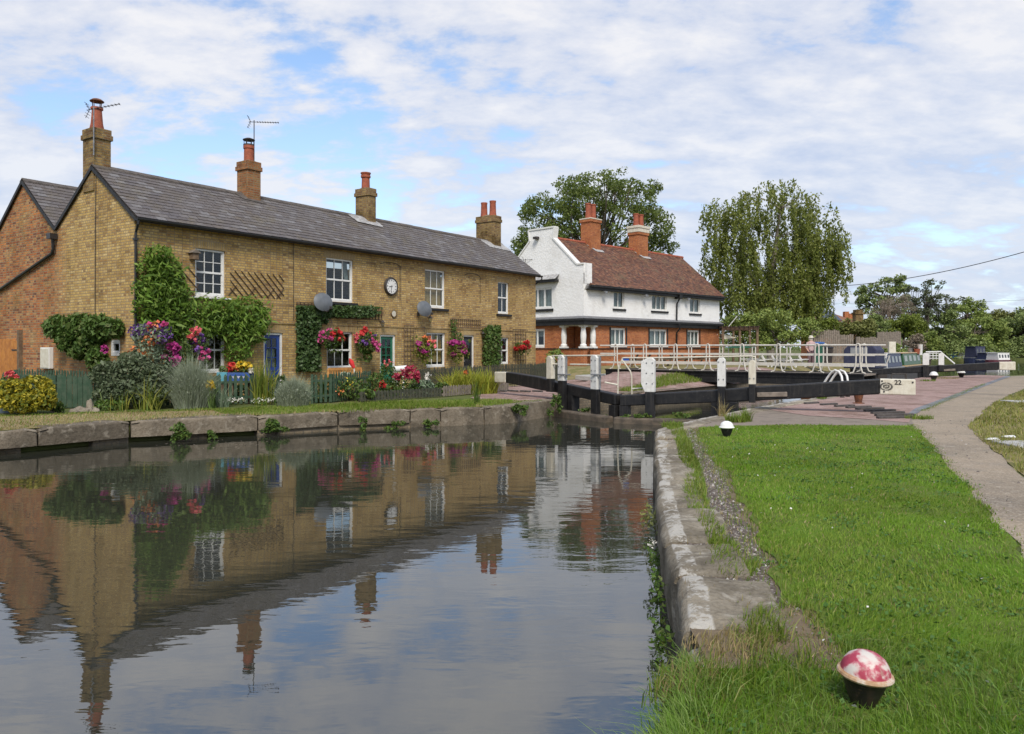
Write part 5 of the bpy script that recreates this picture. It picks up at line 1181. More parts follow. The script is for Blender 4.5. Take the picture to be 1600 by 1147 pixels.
mb = MB(); a = BA + BK * (BW / 2) - BD * 1.3; b = BA + BK * (BW / 2) + BD * 1.2; mb.bar(a + Vector((0, 0, .2)), b + Vector((0, 0, .06)), 3.2, .22); tag(mb.build('bridge_abutment', m_concrete, bevel=.03), 'pale stone abutment under the left end of the swing bridge', 'abutment')
mb = MB(); a = BB + BK * (BW / 2) - BD * 1.0; b = BB + BK * (BW / 2) + BD * .7; mb.bar(a + Vector((0, 0, .07)), b + Vector((0, 0, .07)), 2.6, .2); tag(mb.build('bridge_abutment', m_concrete, bevel=.03), 'pale stone landing under the right end of the swing bridge', 'abutment')
# ladder hoops
lh = empty('ladder_hoops', (10.4, 24.6, 0), 'pair of white tubular grab hoops rising behind the numbered balance beam', 'grab rail')
for px, o in ((1316, 0), (1324.5, .3)):
    Y = 24.4 + o; b0 = at(px, 622, Y); b0.z = 0; m = MB(); pts = [b0]
    top = [(px + .3, 597), (px - 1, 588), (px - 5, 581), (px - 11, 578.5), (px - 17, 582), (px - 23, 590), (px - 31, 603)]
    pts += [at(x, y, Y + .12 * i) for i, (x, y) in enumerate(top)]; m.tube(pts, .035, 8); m.build('hoop', m_white, lh, smooth=True)
    m = MB(); m.lathe([(.07, .01), (.07, .05), (.05, .06)], b0, 10); m.build('foot', m_irond, lh)
# ------------------------------------------------------------------ bollards
def bollard_mat():
    g = G('red and white bollard cap'); ob = g.co(); n1 = g.noise(ob, 12, 4, .55, .15); n2 = g.noise(ob, 16, 7, .65)
    z = g.n('SeparateXYZ', None, {0: ob}).outputs[2]
    c = g.ramp(g.math('ADD', n1, g.math('MULTIPLY', n2, .22)), [(.50, (.56, .51, .45)), (.57, (.54, .38, .35)), (.615, (.45, .15, .17)), (.65, (.36, .045, .075)), (.78, (.30, .03, .06))]); c = g.mix(g.math('MULTIPLY', g.rng(n2, .55, .64), .6), c, (.34, .24, .19))
    g.bump(n2, .3, .01)
    return g.fin(c, .55, .4)
m_cap = bollard_mat()
def rim_mat():
    g = G('worn bollard rim'); ob = g.co(); c = g.ramp(g.noise(ob, 14, 7, .65), [(.35, (.32, .18, .09)), (.5, (.42, .28, .17)), (.6, (.52, .45, .36)), (.70, (.44, .13, .12))]); g.bump(g.noise(ob, 40, 4), .4, .01); return g.fin(c, .7, .3)
m_rim = rim_mat()
def bollard(p, label, mats, sc=1.0, tilt=(0, 0), z=0.0):
    e = empty('mooring_bollard', (p[0], p[1], z), label, 'bollard', 'mooring bollards'); M3 = Matrix.Rotation(R(tilt[0]), 3, 'Y') @ Matrix.Rotation(R(tilt[1]), 3, 'X'); s = sc
    c = (p[0], p[1], z)
    m = MB(); m.lathe([(.050 * s, -.05), (.056 * s, .0), (.068 * s, .04 * s), (.096 * s, .11 * s), (.110 * s, .165 * s)], c, 24, M=M3); m.build('bollard_stem', mats[0], e, smooth=True)
    m = MB(); m.lathe([(.105 * s, .155 * s), (.131 * s, .164 * s), (.137 * s, .174 * s), (.133 * s, .184 * s), (.12 * s, .19 * s)], c, 28, M=M3); m.build('bollard_rim', mats[1], e, smooth=True)
    m = MB(); m.lathe([(.120 * s, .186 * s), (.117 * s, .205 * s), (.108 * s, .230 * s), (.090 * s, .256 * s), (.062 * s, .276 * s), (.03 * s, .287 * s), (0, .289 * s)], c, 28, M=M3); m.build('bollard_cap', mats[2], e, smooth=True)
b = gnd(1347, 1104); bollard(b, 'leaning black mooring bollard with worn red and white cap in the foreground grass', (worn_paint('black bollard iron', (.010, .009, .009), (.03, .024, .02), (.10, .06, .04), .5, .45), m_rim, m_cap), .87, (4, 3))
b = gnd(1135.5, 683); bollard(b, 'white capped black mooring bollard at the far left corner of the lawn', (m_black, m_white, m_white), 1.0)
b = gnd(1459, 594.5); bollard(b, 'white capped bollard on the pink paving below the far lock gate, left of its twin', (m_black, m_white, m_white), 1.5)
b = gnd(1502, 590); bollard(b, 'white capped bollard on the pink paving farthest along, right of its twin', (m_black, m_white, m_white), 1.5)
b = gnd(1341.5, 631); rb_ = empty('rusty_bollard', tuple(b), 'low rusty bucket shaped iron bollard on the pink paving', 'bollard')
m = MB(); m.lathe([(.085, .0), (.09, .06), (.13, .26), (.135, .28), (.115, .28), (.10, .2), (0, .2)], b, 18); m.build('bollard_stem', m_rust, rb_, smooth=True); m = MB(); m.lathe([(.16, .0), (.16, .03), (.10, .04)], b, 18); m.build('base_plate', m_rust, rb_)
for (a, c, y) in ((1258, 1278, 631), (1283, 1307, 633), (1305, 1334, 635.5), (1323, 1360, 637.5), (1338, 1380, 640), (1351, 1398, 643), (1362, 1412, 646.5), (1368, 1427, 650), (1371, 1428, 654)):
    m = MB(); m.bar(gnd(a, y + 1) + Vector((0, 0, .03)), gnd(c, y - .2) + Vector((0, 0, .03)), .11, .06)
    tag(m.build('grip_strip', m_grip, bevel=.01), 'dark raised foot grip strip set in the pink paving below the numbered beam', 'grip strip', 'foot grips on the near paving')
for (a, c, y) in ((735, 747, 614), (746, 763, 615), (760, 776, 613.4), (774, 791, 612.6), (794, 809, 612.4), (813, 828, 613), (833, 847, 613), (855, 866, 613)):
    m = MB(); m.bar(gnd(a, y - .3) + Vector((0, 0, .04)), gnd(c, y + .5) + Vector((0, 0, .04)), .11, .06)
    tag(m.build('grip_strip', m_grip, bevel=.01), 'dark raised foot grip strip in the paving under the left beam', 'grip strip', 'foot grips on the far paving')
for (x, y, w, lab) in ((1590, 629, 22, 'pale concrete slab in the dry grass right of the path, the farther one'), (1598, 697, 16, 'pale concrete slab at the right edge of the picture')):
    p = gnd(x, y); m = MB(); m.box(p.x - .3, p.x + .9, p.y - .35, p.y + .35, -.02, .05); tag(m.build('concrete_slab', m_concrete, bevel=.015), lab, 'slab')
for (x, y, lab) in ((1550, 690, 'white scrap of litter lying at the path edge'), (1576, 686, 'small white scrap of litter in the dry grass')):
    p = gnd(x, y); m = MB(); m.prism([(p.x - .12, p.y - .03, .035), (p.x + .1, p.y - .05, .03), (p.x + .12, p.y + .04, .05), (p.x, p.y + .07, .045), (p.x - .1, p.y + .05, .03)], (0, 0, .012)); tag(m.build('litter', m_white), lab, 'litter')
# ------------------------------------------------------------------ cottage gardens
def picket(name, pts, h, label, mat, group=None, sp=.115, w=.08, posts=True, tip=.06, z=0.0):
    pts = [Vector((p[0], p[1], z)) for p in pts]; e = empty(name, tuple(pts[0]), label, 'fence', group)
    m = MB(); rl = MB()
    for a, b in zip(pts, pts[1:]):
        d = b - a; L = d.length; d.normalize(); c = Vector((-d.y, d.x, 0)); n = max(1, int(L / sp))
        for i in range(n):
            q = a + d * (L * (i + .5) / n); hh = h * random.uniform(.96, 1.04); ln = d * random.uniform(-.012, .012)
            f = [(-w / 2, .03), (w / 2, .03), (w / 2, hh - tip), (0, hh), (-w / 2, hh - tip)]
            m.prism([q + d * x + ln * (zz / h) + Vector((0, 0, zz)) - c * .01 for x, zz in f], c * .018)
        for zz in (h * .25, h * .75): rl.bar(a + c * .03 + Vector((0, 0, zz)), b + c * .03 + Vector((0, 0, zz)), .035, .06)
        if posts:
            k = max(1, int(L / 1.8))
            for i in range(k + 1):
                q = a + d * (L * i / k) + c * .085; po = MB(); po.bar(q + Vector((0, 0, -.05)), q + Vector((0, 0, h * .97)), .07, .07); po.build('post', mat, e)
    m.build('pickets', mat, e); rl.build('rails', mat, e); return e
picket('picket_fence', [(-14.2, 21.4), (-12.0, 20.0), (-9.5, 20.45)], .9, 'tall dark green board fence behind the golden shrub, left of the grey green shrub', m_fence, sp=.125, w=.115, tip=.07)
picket('picket_fence', [(-15.2, 23.4), (-11.9, 21.5)], .95, 'dark green picket fence farther back in front of the orange wooden door', m_fence, sp=.14)
picket('picket_fence', [(-9.5, 20.75), (-8.25, 21.2)], .82, 'dark green pickets half hidden behind the grey green shrub', m_fence)
picket('picket_fence', [tuple(gnd(339, 634)[:2]), tuple(gnd(436, 630)[:2])], .85, 'dark green picket fence in front of the blue flower tubs', m_fence, sp=.135)
picket('picket_fence', [tuple(gnd(490, 631)[:2]), tuple(gnd(520, 629.5)[:2]), tuple(gnd(580, 622)[:2])], .86, 'dark picket fence in front of the wooden garden bench', m_fence, sp=.13)
picket('picket_edging', [tuple(gnd(562, 629)[:2]), tuple(gnd(690, 621)[:2])], .33, 'low weathered picket edging along the bank lawn below the red flowers', m_fence2, sp=.12, w=.085, posts=False, tip=.03)
picket('picket_edging', [tuple(gnd(692, 621)[:2]), tuple(gnd(795, 611.5)[:2])], .36, 'low pale picket edging in front of the yellow daylilies', m_greywood, sp=.13, w=.085, posts=False, tip=.03)
picket('picket_fence', [tuple(at(652, 580, 25.6)[:2]), (-1.2, 30.6), (.9, 34.4), (2.55, 38)], .86, 'long dark green picket fence in front of the black door and right hand windows', m_fence2, sp=.13, z=.03)
def plant(name, label, cat, p, group=None): return empty(name, (p[0], p[1], p[2] if len(p) > 2 else 0), label, cat, group)
def cat_(*a): return np.concatenate(a, 0)
# -- wisteria on the first cottage
def fac_blob(px, py, rx, ry, n, t0=-.10, th=.42):
    a = rng.uniform(0, 2 * np.pi, n); r = rng.uniform(0, 1, n) ** .55; x = px + rx * r * np.cos(a); y = py + ry * r * np.sin(a) + rng.normal(0, 2.2, n); x = x + rng.normal(0, 2.2, n); out = []
    for i in range(n):
        s, z = COT.front(x[i], y[i], -.25); d = th * (1 - r[i] ** 2) ** .5 * rng.uniform(.25, 1)
        out.append(COT.world(s, t0 - d, z))
    return np.array(out)
wi = plant('wisteria', 'bright green wisteria climbing round the upper left window of the cottages', 'climbing plant', COT.world(3, -.2, 0))
wb = [(246, 400, 22, 18), (240, 420, 24, 20), (262, 425, 26, 26), (240, 450, 30, 22), (265, 455, 32, 30), (235, 478, 26, 26), (270, 490, 40, 26), (310, 487, 40, 22), (350, 487, 34, 20), (385, 488, 32, 26), (372, 515, 34, 24), (395, 520, 20, 20), (372, 548, 22, 20), (330, 508, 40, 16), (250, 512, 34, 18), (407, 500, 14, 26), (300, 515, 40, 16)]
P = cat_(*[fac_blob(*b, int(b[2] * b[3] * .95)) for b in wb]); leaves('foliage', P, .115, f_wist, wi, bias=(.5, -.5, .5), asp=.42, tip=(0, 0, -.8))
tw = cat_(*[fac_blob(b[0], b[1] - 4, b[2] * 1.05, b[3] * 1.1, 40, -.3, .3) for b in wb]); leaves('tendrils', tw, .22, f_wist, wi, bias=(.5, -.6, .2), asp=.22, tip=(0, 0, .6))
m = MB(); 
for px in (248, 262): m.tube([COT.world(*((lambda s, z: (s, -.12, z))(*COT.front(x, y, -.1)))) for x, y in ((px + 20, 600), (px + 12, 540), (px + 4, 480), (px, 430))], .035, 6)
m.build('stems', m_stem, wi, smooth=True)
# -- ivy on trellis
iv = plant('ivy', 'dark ivy covering the tall trellis beside the second lower window', 'climbing plant', COT.world(9, -.1, 0))
def fac_rect(x0, x1, y0, y1, n, d0=-.06, d1=-.22):
    out = []
    for x, y in zip(rng.uniform(x0, x1, n), rng.uniform(y0, y1, n)): s, z = COT.front(x, y, -.1); out.append(COT.world(s, rng.uniform(d1, d0), z))
    return np.array(out)
leaves('foliage', cat_(fac_rect(463, 499, 478, 580, 2600), fac_rect(495, 512, 480, 506, 350), fac_rect(500, 580, 478, 496, 1100), fac_rect(575, 594, 480, 495, 90)), .10, f_ivy, iv, bias=(.7, -.6, .3), asp=.8, tip=(0, 0, -.5))
cl = plant('climber', 'leafy green climber right of the black door', 'climbing plant', COT.world(16.6, -.1, 0))
leaves('foliage', cat_(fac_rect(754, 780, 512, 571, 1300, -.06, -.3), fac_rect(762, 781, 508, 520, 250)), .11, f_climb, cl, bias=(.7, -.6, .3), asp=.7, tip=(0, 0, -.5))
cl = plant('climber', 'thin climber with yellow green leaves on the trellis above the black door', 'climbing plant', COT.world(14.6, -.1, 0))
leaves('foliage', cat_(fac_rect(703, 712, 500, 560, 160), fac_rect(706, 722, 520, 535, 90)), .11, f_climb, cl, bias=(.7, -.6, .3), asp=.7)
# -- big gable climber
gc = plant('climbing_shrub', 'broad dark green climber on the gable wall above the meter box', 'climbing plant', COT.world(-.2, 2.2, 0))
P = cat_(*[blob(px, py, rx, ry, Y, n, .32) for px, py, rx, ry, Y, n in ((92, 512, 24, 20, 22.9, 750), (125, 515, 34, 26, 22.5, 1400), (155, 513, 28, 22, 22.0, 1000), (180, 513, 14, 16, 21.5, 350), (110, 535, 24, 16, 22.6, 600), (140, 540, 22, 16, 22.2, 500), (152, 562, 16, 22, 21.9, 600), (120, 552, 12, 10, 22.4, 200))])
leaves('foliage', P, .17, f_climb, gc, bias=(-.4, -.6, .4), asp=.4, tip=(0, 0, -.6))
leaves('blossoms', blob(163, 546, 5, 7, 21.4, 40), .11, p_mag, gc, asp=.9)
# -- shrubs on the left
gs = plant('golden_shrub', 'golden yellow flowering shrub at the left edge behind the grey planter', 'shrub', gnd(45, 643))
P = cat_(*[blob(px, py, rx, ry, Y, n) for px, py, rx, ry, Y, n in ((20, 615, 28, 24, 18.4, 1200), (55, 610, 30, 24, 18.6, 1700), (70, 622, 18, 20, 18.4, 700), (35, 630, 34, 16, 18.2, 900))]); leaves('foliage', P, .10, f_yel, gs, asp=.5)
rs_ = plant('rose', 'pink red roses above the golden shrub at the left edge', 'flower', gnd(16, 640)); leaves('foliage', blob(14, 603, 16, 18, 18.7, 220), .10, f_gard, rs_); leaves('blossoms', cat_(blob(15, 585, 7, 7, 18.7, 60, shell=.1), blob(25, 591, 5, 5, 18.7, 30, shell=.1), blob(2, 613, 4, 4, 18.6, 20)), .10, p_coral, rs_, asp=.9)
vb = plant('shrub', 'large rounded grey green shrub between the board fence and the lavender', 'shrub', gnd(208, 641))
P = cat_(*[blob(px, py, rx, ry, Y, n) for px, py, rx, ry, Y, n in ((170, 590, 28, 26, 20.3, 1200), (205, 582, 34, 26, 20.4, 1500), (245, 592, 30, 24, 20.3, 1300), (190, 612, 40, 22, 20.1, 1400), (240, 615, 34, 20, 20.1, 1100), (165, 618, 20, 16, 20.2, 500), (205, 562, 22, 14, 20.6, 500))]); leaves('foliage', P, .11, f_vib, vb, asp=.5)
ft = plant('flowering_shrub', 'tall tangle of purple and orange flowers above the grey green shrub', 'flowers', gnd(243, 636))
leaves('foliage', cat_(blob(236, 522, 32, 16, 20.75, 330), blob(232, 548, 26, 30, 20.9, 700, .5), blob(258, 560, 18, 24, 20.9, 400)), .10, f_silv, ft, asp=.35); leaves('purple_blossoms', cat_(blob(222, 517, 15, 13, 20.8, 100), blob(250, 522, 20, 17, 20.8, 130), blob(206, 520, 6, 10, 20.8, 35)), .08, p_purp, ft, asp=.9); leaves('orange_blossoms', cat_(blob(236, 532, 16, 10, 20.7, 60), blob(215, 550, 14, 10, 20.7, 35), blob(242, 512, 14, 10, 20.7, 25)), .09, p_orng, ft, asp=.9); leaves('pink_blossoms', cat_(blob(257, 507, 5, 4, 20.7, 30), blob(238, 508, 6, 4, 20.7, 18)), .10, p_pink, ft, asp=.9)
ag = plant('geranium', 'vivid magenta flowers between the purple flowers and the hanging basket', 'flowers', gnd(275, 634)); leaves('foliage', blob(280, 560, 22, 30, 21.3, 700, .4), .12, f_gard, ag); leaves('blossoms', cat_(blob(271, 543, 11, 8, 20.9, 110), blob(274, 562, 8, 9, 20.9, 80), blob(256, 556, 4, 4, 20.9, 20)), .11, p_mag, ag, asp=.9)
def basket(px, py, rx, ry, label, spec, out=.45, leafm=f_gard, n=500, t=None, trail=0):
    s, z = COT.front(px, py, -out); c = COT.world(s, -out, z); e = plant('hanging_basket', label, 'hanging basket', c, 'hanging flower baskets'); k = c.y / F; r = (rx * k, ry * k)
    m = MB(); m.lathe([(.03, -.2), (.16, -.12), (.20, .0), (.18, .0), (0, -.02)], c - Vector((0, 0, .04)), 14); m.build('basket_bowl', m_oldwood, e)
    w0 = COT.world(s, 0, z + r[1] + .25); w1 = COT.world(s, -out, z + r[1] + .22)
    m = MB(); m.tube([w0 - Vector((0, 0, .3)), w0, w1], .012, 5)
    for a in (0, 2.1, 4.2): m.tube([w1, c + Vector((.19 * math.cos(a), .19 * math.sin(a), -.04))], .005, 4)
    m.build('bracket_and_chains', m_irond, e)
    leaves('foliage', cat_(ell(c - Vector((0, 0, r[1] * .15)), (r[0] * .85, r[0] * .7, r[1] * .85), n), *( [ell(c - Vector((0, 0, r[1] * 1.0)), (r[0] * .35, r[0] * .35, r[1] * .5), trail)] if trail else [])), .10, leafm, e)
    leaves('trailing_shoots', cat_(*[ell(c + Vector((random.uniform(-1, 1) * r[0], random.uniform(-.6, .3) * r[0], random.uniform(-1.35, .7) * r[1])), (.05, .05, .11), 12, .1) for _ in range(16)]), .075, leafm, e, tip=(0, 0, -1))
    for (mt, nm, dx, dz, sx, sz, nn, sz_) in spec: leaves(nm, cat_(*[ell(c + Vector((dx * r[0] + random.uniform(-1, 1) * sx * r[0] * .75, -.08 + random.uniform(-.5, .3) * r[0], dz * r[1] + random.uniform(-1, 1) * sz * r[1] * .75)), (.26 * sx * r[0], .2 * r[0], .26 * sz * r[1]), max(6, int(nn / 8.5)), .2) for _ in range(10)]), sz_, mt, e, bias=(.3, -.5, .5), asp=.95)
    return e
basket(305, 538, 24, 26, 'hanging basket of purple and pink petunias in front of the lower left window', [(p_purp, 'purple_blossoms', .15, 0, .75, .8, 190, .10), (p_coral, 'coral_blossoms', -.1, .5, .9, .6, 60, .10), (p_pink, 'pink_blossoms', .7, -.6, .35, .6, 40, .10)], .75)
basket(518, 527, 22, 17, 'pink and red hanging basket left of the second lower window', [(p_pink, 'pink_blossoms', -.35, .1, .7, .8, 260, .09), (p_red, 'red_blossoms', .45, .25, .55, .8, 150, .10)], .5, trail=60)
basket(574, 534, 20, 22, 'tall mixed hanging basket with trailing leaves between window and green door', [(p_red, 'red_blossoms', -.1, .75, .5, .35, 60, .11), (p_purp, 'purple_blossoms', .1, .2, .7, .5, 80, .09), (p_pink, 'pink_blossoms', .7, -.2, .4, .7, 120, .09), (p_coral, 'coral_blossoms', -.8, .3, .25, .4, 35, .09)], .5, f_climb, 700, trail=160)
basket(664, 541, 19, 21, 'hanging basket with yellow green leaves and pink flowers below the right satellite dish', [(p_mag, 'magenta_blossoms', -.1, -.2, .6, .6, 120, .10), (p_coral, 'coral_blossoms', .6, .25, .4, .4, 50, .10), (p_orng, 'orange_blossoms', .2, .5, .5, .3, 20, .09)], .5, f_iris, 650, trail=60)
basket(716, 544, 19, 17, 'large magenta hanging basket beside the black door', [(p_mag, 'magenta_blossoms', .05, 0, .95, .85, 420, .10)], .5, f_iris, 350, trail=90)
basket(815.5, 540.5, 15, 10, 'bright red hanging basket at the right end of the cottages', [(p_red, 'red_blossoms', 0, .05, .95, .95, 800, .11)], .4, f_climb, 200, trail=40)
def lavender(px, py, rx, ry, Y, n, label, mat=f_lav, dark=0):
    b = gnd(px, py + ry); e = plant('lavender', label, 'shrub', b); k = Y / F; c = Vector((at(px, py, Y).x, Y, 0))
    a = rng.uniform(0, 2 * np.pi, n); r = rng.uniform(0, 1, n) ** .6
    R_ = rx * k; H = 2 * ry * k
    base = np.stack([c.x + r * np.cos(a) * R_ * .72, c.y + r * np.sin(a) * R_ * .65, rng.uniform(0, .35, n) * H * (1 - r ** 2)], 1)
    d = np.stack([np.cos(a) * r, np.sin(a) * r, np.zeros(n)], 1)
    blades('foliage', base, np.full(n, H * .72) * (1.02 - .62 * r ** 2), .012, mat, e, lean=.4, dirs=d * 1.4, sd=.2, curl=.3)
    leaves('leaflets', ell((c.x, c.y, H * .42), (R_ * .9, R_ * .8, H * .46), n, .35), .065, mat, e, asp=.2, tip=(0, 0, 1)); return e
lavender(300, 603, 36, 37, 20.2, 5000, 'tall pale grey lavender bush left of the blue flower tubs'); lavender(458, 611, 32, 22, 20.9, 3800, 'low rounded grey lavender bush below the ivy trellis')
lavender(470, 590, 30, 16, 23.0, 1500, 'hazy lavender patch behind the low rounded lavender bush')
ly = plant('lily', 'clump of bright yellow lilies right of the tall lavender', 'flowers', gnd(328, 632)); leaves('blossoms', blob(328, 602, 9, 7, 20.2, 70, shell=.1), .12, p_yel, ly, asp=.8); blades('foliage', scatter([(-8.2, 20), (-7.8, 20), (-7.8, 20.4), (-8.2, 20.4)], 300), .55, .03, f_gard, ly)
# crates of pansies
def tub(px0, px1, py, Y, label, mat, h=.28):
    a = at(px0, py, Y); b = at(px1, py, Y); e = plant('flower_tub', label, 'planter', ((a.x + b.x) / 2, Y, a.z - h), 'blue flower tubs'); m = MB(); z0 = a.z - h
    for (x0, x1, y0, y1) in ((a.x, b.x, Y - .18, Y - .15), (a.x, b.x, Y + .15, Y + .18), (a.x, a.x + .03, Y - .15, Y + .15), (b.x - .03, b.x, Y - .15, Y + .15)): m.box(x0, x1, y0, y1, z0, a.z)
    m.box(a.x + .03, b.x - .03, Y - .15, Y + .15, z0, a.z - .06); m.build('tub_body', mat, e, bevel=.01)
    for x in (a.x + .1, b.x - .1): L = MB(); L.box(x - .04, x + .04, Y - .1, Y + .1, 0, z0); L.build('leg', m_oldwood, e)
    return e, a, b
e, a, b = tub(342, 358, 581.5, 21.9, 'teal blue flower tub left of the darker blue tub', simple('teal tub', (.10, .33, .40), (.08, .27, .34), .5, 4)); leaves('foliage', ell(((a.x + b.x) / 2, 21.9, a.z + .06), (.16, .15, .12), 90), .09, f_gard, e)
e, a, b = tub(358.5, 394, 582, 21.8, 'long dark blue flower tub of yellow and red pansies behind the fence', simple('blue tub', (.04, .10, .30), (.035, .08, .25), .5, 4)); c = (a + b) / 2
leaves('foliage', ell((c.x, 21.8, c.z + .12), (.36, .2, .18), 300), .09, f_gard, e); leaves('yellow_blossoms', ell((c.x + .12, 21.7, c.z + .2), (.22, .15, .13), 130), .09, p_yel, e, asp=.95); leaves('red_blossoms', ell((c.x - .22, 21.7, c.z + .16), (.13, .12, .14), 60), .09, p_red, e, asp=.95); leaves('orange_blossoms', ell((c.x - .08, 21.7, c.z + .14), (.14, .12, .08), 40), .09, p_orng, e, asp=.95); leaves('white_blossoms', ell((c.x + .34, 21.65, c.z + .06), (.08, .08, .08), 35), .08, p_white, e, asp=.95)
fw = simple('marks', (.5, .5, .55)); m = MB()
for x in (.28, .5, .72): q = a.lerp(b, x); m.prism([(q.x - .05, 21.615, q.z - .1), (q.x + .05, 21.615, q.z - .1), (q.x, 21.615, q.z - .17)], (0, -.004, 0))
m.build('painted_marks', fw, e)
# bench
def bench(px0, px1, ytop, Y, label, mat):
    a = at(px0, ytop, Y); b = at(px1, ytop, Y); d = (Vector((b.x, b.y, 0)) - Vector((a.x, a.y, 0))); dd = Vector((COT.u[0], COT.u[1], 0)); L = d.length / 1.0; o = Vector((a.x, a.y, 0)); H = a.z
    e = plant('garden_bench', label, 'bench', o); c = Vector((-COT.v[0], -COT.v[1], 0)); L = 1.5; dd = Vector((COT.u[0], COT.u[1], 0)); Z = lambda z: Vector((0, 0, z))
    m = MB(); 
    for i in range(5): m.bar(o + c * (.1 + .1 * i) + Z(.44), o + dd * L + c * (.1 + .1 * i) + Z(.44), .08, .03)
    m.build('seat', mat, e); m = MB(); m.bar(o + Z(H), o + dd * L + Z(H), .04, .09); m.bar(o + Z(.55), o + dd * L + Z(.55), .04, .05)
    for i in range(13): q = o + dd * (L * (i + .5) / 13); m.bar(q + Z(.55), q + Z(H), .05, .02, up=tuple(c))
    m.build('backrest', mat, e)
    for q in (o, o + dd * L): 
        for s in (0, .5): m = MB(); m.bar(q + c * s + Z(0), q + c * s + Z(.62 if s else H), .06, .06); m.build('leg', mat, e)
        m = MB(); m.bar(q + Z(.62), q + c * .52 + Z(.62), .07, .04); m.build('armrest', mat, e)
    return e
bench(513, 566, 577, 25.6, 'varnished wooden garden bench below the second lower window', m_benchwood)
pr = plant('parasol', 'folded red garden parasol leaning by the bench', 'parasol', at(549, 590, 25.4)); m = MB(); p = at(546, 560, 25.4); q = at(553, 575, 25.4); m.tube([p, p.lerp(q, .4), q], [.02, .09, .05], 8); m.build('canopy', simple('red cloth', (.6, .03, .03), (.45, .02, .02), .8), pr, smooth=True); m = MB(); m.tube([q, at(556, 600, 25.4)], .02, 5); m.build('pole', m_white, pr)
mbx = plant('garden_table', 'white rolled table top by the green door', 'table', at(626, 590, 27)); m = MB(); a = at(616, 577, 27); b = at(635, 575.5, 27.2); m.tube([a, b], .11, 12); m.build('table_top', m_white, mbx, smooth=True); m = MB(); m.bar(a.lerp(b, .2), Vector((a.lerp(b, .2).x, a.y, 0)), .06, .06); m.bar(a.lerp(b, .8), Vector((a.lerp(b, .8).x, a.y, 0)), .06, .06); m.build('table_leg', m_white, mbx)
# loose flowers of the border
def clump(px, py, rx, ry, Y, n, label, fm=f_gard, fl=(), size=.10, name='border_plant'):
    e = plant(name, label, 'plant', Vector((at(px, py, Y).x, Y, 0)), 'border plants'); leaves('foliage', blob(px, py, rx, ry, Y, n), size, fm, e)
    m = MB(); c = at(px, py, Y)
    for i in range(5): x = c.x + random.uniform(-.5, .5) * rx * Y / F; m.tube([(x, Y, 0), (x + random.uniform(-.05, .05), Y, max(.1, c.z))], .01, 4)
    m.build('stems', m_stem, e)
    for (mt, x, y, a, b, k, s) in fl: leaves('blossoms', blob(x, y, a, b, Y - .15, k, shell=.2), s, mt, e, asp=.9)
    return e
clump(520, 608, 22, 20, 22.6, 500, 'green border plants with rusty tips in front of the bench', f_climb, [(p_orng, 530, 612, 12, 8, 25, .06)])
clump(553, 607, 20, 18, 22.9, 450, 'leafy green border plants right of the bench', f_gard, [(p_yel, 545, 600, 10, 14, 20, .06)])
clump(588, 602, 18, 20, 23.6, 480, 'border plants with scarlet flowers at the end of the bench', f_gard, [(p_red, 597, 601, 6, 6, 50, .09), (p_red, 586, 612, 6, 4, 15, .07)])
clump(606, 590, 16, 24, 25.0, 500, 'tall leafy plant in front of the green door', f_gard, [(p_coral, 606, 568, 10, 6, 20, .07)])
clump(633, 600, 24, 14, 24.6, 500, 'border plants with crimson valerian plumes left of the silver thistle', f_gard, [(p_crim, 640, 582, 15, 12, 220, .09), (p_crim, 620, 588, 8, 6, 60, .09), (p_red, 612, 607, 6, 3, 25, .08), (p_crim, 652, 590, 4, 9, 50, .09)])
clump(662, 606, 18, 13, 24.8, 420, 'silver leaved thistle between the crimson plumes and the daylilies', f_silv, [(p_white, 668, 588, 6, 10, 25, .08)], .14)
for x, y, rx, ry, Y, n, mt, lab in ((497, 612, 14, 18, 22.2, 330, f_gard, 'leafy green filler plant at the left end of the bench fence'), (541, 596, 14, 16, 23.4, 260, f_lav, 'silvery foliage plant in front of the garden bench'), (572, 616, 14, 9, 22.6, 240, f_weed, 'low green plant where the low edging begins'), (612, 612, 14, 9, 24.2, 260, f_climb, 'dark green low plant behind the low edging, below the green door'), (648, 612, 12, 8, 24.6, 220, f_weed, 'pale green low plant behind the low edging, left of the silver thistle'), (690, 606, 12, 9, 25.2, 240, f_gard, 'green plant between the silver thistle and the daylilies'), (376, 612, 18, 12, 22.3, 240, f_weed, 'green plants under the dark blue tub'), (440, 600, 10, 14, 22.6, 200, f_climb, 'green plant behind the low lavender by the blue door'), (800, 590, 14, 9, 31, 200, f_gard, 'green plants behind the left beam end')): clump(x, y, rx, ry, Y, n, lab, mt, [], .11)
clump(400, 606, 14, 18, 22.4, 220, 'green iris clump right of the blue tubs', f_iris, [(p_red, 423, 597, 3, 4, 14, .07)])
clump(868, 560, 16, 14, 41, 420, 'green bush at the corner of the white house porch', f_hedge, [], .18, 'bush')
clump(850, 575, 22, 7, 37.6, 380, 'low reddish bush behind the left balance beam', f_gard, [(p_crim, 845, 576, 10, 4, 60, .08)], .14, 'bush')
clump(170, 633, 30, 8, 19.6, 420, 'low green ground plants at the foot of the grey green shrub', f_weed, [], .09)
clump(90, 636, 12, 8, 18.8, 180, 'low leafy weeds at the foot of the board fence', f_weed, [], .09)
clump(345, 628, 26, 6, 21.0, 160, 'small white daisies along the foot of the green pickets, left half', f_weed, [(p_white, 360, 625, 26, 5, 90, .045)], .07)
clump(415, 627, 26, 6, 21.4, 160, 'small white daisies along the foot of the green pickets, right half', f_weed, [(p_white, 412, 625, 26, 5, 90, .045)], .07)
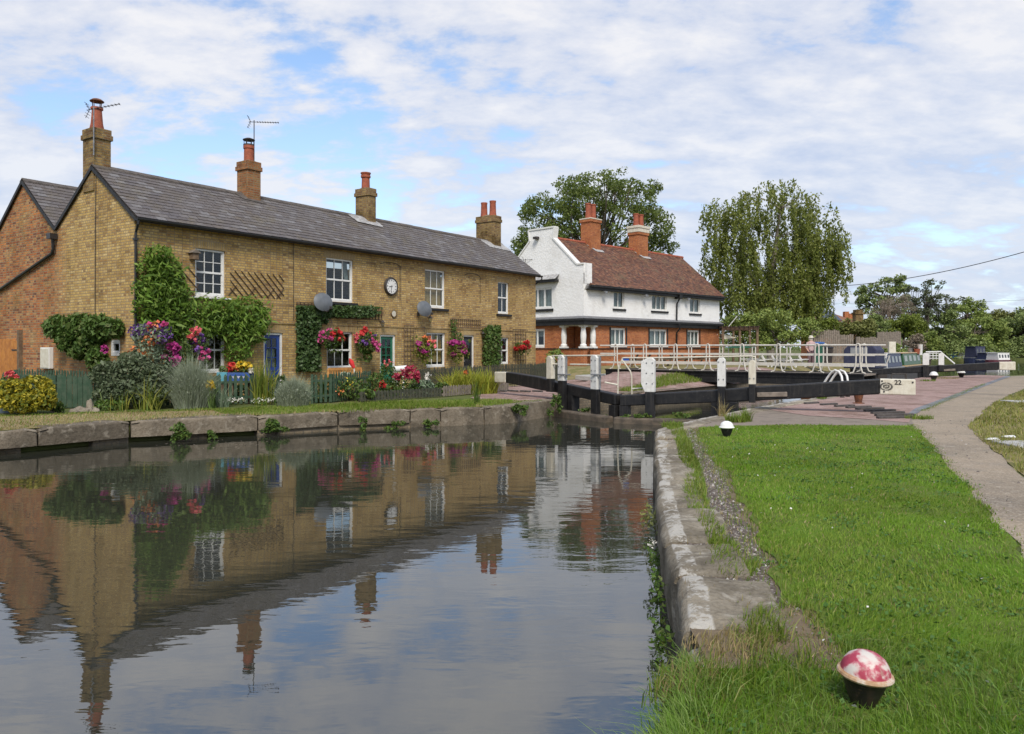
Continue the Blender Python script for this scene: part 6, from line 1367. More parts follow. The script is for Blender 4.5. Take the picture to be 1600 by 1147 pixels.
def sheaf(px, py, rx, H, Y, n, label, mat, w=.03, name='daylily', fl=None, lean=.6):
    c = Vector((at(px, py, Y).x, Y, 0)); e = plant(name, label, 'plant', c); r = rx * Y / F
    a = rng.uniform(0, 2 * np.pi, n); q = rng.uniform(0, 1, n) ** .6; P = np.stack([c.x + r * q * np.cos(a), c.y + min(r, .5) * q * np.sin(a), np.zeros(n)], 1)
    blades('leaves', P, H, w, mat, e, lean=lean, curl=.7)
    if fl: leaves('blossoms', blob(*fl[1:5], Y - .1, fl[5], shell=.2), fl[6], fl[0], e, asp=.8)
    return e
sheaf(735, 605, 42, .62, 26.5, 1500, 'broad sheaf of yellow green daylily leaves before the long picket fence', f_day, .035, fl=(p_orng, 727, 583, 4, 5, 25, .09))
sheaf(190, 640, 30, .45, 19.7, 70, 'yellow green iris blades in front of the grey green shrub', f_iris, .03, 'iris'); sheaf(235, 640, 14, .6, 19.6, 60, 'arching yellowed iris blades left of the tall lavender', f_iris, .03, 'iris')
sheaf(412, 625, 16, .95, 21.6, 160, 'tall upright iris blades left of the low lavender', f_iris, .035, 'iris', lean=.3); sheaf(348, 636, 10, .5, 20.6, 90, 'pale feathery tuft at the foot of the green pickets', f_silv, .012, 'grass_tuft'); sheaf(745, 632, 6, .55, 21.6, 50, 'upright weed standing in the bank lawn', f_weed, .02, 'grass_tuft', lean=.3)
# planter and stones at the left edge
a = gnd(-60, 647); b = gnd(47, 645); pl = plant('stone_planter', 'low blue grey trough planter at the left edge of the far bank', 'planter', b); m = MB(); d = (b - a).normalized(); c = Vector((-d.y, d.x, 0)); h = .19
for o in (0, .42): m.bar(a + c * o + Vector((0, 0, h / 2)), b + c * o + Vector((0, 0, h / 2)), .05, h)
m.bar(b - d * .03 + c * .025 + Vector((0, 0, h / 2)), b - d * .03 + c * .395 + Vector((0, 0, h / 2)), .05, h); m.build('trough', simple('blue grey trough', (.13, .16, .19), (.09, .115, .14), .8, 5, .3), pl, bevel=.01); m = MB(); m.bar(a + c * .21 + Vector((0, 0, .07)), b - d * .06 + c * .21 + Vector((0, 0, .07)), .36, .12); m.build('soil', m_soil, pl)
def rock(px, py, rx, ry, rz, label, seed, tilt=0):
    p = gnd(px, py); me = bpy.data.meshes.new('rock'); bm = bmesh.new(); bmesh.ops.create_icosphere(bm, subdivisions=3, radius=1)
    for v in bm.verts: v.co *= 1 + .35 * noise.noise(v.co * 1.3 + Vector((seed, 0, 0))); v.co = Vector((v.co.x * rx + v.co.z * tilt * rx, v.co.y * ry, max(-.2, v.co.z) * rz)) + p
    bm.to_mesh(me); bm.free(); me.shade_smooth(); me.uv_layers.new(name='UVMap'); tag(link('rock', me, m_rock), label, 'rock', 'garden stones')
rock(125, 643, .22, .12, .12, 'flat pale rock at the foot of the board fence', 1); rock(141, 642.5, .10, .08, .30, 'pointed rock standing at the foot of the board fence', 5, -.3); rock(150, 643, .10, .08, .10, 'small round rock right of the pointed rock', 9); rock(115, 644, .13, .09, .08, 'low rock left of the flat pale rock', 12)
rock(82, 645, .07, .06, .26, 'slanting grey stone beside the golden shrub', 15, .9)
# weeds on the canal wall
wl = [(281, 676, 19, 17, 16.75, 420, 'bushy green weed on the coping below the tall lavender'), (333, 679, 8, 8, 17.15, 110, 'small weed on the canal wall right of the bushy one'), (432, 670, 22, 15, 18.05, 420, 'spreading weed on the coping below the low lavender'), (566, 664, 9, 14, 19.05, 200, 'upright weed on the coping in the middle of the far bank'), (617, 666, 17, 11, 19.45, 220, 'brownish weed spilling over the far bank wall'), (675, 667, 14, 12, 19.75, 320, 'round leafy weed on the far bank wall, right of the brownish one'), (812, 641, 14, 12, 21.0, 300, 'yellow green weeds hanging on the wing wall'), (868, 633, 13, 18, 22.3, 320, 'weeds in the angle of the wing wall and the left gate post')]
for x, y, rx, ry, Y, n, lab in wl:
    e = plant('weed', lab, 'weed', at(x, y + ry * .5, Y), 'weeds on the far bank wall'); leaves('foliage', cat_(*[blob(x + random.uniform(-.75, .75) * rx, y + random.uniform(-.7, .7) * ry, rx * q, ry * q, Y - .10, int(n * q * .55), .10, .1) for q in (.5, .42, .36, .3, .34, .28, .45)]), .075, f_weed, e, bias=(.2, -.5, .5), asp=.42); 
    m = MB(); c = at(x, y + ry * .6, Y)
    for i in range(6): m.tube([c, at(x + random.uniform(-.7, .7) * rx, y + random.uniform(-.8, .2) * ry, Y - .12)], .006, 4)
    m.build('stems', m_stem, e)
for x, y, rx, ry, Y, n, lab in ((953, 652, 8, 7, 22.0, 120, 'weeds on the sill timber left of the mitre posts'), (976, 651, 9, 6, 21.2, 130, 'weeds on the sill timber just right of the mitre posts'), (1003, 650, 14, 6, 20.9, 170, 'spreading weeds on the sill timber before the notched white post'), (1068, 648, 13, 6, 20.5, 170, 'dark green weed tuft on the sill timber near the right hand heel post'), (920, 640, 14, 6, 22.6, 120, 'weeds behind the sill timber between the two left posts')):
    e = plant('weed', lab, 'weed', at(x, y + ry, Y), 'weeds on the lock sill'); leaves('foliage', cat_(*[blob(x + random.uniform(-.9, .9) * rx, y + random.uniform(-.4, .5) * ry, rx * q, ry * q, Y - .3, int(n * q * .5), .10, .1) for q in (.5, .42, .36, .3, .6, .28)]), .07, f_weed, e, bias=(.2, -.5, .5))
for Y, L, n, mt, lab in ((8.3, .7, 260, f_olive, 'brownish weeds hanging over the right bank wall'), (6.75, .4, 200, f_climb, 'hanging weed with small pale flowers on the right bank wall'), (5.6, .45, 260, f_weed, 'dark leafy weed low on the right bank wall'), (4.95, .35, 200, f_weed, 'dangling weed on the right bank wall near the front')):
    xw = along([Y])[0][0]; n = int(n * .6); e = plant('weed', lab, 'weed', (xw, Y, -.3), 'weeds on the right bank wall'); P = cat_(*[ell((xw - .05 - random.uniform(0, .07), Y + random.uniform(-.5, .5) * L, random.uniform(-.40, -.12)), (.06, .13, .10), n // 7, .1) for k in range(7)]); leaves('foliage', P, .045, mt, e, bias=(-.5, -.2, .5), asp=.45)
    if mt is f_climb: leaves('blossoms', ell((xw - .10, Y, -.12), (.05, .1, .04), 40, .1), .02, p_white, e)
# ------------------------------------------------------------------ trees, far bank, boats
def limb_tube(m, a, b, r0, r1, bend=.12, n=6, k=6):
    a = Vector(a); b = Vector(b); L = (b - a).length; o = Vector((random.gauss(0, 1), random.gauss(0, 1), random.gauss(0, .5) + .6)) * L * bend
    m.tube([a + (b - a) * t + o * (4 * t * (1 - t)) * .5 for t in [i / k for i in range(k + 1)]], [r0 + (r1 - r0) * (i / k) ** .8 for i in range(k + 1)], n)
def inside(px, py, shape):
    return any(((px - a) / c) ** 2 + ((py - b) / d) ** 2 < 1 for a, b, c, d in shape)
def tree(name, label, base_px, Y, shape, nclump, rpx, nleaf, lsize, fm, bark=m_bark, trunk_r=.3, split=.45, cat='tree', group=None, zbase=0.0, depth=.75, ypow=1, limbs=40, asp=.55, gaps=(), bias=(0, -.15, .5), trunk=True, flat=1.0):
    k = Y / F; base = Vector(((base_px - 800) * k, Y, zbase)); e = empty(name, tuple(base), label, cat, group)
    x0 = min(a - c for a, b, c, d in shape); x1 = max(a + c for a, b, c, d in shape); y0 = min(b - d for a, b, c, d in shape); y1 = max(b + d for a, b, c, d in shape)
    W = (x1 - x0) / 2 * k; cs = []; tries = 0
    while len(cs) < nclump and tries < 20000:
        tries += 1; px = random.uniform(x0, x1); py = random.uniform(y0, y1)
        if not inside(px, py, [(a, b, c - rpx * .25, d - rpx * .25) for a, b, c, d in shape]): continue
        if gaps and inside(px, py, gaps): continue
        u = (px - (x0 + x1) / 2) / ((x1 - x0) / 2); dmax = W * depth * math.sqrt(max(.05, 1 - u * u)); dy = random.uniform(-1, 1) * dmax
        p = Vector(((px - 800) * k, Y + dy, EYE + (543 - py) * k)); cs.append((p, rpx * k * random.uniform(.6, 1.25)))
    pts = cat_(*[ell(p, (r, r, r * .7 * flat), int(nleaf * (r / (rpx * k)) ** 2), .35) for p, r in cs])
    leaves('crown', pts, lsize, fm, e, asp=asp, bias=bias)
    if trunk:
        top = EYE + (543 - (y0 + (y1 - y0) * split)) * k; m = MB(); f = base + Vector((random.uniform(-.3, .3), 0, max(.5, top - zbase)))
        limb_tube(m, base - Vector((0, 0, .2)), f, trunk_r, trunk_r * .6, .04, 9)
        hub = [base.lerp(f, t) for t in (.55, .75, .9, 1)]
        for p, r in random.sample(cs, min(limbs, len(cs))): 
            h = random.choice(hub); q = h.lerp(p, .5) + Vector((0, 0, .1 * (p - h).length)); limb_tube(m, h, p, trunk_r * .26, .02 + trunk_r * .04, .14, 5)
        m.build('trunk', bark, e, smooth=True)
    return e
tree('broad_tree', 'large broadleaved tree with a domed open crown behind the white house', 925, 72, [(928, 375, 124, 84), (940, 338, 98, 66), (860, 355, 45, 50), (1005, 385, 46, 60), (845, 390, 42, 40), (990, 330, 42, 45), (900, 300, 40, 22), (955, 288, 45, 16), (838, 330, 26, 20), (1030, 355, 20, 26), (1040, 385, 14, 22), (820, 385, 18, 18), (980, 310, 50, 30)], 520, 12, 74, .25, f_tree, m_bark, .45, .75, zbase=.4, limbs=110, depth=.5, gaps=[(885, 398, 20, 20), (935, 372, 14, 12), (900, 350, 12, 8), (960, 400, 14, 12), (865, 335, 8, 8), (985, 370, 10, 8)])
# weeping birch: hanging strands
def birch():
    Y = 66; k = Y / F; base = Vector(((1205 - 800) * k, Y, 0)); e = empty('weeping_birch', tuple(base), 'tall weeping birch with hanging curtains of leaves, right of the white house', 'tree'); P = []; m = MB(); 
    lobes = [(1120, 318, 22), (1150, 318, 20), (1175, 300, 22), (1205, 291, 22), (1218, 297, 12), (1240, 305, 18), (1262, 312, 16), (1288, 345, 16), (1276, 326, 14), (1298, 358, 14), (1248, 322, 20), (1270, 365, 22), (1305, 372, 14), (1312, 385, 8), (1108, 340, 10), (1135, 335, 24), (1165, 340, 30), (1200, 330, 30), (1235, 340, 26), (1262, 350, 22), (1285, 375, 24), (1120, 370, 22), (1150, 375, 30), (1185, 375, 34), (1220, 375, 32), (1255, 385, 30), (1290, 395, 26), (1118, 400, 16), (1150, 410, 30), (1185, 415, 34), (1220, 415, 34), (1255, 420, 30), (1285, 425, 24), (1128, 435, 18), (1160, 445, 26), (1195, 450, 30), (1230, 450, 30), (1262, 450, 24), (1285, 455, 16), (1140, 460, 18), (1180, 470, 28), (1215, 475, 28), (1250, 475, 26), (1215, 440, 40)]
    tops = []
    for (px, py, r) in lobes:
        u = (px - 1210) / 112; dm = 3.0 * math.sqrt(max(.08, 1 - u * u))
        for j in range(max(5, int(r * .74))):
            x = px + random.uniform(-1, 1) * r * .95; y = py + random.uniform(-.5, .5) * 14 + (x - px) ** 2 / r * .55; dy = random.uniform(-1, 1) * dm; L = random.uniform(16, 58) * (1.25 if py > 330 else .8)
            L = min(L, max(8, 505 - y)); p = Vector(((x - 800) * k, Y + dy, EYE + (543 - y) * k)); tops.append(p); n = int(L * 1.6); t = np.linspace(0, 1, n) ** 1.0
            sx, sy = random.gauss(0, .25), random.gauss(0, .25)
            q = np.stack([p.x + sx * t + rng.normal(0, .17, n) * (1.2 - .8 * t), p.y + sy * t + rng.normal(0, .17, n) * (1.2 - .8 * t), p.z - t * L * k], 1); P.append(q)
    leaves('crown', cat_(*P), .245, f_birch, e, asp=.5, bias=(0, -.3, .2), tip=(0, 0, -1.8), sd=.35)
    f = base + Vector((.2, 0, 8.5)); limb_tube(m, base, f, .38, .24, .03, 8); f2 = f + Vector((.6, 0, 5.0)); limb_tube(m, f, f2, .24, .08, .05, 6); limb_tube(m, base + Vector((-.2, 0, 2)), base + Vector((-2.6, .5, 10)), .22, .08, .06, 6); limb_tube(m, base + Vector((.2, 0, 2.5)), base + Vector((3, -.4, 9)), .22, .08, .06, 6)
    hubs = [base.lerp(f, .5), base.lerp(f, .75), f, f.lerp(f2, .5), f2, base + Vector((-2.4, .5, 9)), base + Vector((2.8, -.4, 8.5))]
    for p in random.sample(tops, 60): h = min(hubs, key=lambda h: (h - p).length + random.uniform(0, 2) + (5 if h.z > p.z else 0)); limb_tube(m, h, p, .06, .02, .12, 4)
    m.build('trunk', m_bark_pale, e, smooth=True)
birch()
def bush(label, base_px, Y, shape, n, r, nl, ls, fm, cat='bush', group=None, name='bush', zb=0.0): return tree(name, label, base_px, Y, shape, n, r, nl, ls, fm, trunk_r=.12, split=.7, cat=cat, group=group, limbs=10, depth=.6, zbase=zb)
bush('wide green bush under the left side of the weeping birch', 1165, 60, [(1165, 515, 40, 26), (1148, 505, 18, 18)], 46, 13, 130, .20, f_hedge, zb=.4)
bush('bright green rounded bush under the weeping birch, behind the pergola end', 1215, 57, [(1215, 512, 50, 28), (1250, 520, 30, 20), (1190, 530, 26, 14)], 70, 12, 140, .19, f_hedge, zb=.4)
bush('dark bush between the weeping birch and the solar panelled house', 1285, 66, [(1282, 508, 22, 16), (1300, 515, 18, 12)], 24, 10, 120, .20, f_far)
bush('pale flowering bush by the grey board fence', 1298, 62, [(1298, 508, 14, 8)], 12, 7, 120, .16, f_lime)
bush('olive bush behind the second grey board fence', 1336, 66, [(1335, 518, 28, 20), (1352, 512, 16, 16), (1325, 508, 16, 10)], 40, 9, 130, .2, f_olive)
bush('dark clipped looking bush left of the lime green bush', 1373, 72, [(1373, 510, 16, 18)], 22, 9, 140, .2, f_far)
bush('lime green bush in the middle of the far gardens', 1412, 74, [(1412, 512, 34, 16), (1425, 508, 20, 18), (1395, 515, 16, 14)], 50, 9, 130, .2, f_lime)
bush('yellow green bush at the water edge beside the moored boats', 1452, 80, [(1450, 535, 20, 18), (1440, 528, 14, 14), (1462, 545, 12, 10)], 36, 8, 140, .2, f_hedge)
bush('purplish grey shrub above the moored narrowboats', 1428, 66, [(1428, 535, 16, 14)], 16, 8, 130, .17, f_dead)
bush('low garden bush behind the blue canvas boat', 1392, 62, [(1392, 545, 16, 8), (1405, 548, 12, 6)], 18, 6, 120, .16, f_hedge)
tree('far_tree', 'dark rounded tree beyond the solar panelled house', 1375, 112, [(1385, 455, 38, 20), (1360, 465, 20, 22), (1405, 468, 18, 24), (1350, 485, 10, 14), (1392, 440, 22, 8)], 70, 8, 110, .34, f_far, trunk_r=.35)
tree('dead_bush', 'bare brown dead bush in front of the dark rounded tree', 1390, 96, [(1395, 480, 24, 20), (1372, 495, 18, 16), (1412, 488, 14, 16), (1402, 465, 14, 10)], 46, 8, 110, .30, f_dead, bark=simple('dead bark', (.24, .19, .15), (.16, .12, .09), .9), trunk_r=.2, asp=.14, limbs=46, zbase=1)
tree('thin_tree', 'thin airy grey green tree left of its taller companion', 1428, 100, [(1428, 470, 12, 26), (1424, 500, 14, 18)], 24, 6, 55, .28, f_spar, trunk_r=.2, limbs=22)
tree('thin_tree', 'tall thin airy tree leaning right above the hedge', 1446, 104, [(1455, 465, 18, 26), (1465, 450, 10, 16), (1446, 490, 16, 26), (1458, 445, 8, 8)], 40, 7, 60, .28, f_spar, trunk_r=.3, limbs=36)
tree('thin_tree', 'small airy tree whose thin branches reach over the bright round tree', 1478, 112, [(1490, 468, 14, 9), (1475, 482, 16, 10)], 18, 6, 60, .28, f_spar, trunk_r=.2, limbs=18)
tree('far_tree', 'bright green round topped tree in the far hedge', 1512, 122, [(1512, 492, 30, 24), (1520, 480, 20, 12), (1495, 500, 20, 20)], 56, 9, 120, .36, f_lime if False else f_hedge, trunk_r=.3)
tree('far_tree', 'deep green bushy tree over the water left of the bright round tree', 1470, 112, [(1470, 515, 28, 30), (1490, 525, 24, 26), (1455, 500, 14, 16)], 70, 9, 130, .34, f_far, trunk_r=.3)
tree('far_tree', 'mid green tree over the water below the bright round tree', 1520, 116, [(1520, 528, 34, 24), (1545, 520, 24, 24)], 70, 9, 130, .34, f_hedge, trunk_r=.3)
tree('far_tree', 'olive tree at the right behind the far moored boats', 1560, 124, [(1560, 515, 34, 30), (1580, 500, 28, 18)], 74, 10, 130, .36, f_olive, trunk_r=.3)
tree('far_tree', 'green tree filling the right edge above the water', 1598, 120, [(1598, 520, 34, 36), (1610, 495, 26, 18), (1640, 510, 36, 34)], 90, 10, 130, .36, f_far, trunk_r=.3)
hp_ = cat_(*[ell(at(x, y, Y), (2.6, 2.0, 1.9), 330, .4) for x, y, Y in [(1455 + 12.5 * i, 548 + random.uniform(-4, 5), 108 + i * .9 + random.uniform(-1.5, 1.5)) for i in range(18)]]); tag(leaves('hedge_mass', hp_, .34, f_far), 'unbroken dark hedge along the far water edge', 'hedge', kind='stuff')
# a wood far beyond so that no horizon shows
hp_ = cat_(*[ell((x, 330 + random.uniform(-15, 15), 4), (12, 8, 5.5), 260, .4) for x in range(-260, 420, 11)]); tag(leaves('distant_wood', hp_, 1.6, f_far), 'distant line of trees on the horizon', 'wood', kind='stuff')
# far house with solar panels
fh = empty('far_house', (40, 100, 0), 'far brick house with dark solar panels on its roof', 'house'); a = at(1283, 500, 100); b = at(1316, 500, 100); zt = at(1300, 485.5, 100).z; ze = a.z - .1
m = MB(); m.box(a.x, b.x, 100.2, 107, 0, ze); m.prism([(b.x, 100, ze), (b.x, 107, ze), (b.x, 103.5, zt + .2)], (-.3, 0, 0)); m.build('wall', m_pubbrick, fh); m = MB(); m.prism([(a.x - .2, 99.8, ze - .1), (a.x - .2, 103.5, zt + .15), (a.x - .2, 107.3, ze - .1)], (b.x - a.x + .3, 0, 0)); m.build('roof', m_tile, fh)
m = MB(); s = (zt - ze + .25) / 3.7
for i in range(5):
    for j in range(2):
        x0 = a.x + .15 + i * .52; y0 = 100.0 + j * 1.7; z = lambda y: ze - .1 + (y - 99.8) * s + .06; m.prism([(x0, y0, z(y0)), (x0 + .49, y0, z(y0)), (x0 + .49, y0 + 1.6, z(y0 + 1.6)), (x0, y0 + 1.6, z(y0 + 1.6))], (0, 0, .03))
m.build('solar_panels', simple('solar panel', (.03, .045, .08), (.025, .035, .06), .25, 2), fh)
fh = empty('far_house', (47, 106, 0), 'far red roofed house with chimneys beside the solar panelled house', 'house'); a = at(1317, 503, 106); b = at(1336, 503, 106); m = MB(); m.box(a.x, b.x, 106, 112, 0, a.z); m.build('wall', m_pubbrick, fh); m = MB(); m.prism([(a.x - .1, 105.8, a.z), (b.x + .4, 105.8, a.z), (b.x - .9, 109, at(1330, 494, 106).z), (a.x + .1, 109, at(1320, 489, 106).z)], (0, .3, .1)); m.build('roof', m_tile, fh)
for px, yt in ((1322, 487), (1328, 490)): p = at(px, yt, 108.5); m = MB(); m.box(p.x - .3, p.x + .3, 108.2, 108.9, a.z, p.z); m.build('chimney', m_pubbrick, fh)
ch = at(1341, 484, 100); cc_ = empty('far_chimney_house', (ch.x, 100, 0), 'tall brown chimney gable showing above the olive bush', 'house'); m = MB(); m.box(ch.x - .5, ch.x + .5, 99.6, 100.6, 2, ch.z - .6); m.box(ch.x - .6, ch.x + .6, 99.5, 100.7, ch.z - .6, ch.z - .35); m.box(ch.x - .45, ch.x + .45, 99.65, 100.55, ch.z - .35, ch.z); m.build('chimney', m_chim, cc_); m = MB(); m.box(ch.x - 1.2, ch.x + 1.2, 100.7, 106, 0, 3.6); m.build('wall', m_pubbrick, cc_)
# board fences
def boards(px0, px1, yt, Y, label, z0=.2):
    a = at(px0, yt, Y); b = at(px1, yt, Y); e = empty('board_fence', (a.x, Y, z0), label, 'fence', 'grey board fences'); m = MB(); n = max(2, int((b.x - a.x) / .14))
    for i in range(n): x = a.x + (b.x - a.x) * i / n; m.box(x + .005, x + .135, Y, Y + .02, z0, a.z + random.uniform(-.05, .05))
    m.build('boards', m_greywood, e); m = MB(); m.box(a.x, b.x, Y + .02, Y + .07, a.z - .35, a.z - .25); m.box(a.x, b.x, Y + .02, Y + .07, z0 + .3, z0 + .4); m.build('rails', m_greywood, e)
    for i in range(int((b.x - a.x) / 1.8) + 1): x = min(b.x - .1, a.x + 1.8 * i); m = MB(); m.box(x, x + .1, Y + .07, Y + .17, z0, a.z); m.build('post', m_greywood, e)
boards(1268, 1312, 516, 56, 'tall grey board fence behind the white railings'); boards(1311, 1334, 523, 56.5, 'lower brown board fence just right of the tall grey one'); boards(1338, 1372, 527, 58, 'low grey board fence behind the canvas covered boat'); boards(1371, 1408, 518.5, 64, 'weathered board fence above the moored narrowboats, farthest right')
# pergola beside the white house
pg = empty('pergola', tuple(at(1156, 560, 54)), 'brown timber pergola with fairy lights beside the white house', 'pergola'); m = MB(); a = at(1128, 515, 54); b = at(1185, 514.5, 52); m.bar(a + Vector((0, 0, .05)), b + Vector((0, 0, .05)), .12, .16); m.bar(a + Vector((.3, 2.6, .05)), b + Vector((.3, 2.6, .05)), .12, .16)
for i in range(9): q = a.lerp(b, i / 8); m.bar(q + Vector((-.05, -.3, .18)), q + Vector((.35, 3.0, .18)), .05, .1)
m.build('roof_beams', m_trellis, pg)
for q in (a.lerp(b, .03), a.lerp(b, .5), a.lerp(b, .97)):
    for o in (Vector((0, 0, 0)), Vector((.3, 2.6, 0))): m = MB(); p = q + o; m.bar(Vector((p.x, p.y, .4)), p, .14, .14); m.build('post', m_oldwood, pg)
m = MB(); n = 20
for i in range(n): q = a.lerp(b, i / (n - 1)) + Vector((0, 1.2, -.35 - .25 * abs(math.sin(i * .9)))); m.lathe([(0, -.04), (.04, 0), (0, .04)], q, 6)
m.build('fairy_lights', m_white, pg)
ca = at(1129, 528, 53.5); pb = empty('parasol', tuple(at(1138, 560, 53)), 'folded pale garden canopy under the pergola', 'parasol'); m = MB(); q = at(1148, 528, 54); m.prism([at(1130, 522, 54), at(1152, 528, 54), at(1132, 530, 54)], (0, .6, 0)); m.build('canopy', m_cream, pb); m = MB(); m.tube([at(1138, 526, 54.3), at(1138, 560, 54.3)], .03, 6); m.build('pole', m_metal, pb)
gd = simple('green cloth', (.02, .11, .07), (.02, .08, .05), .8)
gp_ = empty('table_cover', tuple(at(1160, 558, 50)), 'green covered table behind the white railings', 'table'); m = MB(); p = at(1160, 541, 50); m.prism([(p.x - .9, 50, p.z - .12), (p.x + .9, 50, p.z - .12), (p.x, 50, p.z + .1)], (0, 1, 0)); m.build('cover', gd, gp_); m = MB(); m.tube([(p.x, 50.5, .45), (p.x, 50.5, p.z)], .04, 6); m.build('pole', m_metal, gp_)
# picnic tables outside the white house
def picnic(px, Y, label, mat=m_oldwood, gname='picnic tables by the white house'):
    p = at(px, 560, Y); p.z = .5; e = empty('picnic_table', tuple(p), label, 'picnic table', gname); dd = Vector((PUB.u[0], PUB.u[1], 0)); c = Vector((-dd.y, dd.x, 0)); Z = lambda z: Vector((0, 0, z)); m = MB()
    for i in range(5): m.bar(p - dd * .9 + c * (-.3 + .15 * i) + Z(.74), p + dd * .9 + c * (-.3 + .15 * i) + Z(.74), .13, .04)
    m.build('table_top', mat, e)
    for s in (-1, 1): m = MB(); m.bar(p - dd * .9 + c * s * .72 + Z(.44), p + dd * .9 + c * s * .72 + Z(.44), .26, .04); m.build('seat', mat, e)
    for s in (-.6, .6):
        for t in (-1, 1): m = MB(); m.bar(p + dd * s + c * t * .72, p + dd * (s + .03) + c * t * .25 + Z(.72), .05, .09); m.build('leg', mat, e)
        m = MB(); m.bar(p + dd * s + c * -.8 + Z(.38), p + dd * s + c * .8 + Z(.38), .04, .08); m.build('cross_bar', mat, e)
picnic(1012, 43, 'brown picnic table nearest the porch of the white house'); picnic(1050, 45.5, 'brown picnic table in the middle of the row by the white house'); picnic(1100, 48, 'brown picnic table at the far end of the white house')
picnic(1190, 44, 'white painted picnic table behind the middle of the bridge railings', m_white, 'white garden tables'); picnic(1232, 43, 'white painted picnic table left of the standing person', m_white, 'white garden tables')
# person
def person():
    Y = 43.0; p = at(1267, 560, Y); zg = .5; k = 1.0; e = empty('person', (p.x, Y, zg), 'person in a pale sun hat and pink top standing behind the bridge railings', 'person')
    V = [(0, 0, .95), (0, 0, 1.15), (0, 0, 1.36), (0, -.01, 1.46), (0, -.02, 1.60), (.10, 0, .90), (.11, -.02, .50), (.11, .02, .08), (.11, -.10, .04), (-.10, 0, .90), (-.10, -.03, .50), (-.10, .02, .08), (-.10, -.10, .04), (.18, 0, 1.36), (.24, -.02, 1.10), (.16, -.2, .98), (.10, -.26, 1.0), (-.18, 0, 1.36), (-.25, 0, 1.08), (-.20, -.16, .90), (-.18, -.22, .86)]
    E_ = [(0, 1), (1, 2), (2, 3), (3, 4), (0, 5), (5, 6), (6, 7), (7, 8), (0, 9), (9, 10), (10, 11), (11, 12), (2, 13), (13, 14), (14, 15), (15, 16), (2, 17), (17, 18), (18, 19), (19, 20)]
    Rr = [.15, .14, .15, .06, .095, .10, .065, .045, .04, .10, .065, .045, .04, .06, .045, .032, .035, .06, .045, .032, .035]
    me = bpy.data.meshes.new('body'); me.from_pydata([(p.x + v[0] * k, Y + v[1] * k, zg + v[2] * k) for v in V], E_, []); 
    skin = simple('skin', (.50, .30, .22), (.46, .27, .2), .6); top = simple('pink top', (.50, .36, .34), (.44, .31, .30), .8); tr = simple('dark red trousers', (.16, .10, .10), (.12, .07, .08), .8)
    o = link('body', me, [skin], e); md = o.modifiers.new('skin', 'SKIN'); sv = me.skin_vertices[0].data
    for i, r in enumerate(Rr): sv[i].radius = (r, r * .8 if i < 3 else r)
    sv[0].use_root = True; o.modifiers.new('sub', 'SUBSURF').levels = 2; o.modifiers['sub'].render_levels = 2
    m = MB(); m.lathe([(.165, .92), (.17, 1.0), (.155, 1.15), (.185, 1.32), (.15, 1.41), (.07, 1.45)], (p.x, Y, zg), 18, M=Matrix.Diagonal((1, .85, 1)).to_3x3()); m.tube([(p.x + .16, Y, zg + 1.38), (p.x + .245, Y - .01, zg + 1.12)], [.08, .065], 10); m.tube([(p.x - .16, Y, zg + 1.38), (p.x - .25, Y, zg + 1.10)], [.08, .065], 10); m.build('top', top, e, smooth=True)
    m = MB(); m.tube([(p.x + .09, Y, zg + .97), (p.x + .11, Y - .02, zg + .5), (p.x + .11, Y + .02, zg + .08)], [.13, .09, .075], 12); m.tube([(p.x - .09, Y, zg + .97), (p.x - .10, Y - .03, zg + .5), (p.x - .10, Y + .02, zg + .08)], [.13, .09, .075], 12); m.build('trousers', tr, e, smooth=True)
    m = MB(); m.lathe([(.155, 1.64), (.155, 1.65), (.112, 1.668), (.11, 1.74), (.06, 1.77), (0, 1.775)], (p.x, Y - .02, zg), 18); m.build('sun_hat', m_cream, e, smooth=True)
    m = MB(); m.lathe([(.10, 1.50), (.112, 1.58), (.11, 1.645), (.08, 1.65)], (p.x, Y + .012, zg), 14); m.build('hair', m_cream, e, smooth=True)
person()
def bin_(px, yt, Y, w, label, mat, lid):
    p = at(px, yt, Y); e = empty('wheelie_bin', (p.x, Y, .5), label, 'bin', 'wheelie bins'); m = MB(); H = p.z; m.hexa([(p.x - w * .42, Y - .25, .5), (p.x + w * .42, Y - .25, .5), (p.x + w * .42, Y + .25, .5), (p.x - w * .42, Y + .25, .5), (p.x - w / 2, Y - .3, H - .12), (p.x + w / 2, Y - .3, H - .12), (p.x + w / 2, Y + .3, H - .12), (p.x - w / 2, Y + .3, H - .12)]); m.build('bin_body', mat, e, bevel=.02)
    m = MB(); m.prism([(p.x - w * .54, Y - .34, H - .118), (p.x - w * .54, Y + .34, H - .118), (p.x - w * .54, Y + .3, H), (p.x - w * .54, Y - .2, H - .03)], (w * 1.08, 0, 0)); m.build('bin_lid', lid, e, bevel=.015)
bin_(1277.5, 534, 46, .62, 'green wheelie bin with a bright blue lid behind the railings', simple('bin green', (.02, .10, .06), (.02, .08, .05), .5), simple('bin blue', (.03, .09, .26), (.03, .08, .22), .5))
bin_(1291, 541, 46.5, .6, 'dark wheelie bin right of the green one', m_irond, m_black)
